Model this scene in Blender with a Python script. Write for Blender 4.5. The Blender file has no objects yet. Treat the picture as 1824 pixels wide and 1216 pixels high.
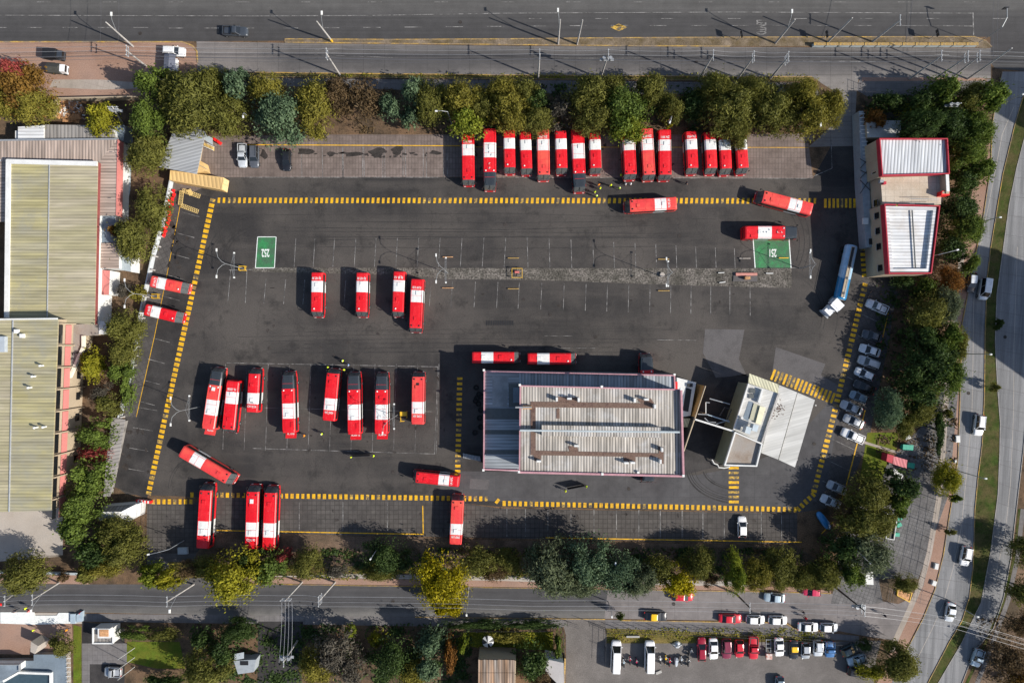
import bpy, bmesh, math, random
import numpy as np
from mathutils import Vector, Matrix, Euler
R = math.radians
random.seed(7); np.random.seed(7)
scene = bpy.context.scene
COL = scene.collection

# ---------------------------------------------------------------- camera, sky, sun, exposure
S = 9.0            # photograph pixels per metre on the ground
H = 135.0          # flying height
cam_d = bpy.data.cameras.new('Camera')
cam = bpy.data.objects.new('Camera', cam_d); COL.objects.link(cam)
cam.location = (0, 0, H); cam.rotation_euler = (0, 0, 0)
cam_d.sensor_width = 36; cam_d.lens = 36 * H / (1824 / S)
cam_d.clip_start = 1; cam_d.clip_end = 6000
scene.camera = cam
SUN_EL, SUN_AZ = 35.5, math.atan2(-0.359, 0.934)      # azimuth of the sun seen from the ground
world = bpy.data.worlds.new('World'); scene.world = world
world.use_nodes = True
wt = world.node_tree
sky = wt.nodes.new('ShaderNodeTexSky'); sky.sky_type = 'NISHITA'
sky.sun_disc = False; sky.sun_elevation = R(SUN_EL); sky.sun_rotation = R(90) - SUN_AZ
wt.links.new(sky.outputs[0], wt.nodes['Background'].inputs[0])
wt.nodes['Background'].inputs[1].default_value = 0.11
sun_d = bpy.data.lights.new('Sun', 'SUN'); sun_d.energy = 5.0; sun_d.angle = R(0.5)
sun_d.color = (1.0, 0.94, 0.85)
sun = bpy.data.objects.new('Sun', sun_d); COL.objects.link(sun)
sv = Vector((math.cos(SUN_AZ) * math.cos(R(SUN_EL)), math.sin(SUN_AZ) * math.cos(R(SUN_EL)), math.sin(R(SUN_EL))))
sun.rotation_euler = sv.to_track_quat('Z', 'Y').to_euler(); sun.location = (60, -30, 80)
scene.view_settings.view_transform = 'Standard'; scene.view_settings.look = 'None'
scene.view_settings.exposure = 0.3; scene.view_settings.gamma = 1.0
scene.view_settings.use_curve_mapping = False
scene.cycles.max_bounces = 4; scene.cycles.diffuse_bounces = 2; scene.cycles.glossy_bounces = 2
scene.cycles.transparent_max_bounces = 4

# ---------------------------------------------------------------- measuring
def P(px, py, h=0.0):
    """place seen at photo pixel px,py and lying h metres above the ground"""
    f = (H - h) / H / S
    return Vector(((px - 912) * f, -(py - 608) * f, h))
def P2(px, py, h=0.0):
    v = P(px, py, h); return (v.x, v.y)

# ---------------------------------------------------------------- materials
RND = [False]
def nd(t, kind, **kw):
    n = t.nodes.new(kind)
    for k, v in kw.items(): setattr(n, k, v)
    return n
def base_mat(name):
    m = bpy.data.materials.new(name); m.use_nodes = True
    return m, m.node_tree, m.node_tree.nodes['Principled BSDF']
def mixc(t, fac, a, b, mode='MIX'):
    n = nd(t, 'ShaderNodeMix', data_type='RGBA', blend_type=mode)
    for sock, v in ((n.inputs[0], fac), (n.inputs[6], a), (n.inputs[7], b)):
        if hasattr(v, 'links'): t.links.new(v, sock)
        elif isinstance(v, (int, float)): sock.default_value = v
        else: sock.default_value = (v[0], v[1], v[2], 1)
    return n.outputs[2]
def noise(t, vec, scale, detail=3, rough=.6, lo=.35, hi=.65, out=(0, 1)):
    n = nd(t, 'ShaderNodeTexNoise'); n.inputs['Scale'].default_value = scale
    n.inputs['Detail'].default_value = detail; n.inputs['Roughness'].default_value = rough
    t.links.new(vec, n.inputs['Vector'])
    r = nd(t, 'ShaderNodeMapRange'); t.links.new(n.outputs['Fac'], r.inputs[0])
    r.inputs[1].default_value = lo; r.inputs[2].default_value = hi
    r.inputs[3].default_value = out[0]; r.inputs[4].default_value = out[1]
    return r.outputs[0]
def coords(t, rot=0, sc=(1, 1, 1), kind='Object'):
    tc = nd(t, 'ShaderNodeTexCoord'); out = tc.outputs[kind]
    if rot:
        mr = nd(t, 'ShaderNodeMapping'); mr.inputs['Rotation'].default_value = (0, 0, rot); t.links.new(out, mr.inputs[0]); out = mr.outputs[0]
    mp = nd(t, 'ShaderNodeMapping'); mp.inputs['Scale'].default_value = sc
    t.links.new(out, mp.inputs[0]); out = mp.outputs[0]
    if kind == 'Object' and RND[0]:      # copies of one mesh each get their own weathering
        oi = nd(t, 'ShaderNodeObjectInfo'); ml = nd(t, 'ShaderNodeMath', operation='MULTIPLY'); ml.inputs[1].default_value = 90; t.links.new(oi.outputs['Random'], ml.inputs[0])
        ad = nd(t, 'ShaderNodeVectorMath', operation='ADD'); t.links.new(out, ad.inputs[0]); t.links.new(ml.outputs[0], ad.inputs[1]); out = ad.outputs[0]
    return out
def sc3(c, k): return (min(c[0] * k, 1), min(c[1] * k, 1), min(c[2] * k, 1))
def mat(name, col, rough=.85, var=.2, scale=.4, grain=8, gvar=.15, spec=.3, metal=0, second=None, sfac=.5, sscale=.12, bump=0):
    """plain surface: broad tone patches, grain, and optional second colour in blotches"""
    m, t, b = base_mat(name)
    v = coords(t)
    c = mixc(t, noise(t, v, scale), sc3(col, 1 - var), sc3(col, 1 + var))
    if second is not None:
        c = mixc(t, noise(t, v, sscale, 5, .65, .5 - .12, .5 + .12 + (0.5 - sfac) * .3), c, second)
    g = noise(t, v, grain, 2, .7, .3, .7, (1 - gvar, 1 + gvar))
    c = mixc(t, 1.0, c, g, 'MULTIPLY')
    t.links.new(c, b.inputs['Base Color'])
    b.inputs['Roughness'].default_value = rough; b.inputs['Specular IOR Level'].default_value = spec
    b.inputs['Metallic'].default_value = metal
    if bump:
        bp = nd(t, 'ShaderNodeBump'); bp.inputs['Strength'].default_value = bump; bp.inputs['Distance'].default_value = .05
        t.links.new(g, bp.inputs['Height']); t.links.new(bp.outputs[0], b.inputs['Normal'])
    return m
def mat_plain(name, col, rough=.5, spec=.5, metal=0, coat=0, emit=0):
    m, t, b = base_mat(name)
    v = coords(t)
    c = mixc(t, noise(t, v, 1.5, 3), sc3(col, .9), sc3(col, 1.08))
    t.links.new(c, b.inputs['Base Color'])
    b.inputs['Roughness'].default_value = rough; b.inputs['Specular IOR Level'].default_value = spec
    b.inputs['Metallic'].default_value = metal; b.inputs['Coat Weight'].default_value = coat
    return m
def mat_corr(name, col, rot, pitch, second=None, panel=1.0, depth=.5, stain=None, dark=.55, metal=0, rough=.6, streak=.3):
    """corrugated sheet: ribs run across the rotated X axis; streaky panels of differing age; blotches of stain"""
    m, t, b = base_mat(name)
    v = coords(t, rot)
    w = nd(t, 'ShaderNodeTexWave', wave_type='BANDS', bands_direction='X'); w.inputs['Scale'].default_value = .314 / pitch
    w.inputs['Distortion'].default_value = 0; t.links.new(v, w.inputs['Vector'])
    v2 = coords(t, rot, (1 / panel, .04, 1))
    pf = noise(t, v2, 1.0, 2, .5, .35, .65)
    v3 = coords(t, rot, (2.2 / pitch * .35, .12, 1))
    sf = noise(t, v3, 1.0, 2, .5, .35, .65, (1 - streak, 1 + streak * .5))
    c = mixc(t, pf, col, second if second else sc3(col, .8))
    c = mixc(t, 1.0, c, sf, 'MULTIPLY')
    if stain:
        c = mixc(t, noise(t, coords(t), .18, 6, .7, .5, .75), c, stain)
    rb = nd(t, 'ShaderNodeMapRange'); t.links.new(w.outputs['Fac'], rb.inputs[0])
    rb.inputs[1].default_value = .0; rb.inputs[2].default_value = .35; rb.inputs[3].default_value = dark; rb.inputs[4].default_value = 1
    c = mixc(t, 1.0, c, rb.outputs[0], 'MULTIPLY')  # rib troughs darkened in the colour, groove shade painted over the bump
    t.links.new(c, b.inputs['Base Color']); b.inputs['Roughness'].default_value = rough
    b.inputs['Metallic'].default_value = metal; b.inputs['Specular IOR Level'].default_value = .3
    bp = nd(t, 'ShaderNodeBump'); bp.inputs['Strength'].default_value = depth; bp.inputs['Distance'].default_value = .06
    t.links.new(w.outputs['Fac'], bp.inputs['Height']); t.links.new(bp.outputs[0], b.inputs['Normal'])
    return m
def mat_pavers(name, col, rot, sx, sy, second, joint=.06, var=.25, jd=.55):
    m, t, b = base_mat(name)
    v = coords(t, rot)
    br = nd(t, 'ShaderNodeTexBrick'); t.links.new(v, br.inputs['Vector'])
    br.offset = 0.0; br.inputs['Scale'].default_value = 1.0
    br.inputs['Brick Width'].default_value = sx; br.inputs['Row Height'].default_value = sy
    br.inputs['Mortar Size'].default_value = joint; br.inputs['Mortar Smooth'].default_value = .3
    br.inputs['Color1'].default_value = (*sc3(col, 1 - var * .4), 1); br.inputs['Color2'].default_value = (*sc3(col, 1 + var * .4), 1)
    br.inputs['Mortar'].default_value = (*sc3(col, jd), 1)
    c = mixc(t, noise(t, v, .13, 5, .65, .42, .66), br.outputs['Color'], second)
    c = mixc(t, 1.0, c, noise(t, v, .6, 4, .7, .3, .7, (1 - var, 1 + var)), 'MULTIPLY')
    c = mixc(t, 1.0, c, noise(t, v, 9, 2, .7, .3, .7, (.85, 1.15)), 'MULTIPLY')
    t.links.new(c, b.inputs['Base Color']); b.inputs['Roughness'].default_value = .9; b.inputs['Specular IOR Level'].default_value = .2
    return m
def mat_leaf(name, c1, c2):
    m, t, b = base_mat(name)
    at = nd(t, 'ShaderNodeAttribute', attribute_name='tone')
    c = mixc(t, at.outputs['Fac'], c1, c2)
    v = coords(t, kind='Generated')
    t.links.new(c, b.inputs['Base Color']); b.inputs['Roughness'].default_value = .65; b.inputs['Specular IOR Level'].default_value = .25
    tr = nd(t, 'ShaderNodeBsdfTranslucent'); t.links.new(c, tr.inputs[0])
    mx = nd(t, 'ShaderNodeMixShader'); mx.inputs[0].default_value = .35
    out = t.nodes['Material Output']
    t.links.new(b.outputs[0], mx.inputs[1]); t.links.new(tr.outputs[0], mx.inputs[2]); t.links.new(mx.outputs[0], out.inputs[0])
    return m

def mat_asphalt(name, col, worn, dark, rot=0, cell=11):
    """driven asphalt: worn and patched areas, streaks along the driving direction, cracks, grain"""
    m, t, b = base_mat(name); v = coords(t)
    c = mixc(t, noise(t, v, .045, 6, .62, .40, .62), col, worn)
    c = mixc(t, noise(t, coords(t, 0, (.025, .30, 1)), 1.0, 5, .6, .48, .75, (0, .8)), c, worn)
    c = mixc(t, noise(t, coords(t, 0, (.30, .03, 1)), 1.0, 4, .6, .56, .76, (0, .45)), c, worn)
    c = mixc(t, noise(t, v, .22, 6, .7, .54, .70, (0, .75)), c, dark)
    vo = nd(t, 'ShaderNodeTexVoronoi', feature='DISTANCE_TO_EDGE'); vo.inputs['Scale'].default_value = 1 / cell
    nz = nd(t, 'ShaderNodeTexNoise'); nz.inputs['Scale'].default_value = .5; nz.inputs['Detail'].default_value = 5; t.links.new(v, nz.inputs['Vector'])
    sc_ = nd(t, 'ShaderNodeVectorMath', operation='SCALE'); sc_.inputs[3].default_value = 3.0; t.links.new(nz.outputs['Color'], sc_.inputs[0])
    av_ = nd(t, 'ShaderNodeVectorMath', operation='ADD'); t.links.new(v, av_.inputs[0]); t.links.new(sc_.outputs[0], av_.inputs[1]); t.links.new(av_.outputs[0], vo.inputs['Vector'])
    cr = nd(t, 'ShaderNodeMapRange'); t.links.new(vo.outputs['Distance'], cr.inputs[0]); cr.inputs[1].default_value = 0; cr.inputs[2].default_value = .012; cr.inputs[3].default_value = .82; cr.inputs[4].default_value = 1
    c = mixc(t, 1.0, c, cr.outputs[0], 'MULTIPLY')
    c = mixc(t, 1.0, c, noise(t, v, 5, 3, .8, .3, .7, (.72, 1.3)), 'MULTIPLY')
    t.links.new(c, b.inputs['Base Color']); b.inputs['Roughness'].default_value = .8; b.inputs['Specular IOR Level'].default_value = .25
    return m
def mat_slabs(name, a, d):
    m, t, b = base_mat(name); v = coords(t)
    c = mixc(t, noise(t, coords(t, R(3), (.9, .03, 1)), 1.0, 4, .6, .38, .66), a, d)
    c = mixc(t, noise(t, v, .09, 5, .65, .5, .7, (0, .5)), c, d)
    c = mixc(t, 1.0, c, noise(t, coords(t, R(3), (4, .2, 1)), 1.0, 3, .7, .3, .7, (.88, 1.1)), 'MULTIPLY')
    c = mixc(t, 1.0, c, noise(t, v, 6, 3, .8, .3, .7, (.85, 1.14)), 'MULTIPLY')
    br = nd(t, 'ShaderNodeTexBrick'); t.links.new(coords(t, R(6)), br.inputs['Vector']); br.offset = .3; br.inputs['Scale'].default_value = 1
    br.inputs['Brick Width'].default_value = 3.6; br.inputs['Row Height'].default_value = 4.4; br.inputs['Mortar Size'].default_value = .02
    for k_, q_ in (('Color1', 1.0), ('Color2', .86), ('Mortar', .7)): br.inputs[k_].default_value = (q_, q_, q_, 1)
    c = mixc(t, 1.0, c, br.outputs['Color'], 'MULTIPLY')
    t.links.new(c, b.inputs['Base Color']); b.inputs['Roughness'].default_value = .85; b.inputs['Specular IOR Level'].default_value = .25
    return m
def mat_road(name, stops, left=None, joints=0):
    """road worn in bands across its width (world Y), wavering, with wheel streaks and grain"""
    m, t, b = base_mat(name); v = coords(t)
    sp = nd(t, 'ShaderNodeSeparateXYZ'); t.links.new(v, sp.inputs[0])
    w = noise(t, coords(t, 0, (.06, .25, 1)), 1.0, 5, .6, 0, 1, (-1.6, 1.6))
    ad = nd(t, 'ShaderNodeMath', operation='ADD'); t.links.new(sp.outputs['Y'], ad.inputs[0]); t.links.new(w, ad.inputs[1])
    lo, hi = stops[1][0] - 6 if stops[0][0] < -500 else stops[0][0], stops[-1][0]
    mr = nd(t, 'ShaderNodeMapRange'); t.links.new(ad.outputs[0], mr.inputs[0]); mr.inputs[1].default_value = lo; mr.inputs[2].default_value = hi
    cr = nd(t, 'ShaderNodeValToRGB'); t.links.new(mr.outputs[0], cr.inputs[0]); el = cr.color_ramp.elements
    for i, (y, c) in enumerate(stops):
        p_ = max(0, min(1, (max(y, lo) - lo) / (hi - lo))); e = el[i] if i < 2 else el.new(p_)
        e.position = p_; e.color = (*c, 1)
    c = cr.outputs[0]
    if left:
        a2 = nd(t, 'ShaderNodeMath', operation='ADD'); t.links.new(sp.outputs['X'], a2.inputs[0]); t.links.new(noise(t, v, .15, 4, .6, 0, 1, (-6, 6)), a2.inputs[1])
        lf = nd(t, 'ShaderNodeMapRange'); t.links.new(a2.outputs[0], lf.inputs[0]); lf.inputs[1].default_value = left[0] - 9; lf.inputs[2].default_value = left[0] + 3; lf.inputs[3].default_value = 1; lf.inputs[4].default_value = 0
        c = mixc(t, lf.outputs[0], c, left[1])
    c = mixc(t, 1.0, c, noise(t, coords(t, 0, (.02, 1.6, 1)), 1.0, 4, .6, .3, .7, (.88, 1.14)), 'MULTIPLY')
    c = mixc(t, 1.0, c, noise(t, v, .35, 5, .7, .3, .7, (.86, 1.16)), 'MULTIPLY')
    c = mixc(t, 1.0, c, noise(t, v, 6, 3, .8, .3, .7, (.82, 1.2)), 'MULTIPLY')
    if joints:
        br = nd(t, 'ShaderNodeTexBrick'); t.links.new(v, br.inputs['Vector']); br.offset = 0; br.inputs['Scale'].default_value = 1
        br.inputs['Brick Width'].default_value = joints; br.inputs['Row Height'].default_value = 3.1; br.inputs['Mortar Size'].default_value = .035
        for k_, q_ in (('Color1', 1), ('Color2', .95), ('Mortar', .55)): br.inputs[k_].default_value = (q_, q_, q_, 1)
        c = mixc(t, 1.0, c, br.outputs['Color'], 'MULTIPLY')
    t.links.new(c, b.inputs['Base Color']); b.inputs['Roughness'].default_value = .85; b.inputs['Specular IOR Level'].default_value = .25
    return m
M = {}
M['asphalt'] = mat_asphalt('yard_asphalt', (.034, .0315, .031), (.080, .071, .064), (.019, .018, .018))
M['asphalt_bay'] = mat('bay_asphalt', (.050, .046, .045), .85, .22, .15, 7, .35, .25, second=(.024, .023, .024), sfac=.35, sscale=.22)
M['avenue'] = mat_road('avenue_asphalt', [(-1e3, (.085, .081, .079)), (51.8, (.070, .068, .067)), (58.5, (.052, .050, .051)), (64, (.062, .060, .060)), (66, (.088, .085, .082))])
M['streetdark'] = mat_road('street_asphalt', [(-56, (.19, .175, .165)), (-53.8, (.13, .125, .12)), (-52, (.062, .061, .064)), (-49.5, (.060, .059, .062)), (-47.6, (.095, .09, .09))])
M['service'] = mat_road('service_concrete', [(52.3, (.19, .175, .165)), (53.6, (.12, .112, .11)), (55, (.082, .078, .078)), (56.4, (.07, .067, .068)), (57.4, (.10, .094, .092)), (58.8, (.18, .167, .16))], left=(-46, (.185, .168, .16)), joints=4.2)
M['street'] = mat_pavers('street_concrete', (.20, .182, .178), 0, 4.6, 3.3, (.145, .133, .131), .03, .14, .45)
M['eastroad'] = mat_slabs('east_road_concrete', (.25, .25, .255), (.15, .152, .157))
M['apron'] = mat_pavers('apron_concrete', (.085, .083, .086), 0, 3.2, 4.4, (.065, .063, .066), .02, .15, .5)
M['patch'] = mat('concrete_patch', (.13, .122, .123), .9, .15, .3, 6, .2, .2, second=(.09, .085, .085), sfac=.5, sscale=.3)
M['dirt'] = mat('brown_dirt', (.17, .115, .08), .95, .3, .3, 5, .3, .1, second=(.085, .065, .045), sfac=.6, sscale=.18)
M['litter'] = mat('leaf_litter', (.085, .062, .042), .95, .35, .4, 5, .4, .1, second=(.16, .10, .06), sfac=.5, sscale=.2)
M['reddirt'] = mat('pink_dirt', (.34, .225, .175), .95, .15, .3, 6, .22, .1, second=(.27, .165, .12), sfac=.5, sscale=.15)
M['pathlight'] = mat_pavers('pale_path', (.36, .31, .27), R(15), 1.2, 1.2, (.30, .26, .22), .03, .12, .7)
M['pathgrey'] = mat_pavers('grey_path', (.17, .16, .16), 0, 1.0, 1.0, (.14, .13, .125), .04, .15, .7)
M['grass'] = mat('grass', (.038, .058, .012), .95, .35, .5, 6, .4, .1, second=(.085, .072, .03), sfac=.5, sscale=.35)
M['lawn'] = mat('lawn', (.085, .125, .014), .95, .25, .6, 6, .35, .1, second=(.13, .13, .02), sfac=.4, sscale=.4)
M['islandgravel'] = mat('island_gravel', (.19, .15, .11), .95, .25, .5, 5, .35, .1, second=(.12, .09, .05), sfac=.5, sscale=.3)
M['drygrass'] = mat('dry_grass', (.16, .12, .04), .95, .3, .6, 5, .4, .1, second=(.10, .09, .03), sfac=.5, sscale=.5)
M['pavers_top'] = mat_pavers('bay_pavers', (.195, .155, .138), 0, .62, 1.1, (.125, .098, .086), .06, .2, .62)
M['pavers_bot'] = mat_pavers('lower_bay_pavers', (.088, .080, .074), 0, .9, .9, (.055, .050, .048), .07, .2, .55)
M['pavers_lot'] = mat_pavers('lot_pavers', (.095, .088, .085), R(-26), .9, .9, (.06, .056, .056), .06, .2, .6)
M['pavers_east'] = mat_pavers('east_pavers', (.15, .145, .145), R(20), .7, .7, (.11, .105, .105), .06, .22, .6)
M['lotgravel'] = mat('car_park_surface', (.17, .155, .145), .95, .15, .3, 6, .3, .1, second=(.13, .118, .11), sfac=.5, sscale=.12)
M['gravel'] = mat('cobble_strip', (.15, .135, .12), .95, .3, .8, 3.2, .7, .1, second=(.07, .065, .055), sfac=.45, sscale=.35)
M['slab'] = mat('pale_slab', (.42, .38, .34), .9, .1, .5, 6, .12, .2, second=(.36, .32, .28), sfac=.4, sscale=.25)
M['bluegrey'] = mat('blue_grey_slab', (.40, .45, .47), .9, .1, .5, 6, .12, .2)
M['kerb'] = mat('yellow_kerb', (.46, .29, .07), .8, .2, 1, 4, .25, .3, second=(.22, .17, .12), sfac=.6, sscale=.35)
M['kerbgrey'] = mat('grey_kerb', (.30, .28, .26), .85, .15, 1, 5, .2)
M['yellow'] = mat('yellow_paint', (.86, .48, .01), .7, .1, .8, 7, .18, .3, second=(.38, .21, .03), sfac=.3, sscale=1.6)
M['yellowworn'] = mat('worn_yellow_paint', (.62, .38, .05), .8, .3, 1.5, 4, .5, .3, second=(.14, .11, .07), sfac=.6, sscale=1.3)
M['white'] = mat('white_paint_line', (.30, .29, .28), .7, .15, .8, 4, .4, .3, second=(.075, .072, .07), sfac=.6, sscale=.7)
M['whitebright'] = mat('bright_white_paint', (.72, .74, .72), .7, .08, .8, 6, .15)
M['green'] = mat('green_bay_paint', (.035, .20, .07), .7, .2, .5, 7, .3, .3, second=(.055, .125, .07), sfac=.6, sscale=.6)
M['rubber'] = mat('tyre_rubber_streak', (.026, .025, .026), .7, .2, .6, 6, .35, .2, second=(.045, .042, .041), sfac=.6, sscale=.35)
M['oil'] = mat('oil_stain', (.042, .036, .033), .7, .3, .8, 5, .4, .2)
def mat_bus(name, col, fade, fleck, famt):
    m, t, b = base_mat(name); RND[0] = True; v = coords(t)
    c = mixc(t, noise(t, v, .35, 4, .6, .45, .68, (0, famt)), col, fade)
    c = mixc(t, noise(t, v, 4.5, 3, .7, .64, .70, (0, .75)), c, fleck)
    c = mixc(t, noise(t, v, .9, 5, .7, .52, .8, (0, .5)), c, sc3(col, .6))
    c = mixc(t, 1.0, c, noise(t, v, 5, 2, .7, .3, .7, (.9, 1.08)), 'MULTIPLY'); RND[0] = False
    t.links.new(c, b.inputs['Base Color']); b.inputs['Roughness'].default_value = .38; b.inputs['Specular IOR Level'].default_value = .45
    return m
M['red'] = mat_bus('bus_red', (.66, .008, .016), (.74, .03, .035), (.80, .30, .30), .6)
M['redfaded'] = mat_bus('faded_bus_red', (.72, .055, .055), (.78, .11, .07), (.62, .03, .03), .9)
M['buswhite'] = mat_bus('bus_white', (.74, .74, .72), (.66, .67, .67), (.60, .60, .58), .8)
M['glass'] = mat_plain('dark_glass', (.012, .014, .016), .08, .8)
M['windscreen'] = mat_plain('windscreen_glass', (.085, .092, .095), .16, .8)  # paler than the other glass, painting in reflections on the windscreens
M['glassroof'] = mat_plain('tinted_front_panel', (.035, .042, .05), .22, .6)
M['black'] = mat_plain('black_plastic', (.018, .018, .02), .5, .4)
M['tyre'] = mat_plain('tyre', (.02, .02, .02), .8, .2)
M['rim'] = mat_plain('steel_rim', (.35, .35, .36), .4, .5, .6)
M['lampw'] = mat_plain('lamp_lens', (.75, .75, .72), .2, .6)
M['lampr'] = mat_plain('red_lens', (.5, .02, .02), .25, .6)
M['concrete'] = mat('pole_concrete', (.42, .40, .38), .85, .15, 1, 4, .15)
M['steel'] = mat('galvanised_steel', (.33, .345, .36), .5, .1, 2, 6, .1, .5, .3)
M['steeldark'] = mat_plain('dark_steel', (.06, .06, .065), .5, .5, .4)
M['wire'] = mat_plain('cable', (.10, .10, .11), .5, .5)
M['wirelight'] = mat_plain('bare_cable', (.35, .36, .38), .4, .5)
M['bark'] = mat('bark', (.11, .085, .065), .95, .2, 2, 8, .3)
M['cream'] = mat('cream_wall', (.44, .36, .26), .9, .08, .6, 5, .1, .2, second=(.34, .27, .19), sfac=.25, sscale=.3)
M['tankwhite'] = mat_plain('white_truck_paint', (.82, .83, .85), .25, .5, 0, .5)
M['skin'] = mat_plain('skin', (.42, .24, .16), .6, .3)
M['dirtyred'] = mat('red_trim', (.42, .03, .05), .6, .1, 1, 5, .1)
M['pinkwall'] = mat('pink_wall', (.62, .22, .20), .9, .08, .6, 5, .1, second=(.50, .18, .16), sfac=.3, sscale=.3)

# ---------------------------------------------------------------- mesh building
class MB:
    def __init__(s): s.v = []; s.f = []; s.mi = []
    def add(s, vs, fs, mi=0):
        o = len(s.v); s.v += [tuple(v) for v in vs]; s.f += [tuple(i + o for i in f) for f in fs]
        s.mi += (mi if isinstance(mi, list) else [mi] * len(fs)); return s
    def box(s, c, d, mi=0, rz=0, taper=1.0, ry=0):
        x, y, z = d[0] / 2, d[1] / 2, d[2] / 2
        vs = []
        for k, (a, b, e) in enumerate([(-1, -1, -1), (1, -1, -1), (1, 1, -1), (-1, 1, -1), (-1, -1, 1), (1, -1, 1), (1, 1, 1), (-1, 1, 1)]):
            tp = taper if e > 0 else 1
            p = Vector((a * x * tp, b * y * tp, e * z))
            if ry: p = Matrix.Rotation(ry, 3, 'Y') @ p
            if rz: p = Matrix.Rotation(rz, 3, 'Z') @ p
            vs.append(p + Vector(c))
        return s.add(vs, [(0, 3, 2, 1), (4, 5, 6, 7), (0, 1, 5, 4), (1, 2, 6, 5), (2, 3, 7, 6), (3, 0, 4, 7)], mi)
    def prism(s, poly, z0, z1, mi=0, top=None, bottom=False):
        n = len(poly)
        a = sum(poly[i][0] * poly[(i + 1) % n][1] - poly[(i + 1) % n][0] * poly[i][1] for i in range(n))
        if a < 0: poly = poly[::-1]
        zt = z1 if isinstance(z1, (list, tuple)) else [z1] * n
        if a < 0 and isinstance(z1, (list, tuple)): zt = list(zt)[::-1]
        vs = [(p[0], p[1], z0) for p in poly] + [(p[0], p[1], zt[i]) for i, p in enumerate(poly)]
        fs = [(i, (i + 1) % n, n + (i + 1) % n, n + i) for i in range(n)]; ms = [mi] * n
        fs.append(tuple(range(n, 2 * n))); ms.append(mi if top is None else top)
        if bottom: fs.append(tuple(range(n - 1, -1, -1))); ms.append(mi)
        return s.add(vs, fs, ms)
    def sheet(s, poly, z, mi=0):
        n = len(poly)
        a = sum(poly[i][0] * poly[(i + 1) % n][1] - poly[(i + 1) % n][0] * poly[i][1] for i in range(n))
        if a < 0: poly = poly[::-1]
        return s.add([(p[0], p[1], z) for p in poly], [tuple(range(n))], mi)
    def tube(s, pts, rad, n=6, mi=0, cap=True):
        pts = [Vector(p) for p in pts]; k = len(pts)
        rad = rad if isinstance(rad, (list, tuple)) else [rad] * k
        vs = []; fs = []
        for i, p in enumerate(pts):
            d = (pts[min(i + 1, k - 1)] - pts[max(i - 1, 0)]).normalized()
            u = d.orthogonal().normalized() if i == 0 else (u - d * u.dot(d)).normalized()
            w = d.cross(u)
            for j in range(n):
                a = 2 * math.pi * j / n
                vs.append(p + (u * math.cos(a) + w * math.sin(a)) * rad[i])
        for i in range(k - 1):
            for j in range(n):
                fs.append((i * n + j, i * n + (j + 1) % n, (i + 1) * n + (j + 1) % n, (i + 1) * n + j))
        if cap: fs += [tuple(range(n - 1, -1, -1)), tuple(range((k - 1) * n, k * n))]
        return s.add(vs, fs, mi)
    def loft(s, rings, mi=0, cap=True, capm=None):
        """rings: equal-length closed rings of points; mi(i, j) or int"""
        n = len(rings[0]); vs = [p for r in rings for p in r]; fs = []; ms = []
        for i in range(len(rings) - 1):
            for j in range(n):
                fs.append((i * n + j, i * n + (j + 1) % n, (i + 1) * n + (j + 1) % n, (i + 1) * n + j))
                ms.append(mi(i, j) if callable(mi) else mi)
        if cap:
            cm = capm if capm is not None else (0, 0)
            fs += [tuple(range(n - 1, -1, -1)), tuple(range((len(rings) - 1) * n, len(rings) * n))]; ms += list(cm)
        return s.add(vs, fs, ms)
    def cyl(s, c, r, h, axis='Z', n=12, mi=0, mi2=None):
        ax = {'X': Vector((1, 0, 0)), 'Y': Vector((0, 1, 0)), 'Z': Vector((0, 0, 1))}[axis]
        c = Vector(c); return s.tube([c - ax * h / 2, c + ax * h / 2], r, n, mi)
    def sphere(s, c, r, mi=0, n=8, m=5, sc=(1, 1, 1)):
        vs = [(c[0], c[1], c[2] + r * sc[2])]; fs = []
        for i in range(1, m):
            t = math.pi * i / m
            for j in range(n):
                a = 2 * math.pi * j / n
                vs.append((c[0] + r * sc[0] * math.sin(t) * math.cos(a), c[1] + r * sc[1] * math.sin(t) * math.sin(a), c[2] + r * sc[2] * math.cos(t)))
        vs.append((c[0], c[1], c[2] - r * sc[2]))
        for j in range(n): fs.append((0, 1 + j, 1 + (j + 1) % n))
        for i in range(m - 2):
            for j in range(n):
                fs.append((1 + i * n + j, 1 + (i + 1) * n + j, 1 + (i + 1) * n + (j + 1) % n, 1 + i * n + (j + 1) % n))
        for j in range(n): fs.append((1 + (m - 2) * n + j, len(vs) - 1, 1 + (m - 2) * n + (j + 1) % n))
        return s.add(vs, fs, mi)
    def mesh(s, name, mats, smooth=False):
        me = bpy.data.meshes.new(name); me.from_pydata(s.v, [], s.f)
        for m in mats: me.materials.append(M[m] if isinstance(m, str) else m)
        me.polygons.foreach_set('material_index', s.mi)
        if smooth: me.polygons.foreach_set('use_smooth', [True] * len(s.f))
        me.update(); return me

def link(name, me, parent=None, loc=(0, 0, 0), rz=0, scale=None):
    o = bpy.data.objects.new(name, me); COL.objects.link(o)
    o.location = loc; o.rotation_euler = (0, 0, rz)
    if scale: o.scale = scale
    if parent: o.parent = parent
    return o
def tag(o, label=None, cat=None, group=None, kind=None):
    if label: o['label'] = label
    if cat: o['category'] = cat
    if group: o['group'] = group
    if kind: o['kind'] = kind
    return o
def thing(name, label, cat, loc=(0, 0, 0), rz=0, group=None, scale=None):
    return tag(link(name, None, None, loc, rz, scale), label, cat, group)
def struct(name, mb, mats, label=None):
    return tag(link(name, mb.mesh(name, mats if isinstance(mats, list) else [mats])), label=label or name.replace('_', ' '), cat=None, kind='structure')
def part(name, mb, mats, parent, smooth=False, loc=(0, 0, 0), rz=0):
    return link(name, mb.mesh(name, mats if isinstance(mats, list) else [mats], smooth), parent, loc, rz)
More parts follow.
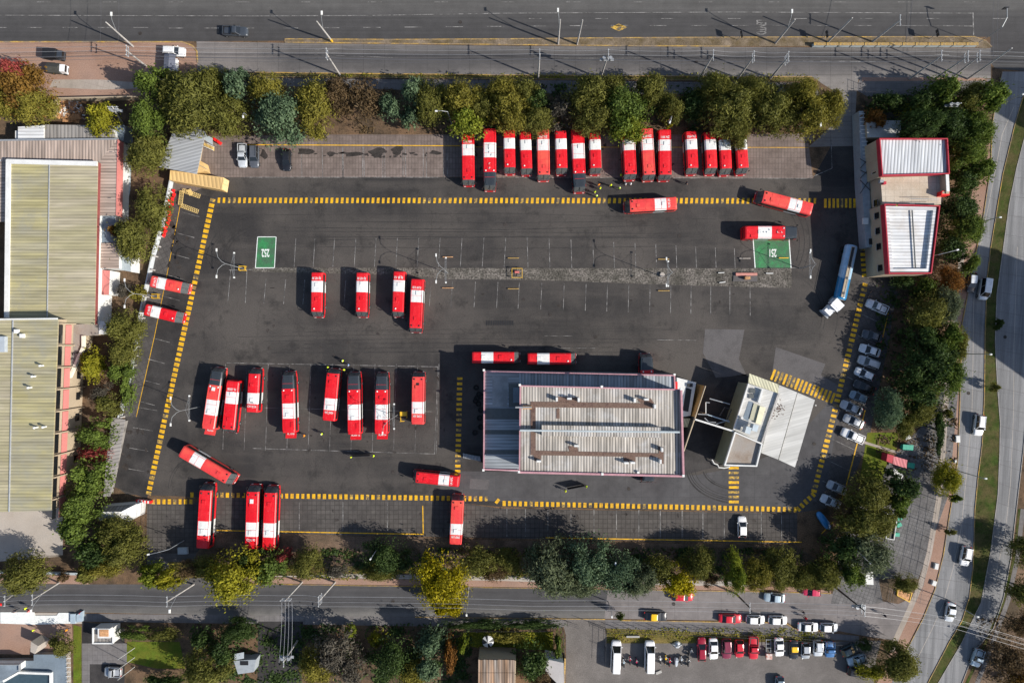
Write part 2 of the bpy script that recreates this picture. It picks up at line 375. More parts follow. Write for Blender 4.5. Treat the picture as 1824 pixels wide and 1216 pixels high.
def shift(poly, dx, dy): return [(p[0] + dx, p[1] + dy) for p in poly]
def poly(pts, h=0): return [P2(x, y, h) for x, y in pts]
def strip(pts, w, h=0, w2=None):
    """polygon along a pixel polyline, w px wide"""
    L = []; Rr = []
    for i, p in enumerate(pts):
        a = pts[max(i - 1, 0)]; b = pts[min(i + 1, len(pts) - 1)]
        dx, dy = b[0] - a[0], b[1] - a[1]; l = math.hypot(dx, dy) or 1
        nx, ny = -dy / l * w / 2, dx / l * w / 2
        L.append((p[0] + nx, p[1] + ny)); Rr.append((p[0] - nx, p[1] - ny))
    return L, Rr
def add_strip(mb, pts, w, z, mi=0, z0=None):
    """flat (or, with z0, raised) band along a pixel polyline, as quads"""
    L, Rr = strip(pts, w)
    for i in range(len(pts) - 1):
        q = poly([L[i], L[i + 1], Rr[i + 1], Rr[i]])
        if z0 is None: mb.sheet(q, z, mi)
        else: mb.prism(q, z0, z, mi)
    return mb
class Proto:
    """parts of a thing made once; place() links a fresh Empty with a copy of every part"""
    def __init__(s, name): s.name = name; s.parts = []
    def add(s, name, mb, mats, parent=None, smooth=False, loc=(0, 0, 0), rz=0, label=None):
        me = mb if not isinstance(mb, MB) else mb.mesh(name, mats, smooth)
        s.parts.append((name, me, parent, loc, rz, label)); return len(s.parts) - 1
    def place(s, label, cat, loc, rz, group=None, scale=None, over=None, name=None, skip=()):
        root = thing(name or s.name, label, cat, loc, rz, group, scale); made = []
        for (n, me, par, l, r, lab) in s.parts:
            if n in skip: made.append(None); continue
            o = link(n, me, made[par] if par is not None and made[par] else root, l, r)
            if lab: o['label'] = lab
            if over:
                for k, sl in enumerate(o.material_slots):
                    mn = me.materials[k].name
                    if mn in over: sl.link = 'OBJECT'; sl.material = over[mn]
            made.append(o)
        return root
def text_mesh(s, size, extrude=0.004, font=None, sx=1.0):
    cu = bpy.data.curves.new('lettering', 'FONT'); cu.body = s; cu.size = size; cu.extrude = extrude
    cu.align_x = 'CENTER'; cu.align_y = 'CENTER'; cu.offset = size * .02
    o = bpy.data.objects.new('tmp', cu); COL.objects.link(o)
    bpy.context.view_layer.update()
    me = bpy.data.meshes.new_from_object(o.evaluated_get(bpy.context.evaluated_depsgraph_get()))
    bpy.data.objects.remove(o); bpy.data.curves.remove(cu)
    if sx != 1: me.transform(Matrix.Diagonal((sx, 1, 1, 1)))
    return me
# ================================================================ GROUND
def flat(name, pts, m, z, label=None):
    mb = MB(); mb.sheet(poly(pts), z); return struct(name, mb, m, label)
g = MB(); g.sheet([(-1500, -1500), (1500, -1500), (1500, 1500), (-1500, 1500)], 0.0); struct('ground', g, 'litter')
flat('avenue', [(-900, -330), (2700, -330), (2700, 66), (1770, 66), (1300, 68), (900, 70), (500, 73), (350, 74), (-900, 74)], 'avenue', .010, 'grey asphalt avenue along the top')
flat('avenue', [(1764, 66), (2700, 66), (2700, 128), (1830, 128), (1772, 122), (1764, 110)], 'avenue', .010, 'avenue junction at the upper right corner')
flat('service_road', [(350, 74), (508, 77), (900, 82), (1300, 84), (1765, 86), (1765, 140), (1480, 141), (1300, 137), (900, 134), (600, 131), (455, 130), (352, 130)], 'service', .014, 'grey concrete service road beside the avenue')
flat('depot_entry', [(1448, 136), (1530, 136), (1526, 160), (1524, 200), (1530, 260), (1440, 262), (1486, 220), (1482, 160), (1462, 148)], 'service', .018, 'depot entry drive')
flat('dirt_lot', [(-900, 76), (325, 76), (345, 82), (352, 92), (353, 130), (300, 150), (240, 175), (-900, 175)], 'reddirt', .010, 'pinkish bare earth lot with parked trucks')
flat('worn_track', [(95, 142), (180, 142), (250, 148), (250, 158), (180, 160), (88, 156)], 'pathlight', .014)
m = MB(); add_strip(m, [(-900, 75), (325, 75), (343, 82), (351, 92), (352, 112)], 2.0, .12, z0=.01)
struct('kerb', m, 'kerb', 'yellow painted kerb round the dirt lot')
# median island
isl = [(508, 70), (700, 71), (900, 70), (1100, 68), (1300, 67), (1735, 66), (1755, 73), (1766, 84), (1755, 87), (1715, 82), (1300, 83), (1100, 82), (900, 80), (700, 78), (508, 76)]
m = MB(); m.prism(poly(isl), .0, .13); struct('median_island', m, 'islandgravel', 'narrow gravelly island between avenue and service road')
m = MB(); add_strip(m, isl[:6] + [(1755, 73), (1766, 84)], 1.5, .15, z0=.01); add_strip(m, isl[10:], 1.5, .15, z0=.01); add_strip(m, [(508, 69), (508, 77)], 1.4, .15, z0=.01)
struct('kerb', m, 'kerb', 'yellow kerbs of the median island')
# verge and footpath south of the service road
flat('verge', [(455, 130), (600, 132), (900, 135), (1300, 138), (1450, 138), (1450, 146), (1300, 144), (900, 141), (600, 138), (455, 136)], 'drygrass', .02)
flat('footpath', [(380, 138), (900, 143), (1450, 148), (1460, 170), (900, 166), (380, 150)], 'pathgrey', .016)
m = MB(); add_strip(m, [(440, 129), (600, 131), (900, 134), (1300, 137), (1446, 137)], 1.3, .13, z0=.01); add_strip(m, [(455, 137), (900, 141), (1300, 144)], 1, .12, z0=.01)
struct('kerb', m, 'kerb', 'yellow kerb along the tree verge')
flat('footpath', [(1532, 140), (1765, 142), (1775, 170), (1545, 172), (1524, 160)], 'pathgrey', .016, 'footpath north of the office block')
flat('verge', [(1535, 138), (1750, 139), (1760, 144), (1535, 145)], 'reddirt', .022)

# depot yard
flat('bus_yard', [(395, 315), (1448, 318), (1480, 260), (1540, 200), (1600, 200), (1600, 480), (1590, 560), (1545, 800), (1470, 905), (1420, 913), (890, 902), (840, 897), (840, 905), (760, 890), (360, 885), (225, 880), (200, 860), (300, 340)], 'asphalt', .010, 'dark asphalt bus yard')
flat('bay_paving', [(376, 250), (1250, 247), (1440, 255), (1448, 318), (900, 315), (395, 316), (340, 345), (300, 340), (330, 260)], 'pavers_top', .014, 'brick paved bays along the north edge')
flat('bay_verge', [(370, 243), (560, 240), (800, 240), (1250, 240), (1450, 238), (1448, 252), (1250, 262), (800, 260), (370, 258)], 'pavers_top', .018)
flat('parking_strip', [(312, 340), (375, 350), (262, 888), (198, 865)], 'asphalt_bay', .016, 'worn parking strip inside the west wall')
flat('wall_paving', [(312, 345), (323, 348), (320, 366), (297, 487), (274, 600), (243, 742), (214, 742), (250, 560), (285, 420)], 'pavers_lot', .019, 'brownish paving strip along the west wall')
flat('bay_paving', [(262, 897), (345, 897), (360, 886), (760, 890), (840, 898), (890, 905), (1420, 914), (1420, 968), (1300, 966), (900, 958), (750, 955), (500, 950), (380, 948), (350, 985), (262, 985)], 'pavers_bot', .014, 'dark brick paved bays along the south edge')
flat('workshop_apron', [(790, 838), (1240, 846), (1320, 830), (1400, 800), (1500, 690), (1470, 880), (1415, 903), (890, 893), (780, 885)], 'apron', .016, 'grey concrete apron south of the workshop')
flat('concrete_patch', [(1256, 586), (1326, 587), (1316, 640), (1330, 668), (1275, 672), (1252, 628)], 'patch', .02)
flat('concrete_patch', [(1382, 618), (1470, 648), (1462, 668), (1500, 690), (1487, 715), (1440, 702), (1375, 668)], 'patch', .02)
flat('concrete_patch', [(838, 852), (872, 854), (870, 872), (836, 870)], 'patch', .022)
flat('wash_lane', [(1290, 672), (1335, 665), (1280, 830), (1215, 846), (1215, 760)], 'asphalt_bay', .02)
flat('gravel_strip', [(450, 477), (1345, 478), (1410, 478), (1410, 513), (1250, 509), (1100, 504), (1000, 500), (900, 498), (800, 497), (700, 490), (600, 487), (450, 484)], 'gravel', .024, 'cobbled divider strip in the middle of the yard')
flat('lot_paving', [(1545, 500), (1600, 520), (1590, 560), (1585, 600), (1545, 790), (1520, 850), (1470, 905), (1448, 890), (1487, 742), (1540, 505)], 'pavers_lot', .014, 'paved car bays on the east side of the yard')
flat('tree_yard', [(1535, 880), (1640, 760), (1712, 640), (1690, 880), (1625, 1060), (1560, 1075), (1480, 1075), (1500, 960)], 'pavers_east', .015, 'grey paved ground east of the yard')
flat('lawn', [(1545, 770), (1600, 770), (1597, 800), (1585, 805), (1570, 860), (1530, 860), (1540, 800)], 'lawn', .024)
m = MB(); add_strip(m, [(1538, 787), (1600, 806)], 4.5, .03); struct('garden_path', m, 'pathlight')
# south side
flat('south_street', [(-900, 1036), (160, 1040), (450, 1040), (900, 1047), (1085, 1049), (1078, 1101), (900, 1099), (450, 1096), (145, 1090), (-900, 1088)], 'streetdark', .012, 'grey street along the bottom')
flat('street_paving', [(1083, 1049), (1364, 1053), (1490, 1057), (1560, 1070), (1625, 1068), (1612, 1110), (1590, 1140), (1530, 1130), (1490, 1122), (1420, 1118), (1400, 1106), (1076, 1101)], 'street', .014, 'pale paved street at the lower right')
flat('depot_exit', [(160, 1040), (270, 1040), (320, 1040), (262, 1006), (262, 985), (350, 985), (345, 1005), (400, 1040), (440, 1046), (150, 1046)], 'streetdark', .016)
flat('south_footpath', [(470, 1026), (900, 1034), (1085, 1040), (1360, 1044), (1360, 1036), (900, 1026), (470, 1019)], 'slab', .014)
flat('verge', [(380, 1026), (900, 1034), (1360, 1044), (1480, 1047), (1480, 1057), (1364, 1052), (900, 1045), (450, 1038)], 'reddirt', .010)
flat('garden_bed', [(350, 985), (380, 950), (750, 957), (900, 962), (1420, 972), (1460, 1000), (1480, 1045), (1360, 1036), (900, 1026), (360, 1020)], 'dirt', .012)
flat('verge', [(300, 1000), (700, 1010), (1000, 1020), (1000, 1027), (700, 1020), (300, 1030)], 'drygrass', .018)
m = MB(); add_strip(m, [(450, 1039), (900, 1046), (1085, 1049), (1364, 1053), (1480, 1056)], 1.1, .13, z0=.01); add_strip(m, [(740, 1098), (900, 1100), (1078, 1102)], 1.5, .14, z0=.01)
add_strip(m, [(1105, 1104), (1300, 1107), (1398, 1108), (1415, 1119), (1490, 1122)], 1.6, .14, z0=.01)
struct('kerb', m, 'kerb', 'yellow kerbs of the bottom street')
flat('south_footpath', [(-900, 1088), (145, 1091), (146, 1110), (-900, 1112)], 'slab', .016)
flat('south_footpath', [(146, 1092), (1000, 1101), (1010, 1110), (1000, 1118), (146, 1106)], 'pathgrey', .016)
flat('footpath', [(1078, 1103), (1395, 1109), (1418, 1121), (1530, 1132), (1530, 1142), (1400, 1132), (1078, 1118)], 'pathgrey', .02, 'grey footpath above the car park')
flat('verge', [(1080, 1117), (1400, 1130), (1480, 1138), (1480, 1146), (1400, 1142), (1240, 1145), (1080, 1145)], 'drygrass', .018)
flat('side_road', [(1000, 1101), (1078, 1101), (1078, 1135), (1072, 1500), (1008, 1500), (1008, 1130)], 'lotgravel', .014, 'side road running off the bottom edge')
flat('car_park', [(1072, 1128), (1480, 1142), (1570, 1140), (1560, 1175), (1540, 1500), (1068, 1500)], 'lotgravel', .012, 'car park at the bottom right')
flat('corner_plot', [(1565, 1030), (1640, 1030), (1628, 1062), (1600, 1075), (1572, 1070)], 'dirt', .018)
# west plots
flat('warehouse_apron', [(210, 245), (236, 245), (232, 340), (205, 470), (190, 470), (190, 245)], 'bluegrey', .012)
flat('works_yard', [(0, 905), (90, 905), (68, 990), (110, 990), (-10, 1000), (-300, 960), (-300, 905)], 'slab', .014)
flat('works_yard', [(66, 905), (112, 905), (112, 988), (68, 990)], 'slab', .018)
flat('back_yard', [(100, 590), (150, 590), (140, 740), (135, 905), (90, 905)], 'slab', .016)
flat('footpath', [(0, 1022), (150, 1024), (160, 1040), (0, 1037)], 'reddirt', .016)
m = MB(); m.prism(poly([(0, 1015), (140, 1018), (140, 1022), (0, 1019)]), .0, .6); struct('retaining_wall', m, 'bluegrey', 'low pale wall beside the street')
flat('building_site', [(-300, 1106), (128, 1110), (130, 1150), (60, 1165), (-300, 1160)], 'reddirt', .018)
flat('gatehouse_drive', [(146, 1106), (222, 1118), (222, 1500), (146, 1500)], 'asphalt_bay', .018)
flat('gatehouse_drive', [(146, 1145), (226, 1145), (226, 1182), (160, 1182), (160, 1500), (146, 1500)], 'pathgrey', .022)
flat('grass_strip', [(131, 1112), (145, 1116), (147, 1500), (130, 1500)], 'lawn', .024)
flat('lawn', [(226, 1142), (320, 1142), (330, 1190), (280, 1190), (226, 1178)], 'lawn', .02)
flat('lawn', [(830, 1126), (985, 1124), (985, 1158), (830, 1150)], 'lawn', .02)
flat('side_yard', [(460, 1106), (540, 1106), (530, 1500), (455, 1500)], 'asphalt_bay', .019)
# east road, curving
Lk = [(1785, 128), (1772, 190), (1767, 224), (1764, 300), (1749, 400), (1740, 440), (1726, 510), (1713, 578), (1711, 650), (1709, 727), (1706, 817), (1695, 893), (1692, 910), (1680, 988), (1665, 1049), (1644, 1100), (1614, 1158), (1588, 1216), (1520, 1400)]
Gl = [(1850, 128), (1822, 173), (1808, 219), (1786, 310), (1775, 376), (1764, 443), (1758, 494), (1754, 600), (1753, 702), (1749, 791), (1741, 855), (1736, 908), (1733, 1008), (1726, 1064), (1713, 1105), (1690, 1143), (1652, 1216), (1560, 1400)]
Gr = [(1875, 128), (1836, 200), (1810, 300), (1797, 364), (1787, 438), (1775, 524), (1772, 608), (1776, 689), (1781, 753), (1780, 804), (1777, 880), (1764, 982), (1747, 1072), (1731, 1105), (1713, 1143), (1670, 1216), (1580, 1400)]
Rr_ = [(2100, 128), (2000, 200), (1930, 300), (1880, 400), (1850, 500), (1838, 600), (1832, 700), (1822, 804), (1810, 906), (1800, 995), (1787, 1064), (1769, 1118), (1734, 1161), (1713, 1216), (1640, 1400)]
flat('east_road', Lk + Gl[::-1], 'eastroad', .02, 'pale concrete carriageway curving down the right side')
flat('east_road', Gr + Rr_[::-1], 'eastroad', .02, 'outer concrete carriageway at the right edge')
flat('grass_median', Gl + Gr[::-1], 'grass', .06, 'long green grass median between the two carriageways')
m = MB(); add_strip(m, Lk[:17], 1.1, .13, z0=.01); add_strip(m, Gl[:17], 1.1, .13, z0=.01)
struct('kerb', m, 'kerb', 'thin yellow kerbs of the east road')
m = MB(); add_strip(m, Gr, 1.0, .13, z0=.01); add_strip(m, Rr_, 1.0, .13, z0=.01); struct('kerb', m, 'kerbgrey', 'grey kerbs of the outer carriageway')
sd = [(x - 14, y) for x, y in Lk]
flat('roadside_earth', [(x - 26, y) for x, y in Lk[2:]] + Lk[:1:-1], 'reddirt', .012, 'reddish bare earth beside the east road')
pv = [(1715, 440), (1700, 578), (1697, 640), (1686, 690), (1680, 800), (1672, 890), (1655, 985), (1640, 1040), (1620, 1085), (1597, 1135), (1588, 1160)]
m = MB(); add_strip(m, pv, 9.5, .02); struct('east_footpath', m, 'pathlight', 'narrow pale footpath along the east road')
flat('east_verge', [(2100, 1500), (1700, 1300), (1735, 1180), (1770, 1130), (1792, 1064), (1806, 995), (1820, 906), (1900, 860), (2100, 900)], 'dirt', .012)
m = MB(); add_strip(m, [(1822, 906), (1812, 995), (1795, 1070), (1770, 1140), (1735, 1230), (1700, 1300)], 8, .03); struct('outer_footpath', m, 'pathgrey')
m = MB(); add_strip(m, [(1816, 906), (1806, 995), (1786, 1075), (1757, 1140), (1722, 1216), (1690, 1290)], 5, .026); struct('outer_grass_strip', m, 'grass')
flat('avenue_slip', [(1790, 128), (1850, 128), (1830, 170), (1775, 200)], 'eastroad', .018)

# ---------------------------------------------------------------- painted markings
def dashes(mb, p0, p1, pitch, along, across, z=.03, skew=0, worn=None, worn_mb=None, skip=()):
    a, b = Vector(p0), Vector(p1); d = (b - a); L = d.length; d.normalize(); nrm = Vector((-d.y, d.x))
    n = int(L / pitch)
    for i in range(n + 1):
        if i in skip: continue
        c = a + d * (i * pitch)
        al = along * random.uniform(.92, 1.08); ac = across * random.uniform(.94, 1.05)
        t = mb
        if worn and random.random() < worn: t = worn_mb
        k = d * al / 2; q = nrm * ac / 2 + d * skew
        t.sheet(poly([tuple(c - k - q), tuple(c + k - q), tuple(c + k + q), tuple(c - k + q)]), z)
yw = MB()
def dash_line(label, segs, along, across, pitch, worn=.1, z=.03, skew=0):
    mb = MB(); global yw; wmb = MB()
    for p0, p1 in segs: dashes(mb, p0, p1, pitch, along, across, z, skew, worn, wmb)
    for w in range(len(wmb.f)):
        mb.add([wmb.v[i] for i in wmb.f[w]], [(0, 1, 2, 3)], 1)
    struct('painted_dashes', mb, ['yellow', 'yellowworn'], label)
dash_line('row of yellow dashes across the top of the yard', [((390, 357), (1455, 358))], 4.6, 9.6, 9.15, .12, skew=-.4)
dash_line('taller yellow dashes near the office block', [((1470, 362), (1524, 362))], 4.4, 17, 7.4, .2)
dash_line('yellow dashes down the west side', [((379, 357), (263, 886))], 6.2, 9.2, 9.35, .05)
dash_line('yellow dashes along the south edge', [((273, 893), (342, 893)), ((342, 881), (345, 881)), ((386, 881), (875, 888)), ((886, 892), (890, 895)), ((898, 896), (1418, 907))], 5.4, 8.8, 9.6, .16)
dash_line('yellow dashes down the east side', [((1422, 906), (1449, 880)), ((1450, 874), (1485, 740)), ((1487, 731), (1541, 506)), ((1540, 490), (1526, 282))], 5.2, 9.6, 9.2, .25)
dash_line('bold yellow crossing bars beside the fuel canopy', [((1377, 667), (1487, 710))], 4.2, 20, 7.6, .2)
dash_line('yellow dashes west of the workshop', [((819, 674), (815, 848))], 4.6, 9.4, 9.15, .15)
dash_line('yellow bars south of the fuel canopy', [((1307, 833), (1307, 894))], 4.6, 18.5, 8.6, .35)
ln = MB()
def wl(a, b, w=1.0, z=.028, mb=None): add_strip(mb or ln, [a, b], w, z)
for i, x in enumerate([527, 561, 596, 634, 670, 708, 746, 784, 823, 862, 901]): wl((x, 424), (x - 3, 475), .9)
for i, x in enumerate([939, 978, 1017, 1056, 1093, 1131, 1168, 1204, 1239, 1274, 1308]): wl((x, 423 + i * 2), (x + 1.5, 477), .9)
for i, x in enumerate([474, 509, 543, 616, 768, 806, 847, 887, 925, 965, 1005, 1044, 1082, 1120, 1158, 1195, 1231, 1266, 1300, 1336]): wl((x, 497 + i * .8), (x - 4 + i * .22, 540 + i * 1.2), .9)
wl((408, 481), (450, 480)); wl((411, 482), (406, 537)); wl((440, 482), (437, 540))
for x in range(400, 800, 38): wl((x + 2, 648), (x - 3, 800 + (x - 400) * .02), .7)
wl((404, 646), (780, 653), .8); wl((780, 653), (774, 808), .8); wl((450, 798), (775, 808), .8); wl((430, 725), (778, 733), .6)
for i, x in enumerate(range(537, 830, 37)): wl((x, 262), (x + 1, 316), .9)
for x in range(610, 800, 36): wl((x, 262), (x, 316), .9)
wl((435, 316), (800, 316), .9); wl((820, 316), (1440, 318), .9); wl((1480, 240), (1482, 300), .9); wl((1482, 300), (1440, 318), .9)
for i, x in enumerate([903, 936, 976, 1017, 1058, 1098, 1138, 1176, 1215, 1252, 1290, 1356, 1392]): wl((x, 905 + (x - 900) * .012), (x, 955 + (x - 900) * .012), 1.1)
for x in [533, 611, 690]: wl((x, 893), (x, 945), .9)
for i in range(10):
    y = 378 + i * 37.3; xx = 355 - (y - 378) * .235
    wl((xx - 30, y), (xx, y + 8), .8)
for i in range(4):
    y = 725 + i * 36; xx = 275 - (y - 725) * .22; wl((xx - 30, y), (xx + 5, y + 6), .8)
for i in range(9):
    y = 560 + i * 37; xx = 1530 - (y - 560) * .24 + 6
    wl((xx, y), (xx + 40, y + 19), .9)
wl((1408, 477), (1430, 477), .9); wl((1170, 605), (1240, 606), .6); wl((985, 620), (1060, 620), .5); wl((970, 598), (1020, 598), .6)
struct('bay_lines', ln, 'white', 'faded white bay lines')
yl = MB()
for a, b in [((321, 366), (298, 487)), ((298, 487), (275, 600)), ((275, 600), (243, 742))]: wl(a, b, 1.0, .03, yl)
wl((440, 258), (820, 260), 1.6, .032, yl); wl((820, 262), (1440, 263), .9, .032, yl)
wl((386, 944), (590, 948), 1.8, .032, yl); wl((590, 948), (754, 951), 1.8, .032, yl); wl((753, 900), (754, 952), 1.8, .032, yl); wl((972, 957), (1428, 965), 1.9, .032, yl)
wl((1582, 557), (1572, 602), 1.4, .032, yl); wl((1541, 730), (1532, 765), 1.9, .032, yl); wl((1528, 785), (1507, 865), 1.9, .032, yl); wl((1502, 880), (1499, 890), 1.6, .032, yl); wl((1484, 929), (1463, 950), 1.4, .032, yl)
struct('yellow_bay_lines', yl, 'yellow', 'thin yellow lines edging the parking bays')
# avenue markings
av = MB()
for i in range(0, 8): wl((-14 + i * 63, 49.5 + (i > 4)), (12 + i * 63, 49.5 + (i > 4)), 1.0, .03, av)
for i in range(9): wl((500 + i * 73.5, 50.5 - i * .6), (531 + i * 73.5, 50.5 - i * .6), 1.1, .03, av)
for i in range(8): wl((1157 + i * 73, 46), (1187 + i * 73, 46), .9, .03, av)
wl((-200, 27), (450, 29), 1.0, .03, av); wl((450, 29), (660, 28), 1.0, .03, av); wl((660, 28), (900, 24), 1.2, .03, av); wl((900, 24), (1300, 22), 1.0, .03, av); wl((1300, 22), (1733, 24), 1.0, .03, av)
for i in range(15): wl((65 + i * 118, 4), (90 + i * 118, 4), .8, .03, av)
wl((1733, 23), (1734, 63), 1.9, .032, av); wl((1620, 46), (1733, 47), 1, .032, av)
for i in range(8): wl((942 + i * 118, 33.5), (965 + i * 118, 33.5), .8, .03, av)
wl((545, 90), (600, 88), .7, .03, av); wl((560, 98), (700, 103), .6, .03, av); wl((1000, 104), (1140, 104), .6, .03, av); wl((1430, 109), (1560, 110), .9, .03, av); wl((1660, 97), (1690, 98), .9, .03, av); wl((1665, 124), (1688, 124), 1, .03, av)
for i in range(3): wl((1812, 156 + i * 18), (1850, 157 + i * 18), 1.1, .034, av)
struct('lane_markings', av, 'white', 'faded white lane lines of the avenue')
d = MB(); o = poly([(1087, 49), (1102, 42.5), (1118, 49), (1102, 56)]); d.sheet(o, .03); struct('road_symbol', d, 'yellowworn', 'faded yellow diamond painted on the avenue')
def road_text(s, px, py, w, hgt, rot, m, label, z=.045):
    me = text_mesh(s, hgt / S * 1.38, .003); me.materials.append(M[m])
    xs = [v.co.x for v in me.vertices]; cw = max(xs) - min(xs)
    me.transform(Matrix.Diagonal(((w / S) / cw, 1, 1, 1)))
    p = P(px, py); return tag(link('road_lettering', me, None, (p.x, p.y, z), rot), label, kind='structure')
road_text('LENTO', 1355, 49, 26, 18, R(-90), 'white', 'faded word LENTO on the avenue lane')
# numbered green bays
gb = MB(); gb.sheet(poly([(459, 422), (492, 422), (489, 477), (455, 477)]), .034); struct('green_bay', gb, 'green', 'green painted bay numbered 252')
gb = MB(); gb.sheet(poly([(1341, 420), (1405, 420), (1409, 477), (1345, 477)]), .034); struct('green_bay', gb, 'green', 'green painted bay numbered 251')
bl = MB(); q = [(459, 422), (492, 422), (489, 477), (455, 477)]
for i in range(4): add_strip(bl, [q[i], q[(i + 1) % 4]], 1.3, .038)
add_strip(bl, [(1341, 420), (1345, 477)], 1.6, .038); add_strip(bl, [(1405, 420), (1409, 477)], 1.6, .038)
struct('green_bay_border', bl, 'whitebright', 'white borders of the two green bays')
road_text('252', 473, 450, 14, 14, R(180), 'whitebright', 'white number 252 painted upside down')
road_text('251', 1376, 450, 12.5, 14, R(180), 'whitebright', 'white number 251 painted upside down')
# tyre arcs on the apron, oil in the bays, drain grate
ty = MB()
def arc(cx, cy, rx, ry, a0, a1, w, n=22):
    pts = [(cx + rx * math.cos(R(a0 + (a1 - a0) * i / n)), cy + ry * math.sin(R(a0 + (a1 - a0) * i / n))) for i in range(n + 1)]
    add_strip(ty, pts, w, .027)
for k, (rx, ry, w) in enumerate([(95, 62, 2.6), (91, 57, 1.6), (87, 54, 1.2), (80, 50, 1.0), (66, 38, 2.4), (62, 35, .9)]):
    arc(1318, 834, rx, ry, 92 + k * 2, 176 - k, w)
arc(1385, 430, 48, 70, -75, 40, .9); arc(1380, 432, 44, 66, -70, 30, .9); arc(1372, 430, 70, 90, -50, 35, .7)
arc(360, 870, 60, 60, 180, 262, .8); arc(370, 872, 66, 66, 185, 260, .7)
for k in range(7):
    y = 385 + k * 9 + random.uniform(-3, 3); add_strip(ty, [(470 + random.uniform(0, 120), y), (900, y + random.uniform(-5, 5)), (1250 + random.uniform(-80, 60), y + random.uniform(-8, 8))], random.uniform(.5, 1.1), .0272)
for k in range(6):
    y = 590 + k * 8; add_strip(ty, [(400 + random.uniform(0, 160), y + random.uniform(-3, 3)), (760, y - 3), (1180 + random.uniform(-120, 100), y - random.uniform(0, 14))], random.uniform(.5, 1.0), .0274)
for r_ in (70, 76, 96, 103, 128): arc(470, 470, r_, r_ * .9, 180, 262, .7)
for r_ in (60, 66, 88, 95): arc(440, 700, r_ * 1.2, r_, 95, 178, .7)
for r_ in (64, 70, 92): arc(1400, 560, r_, r_ * 1.1, -70, 20, .8)
struct('tyre_marks', ty, 'rubber', 'curving dark tyre marks on the paving')
oi = MB()
def blob(cx, cy, rx, ry, mb=oi, z=.03, n=16):
    ph = random.uniform(0, 6); mb.sheet(poly([(cx + rx * math.cos(a) * (1 + .3 * math.sin(3 * a + ph)), cy + ry * math.sin(a) * (1 + .3 * math.sin(2 * a + ph))) for a in [2 * math.pi * i / n for i in range(n)]]), z)
random.seed(3)
for cx, cy, rx, ry in [(543, 270, 14, 7), (590, 275, 7, 4), (628, 275, 16, 5), (672, 272, 14, 8), (708, 268, 10, 8), (775, 272, 10, 4), (470, 275, 6, 8), (575, 244, 9, 3)]: blob(cx, cy, rx, ry)
for i in range(26):
    x = random.uniform(560, 760); blob(x, random.uniform(270, 280), random.uniform(1, 5), random.uniform(1, 2.5), z=.031)
for i in range(14): blob(random.uniform(300, 345), random.uniform(400, 480), random.uniform(2, 5), random.uniform(2, 6))
for i in range(12): blob(random.uniform(215, 265), random.uniform(720, 860), random.uniform(2, 6), random.uniform(2, 6))
for i in range(60): blob(random.uniform(420, 800), random.uniform(560, 860), random.uniform(.6, 3), random.uniform(.6, 3.5), z=.0312)
for i in range(40): blob(random.uniform(830, 1340), random.uniform(255, 318), random.uniform(1, 4), random.uniform(1, 5), z=.0314)
for i in range(30): blob(random.uniform(280, 1400), random.uniform(900, 955), random.uniform(1, 4), random.uniform(1, 4), z=.0316)
for i in range(24): blob(random.uniform(480, 1340), random.uniform(500, 545), random.uniform(1, 4), random.uniform(1, 3), z=.0318)
struct('oil_stains', oi, 'oil', 'dark oil stains in the parking bays')
dg = MB()
for i in range(12): dg.box((*P2(867 + i * 4.2, 575), .035), (.28, .9, .012))
struct('drain_grate', dg, 'black', 'dark drain grating in the yard')
# lane joints on the east road
jo = MB()
mid = [((a[0] + b[0]) / 2, a[1]) for a, b in zip(Lk, Gl)]
add_strip(jo, [(1806, 190), (1785, 240), (1762, 360), (1745, 440), (1734, 540), (1733, 640), (1731, 740), (1722, 840), (1712, 940), (1698, 1010), (1680, 1075), (1660, 1120), (1630, 1180)], .8, .025)
add_strip(jo, [(1812, 440), (1806, 620), (1805, 740), (1800, 860), (1790, 950), (1770, 1040)], .7, .025)
struct('lane_markings', jo, 'slab', 'thin pale lane line of the east road')
jo = MB()
for i in range(30):
    y = 180 + i * 34
    x0 = np.interp(y, [p[1] for p in Lk], [p[0] for p in Lk]); x1 = np.interp(y, [p[1] for p in Gl], [p[0] for p in Gl])
    add_strip(jo, [(x0 + 1, y), (x1 - 1, y + 8)], .45, .025)
    x0 = np.interp(y, [p[1] for p in Gr], [p[0] for p in Gr]); x1 = np.interp(y, [p[1] for p in Rr_], [p[0] for p in Rr_])
    add_strip(jo, [(x0 + 1, y), (x1 - 1, y + 12)], .45, .025)
struct('slab_joints', jo, 'patch', 'dark joints between the concrete slabs of the east road')
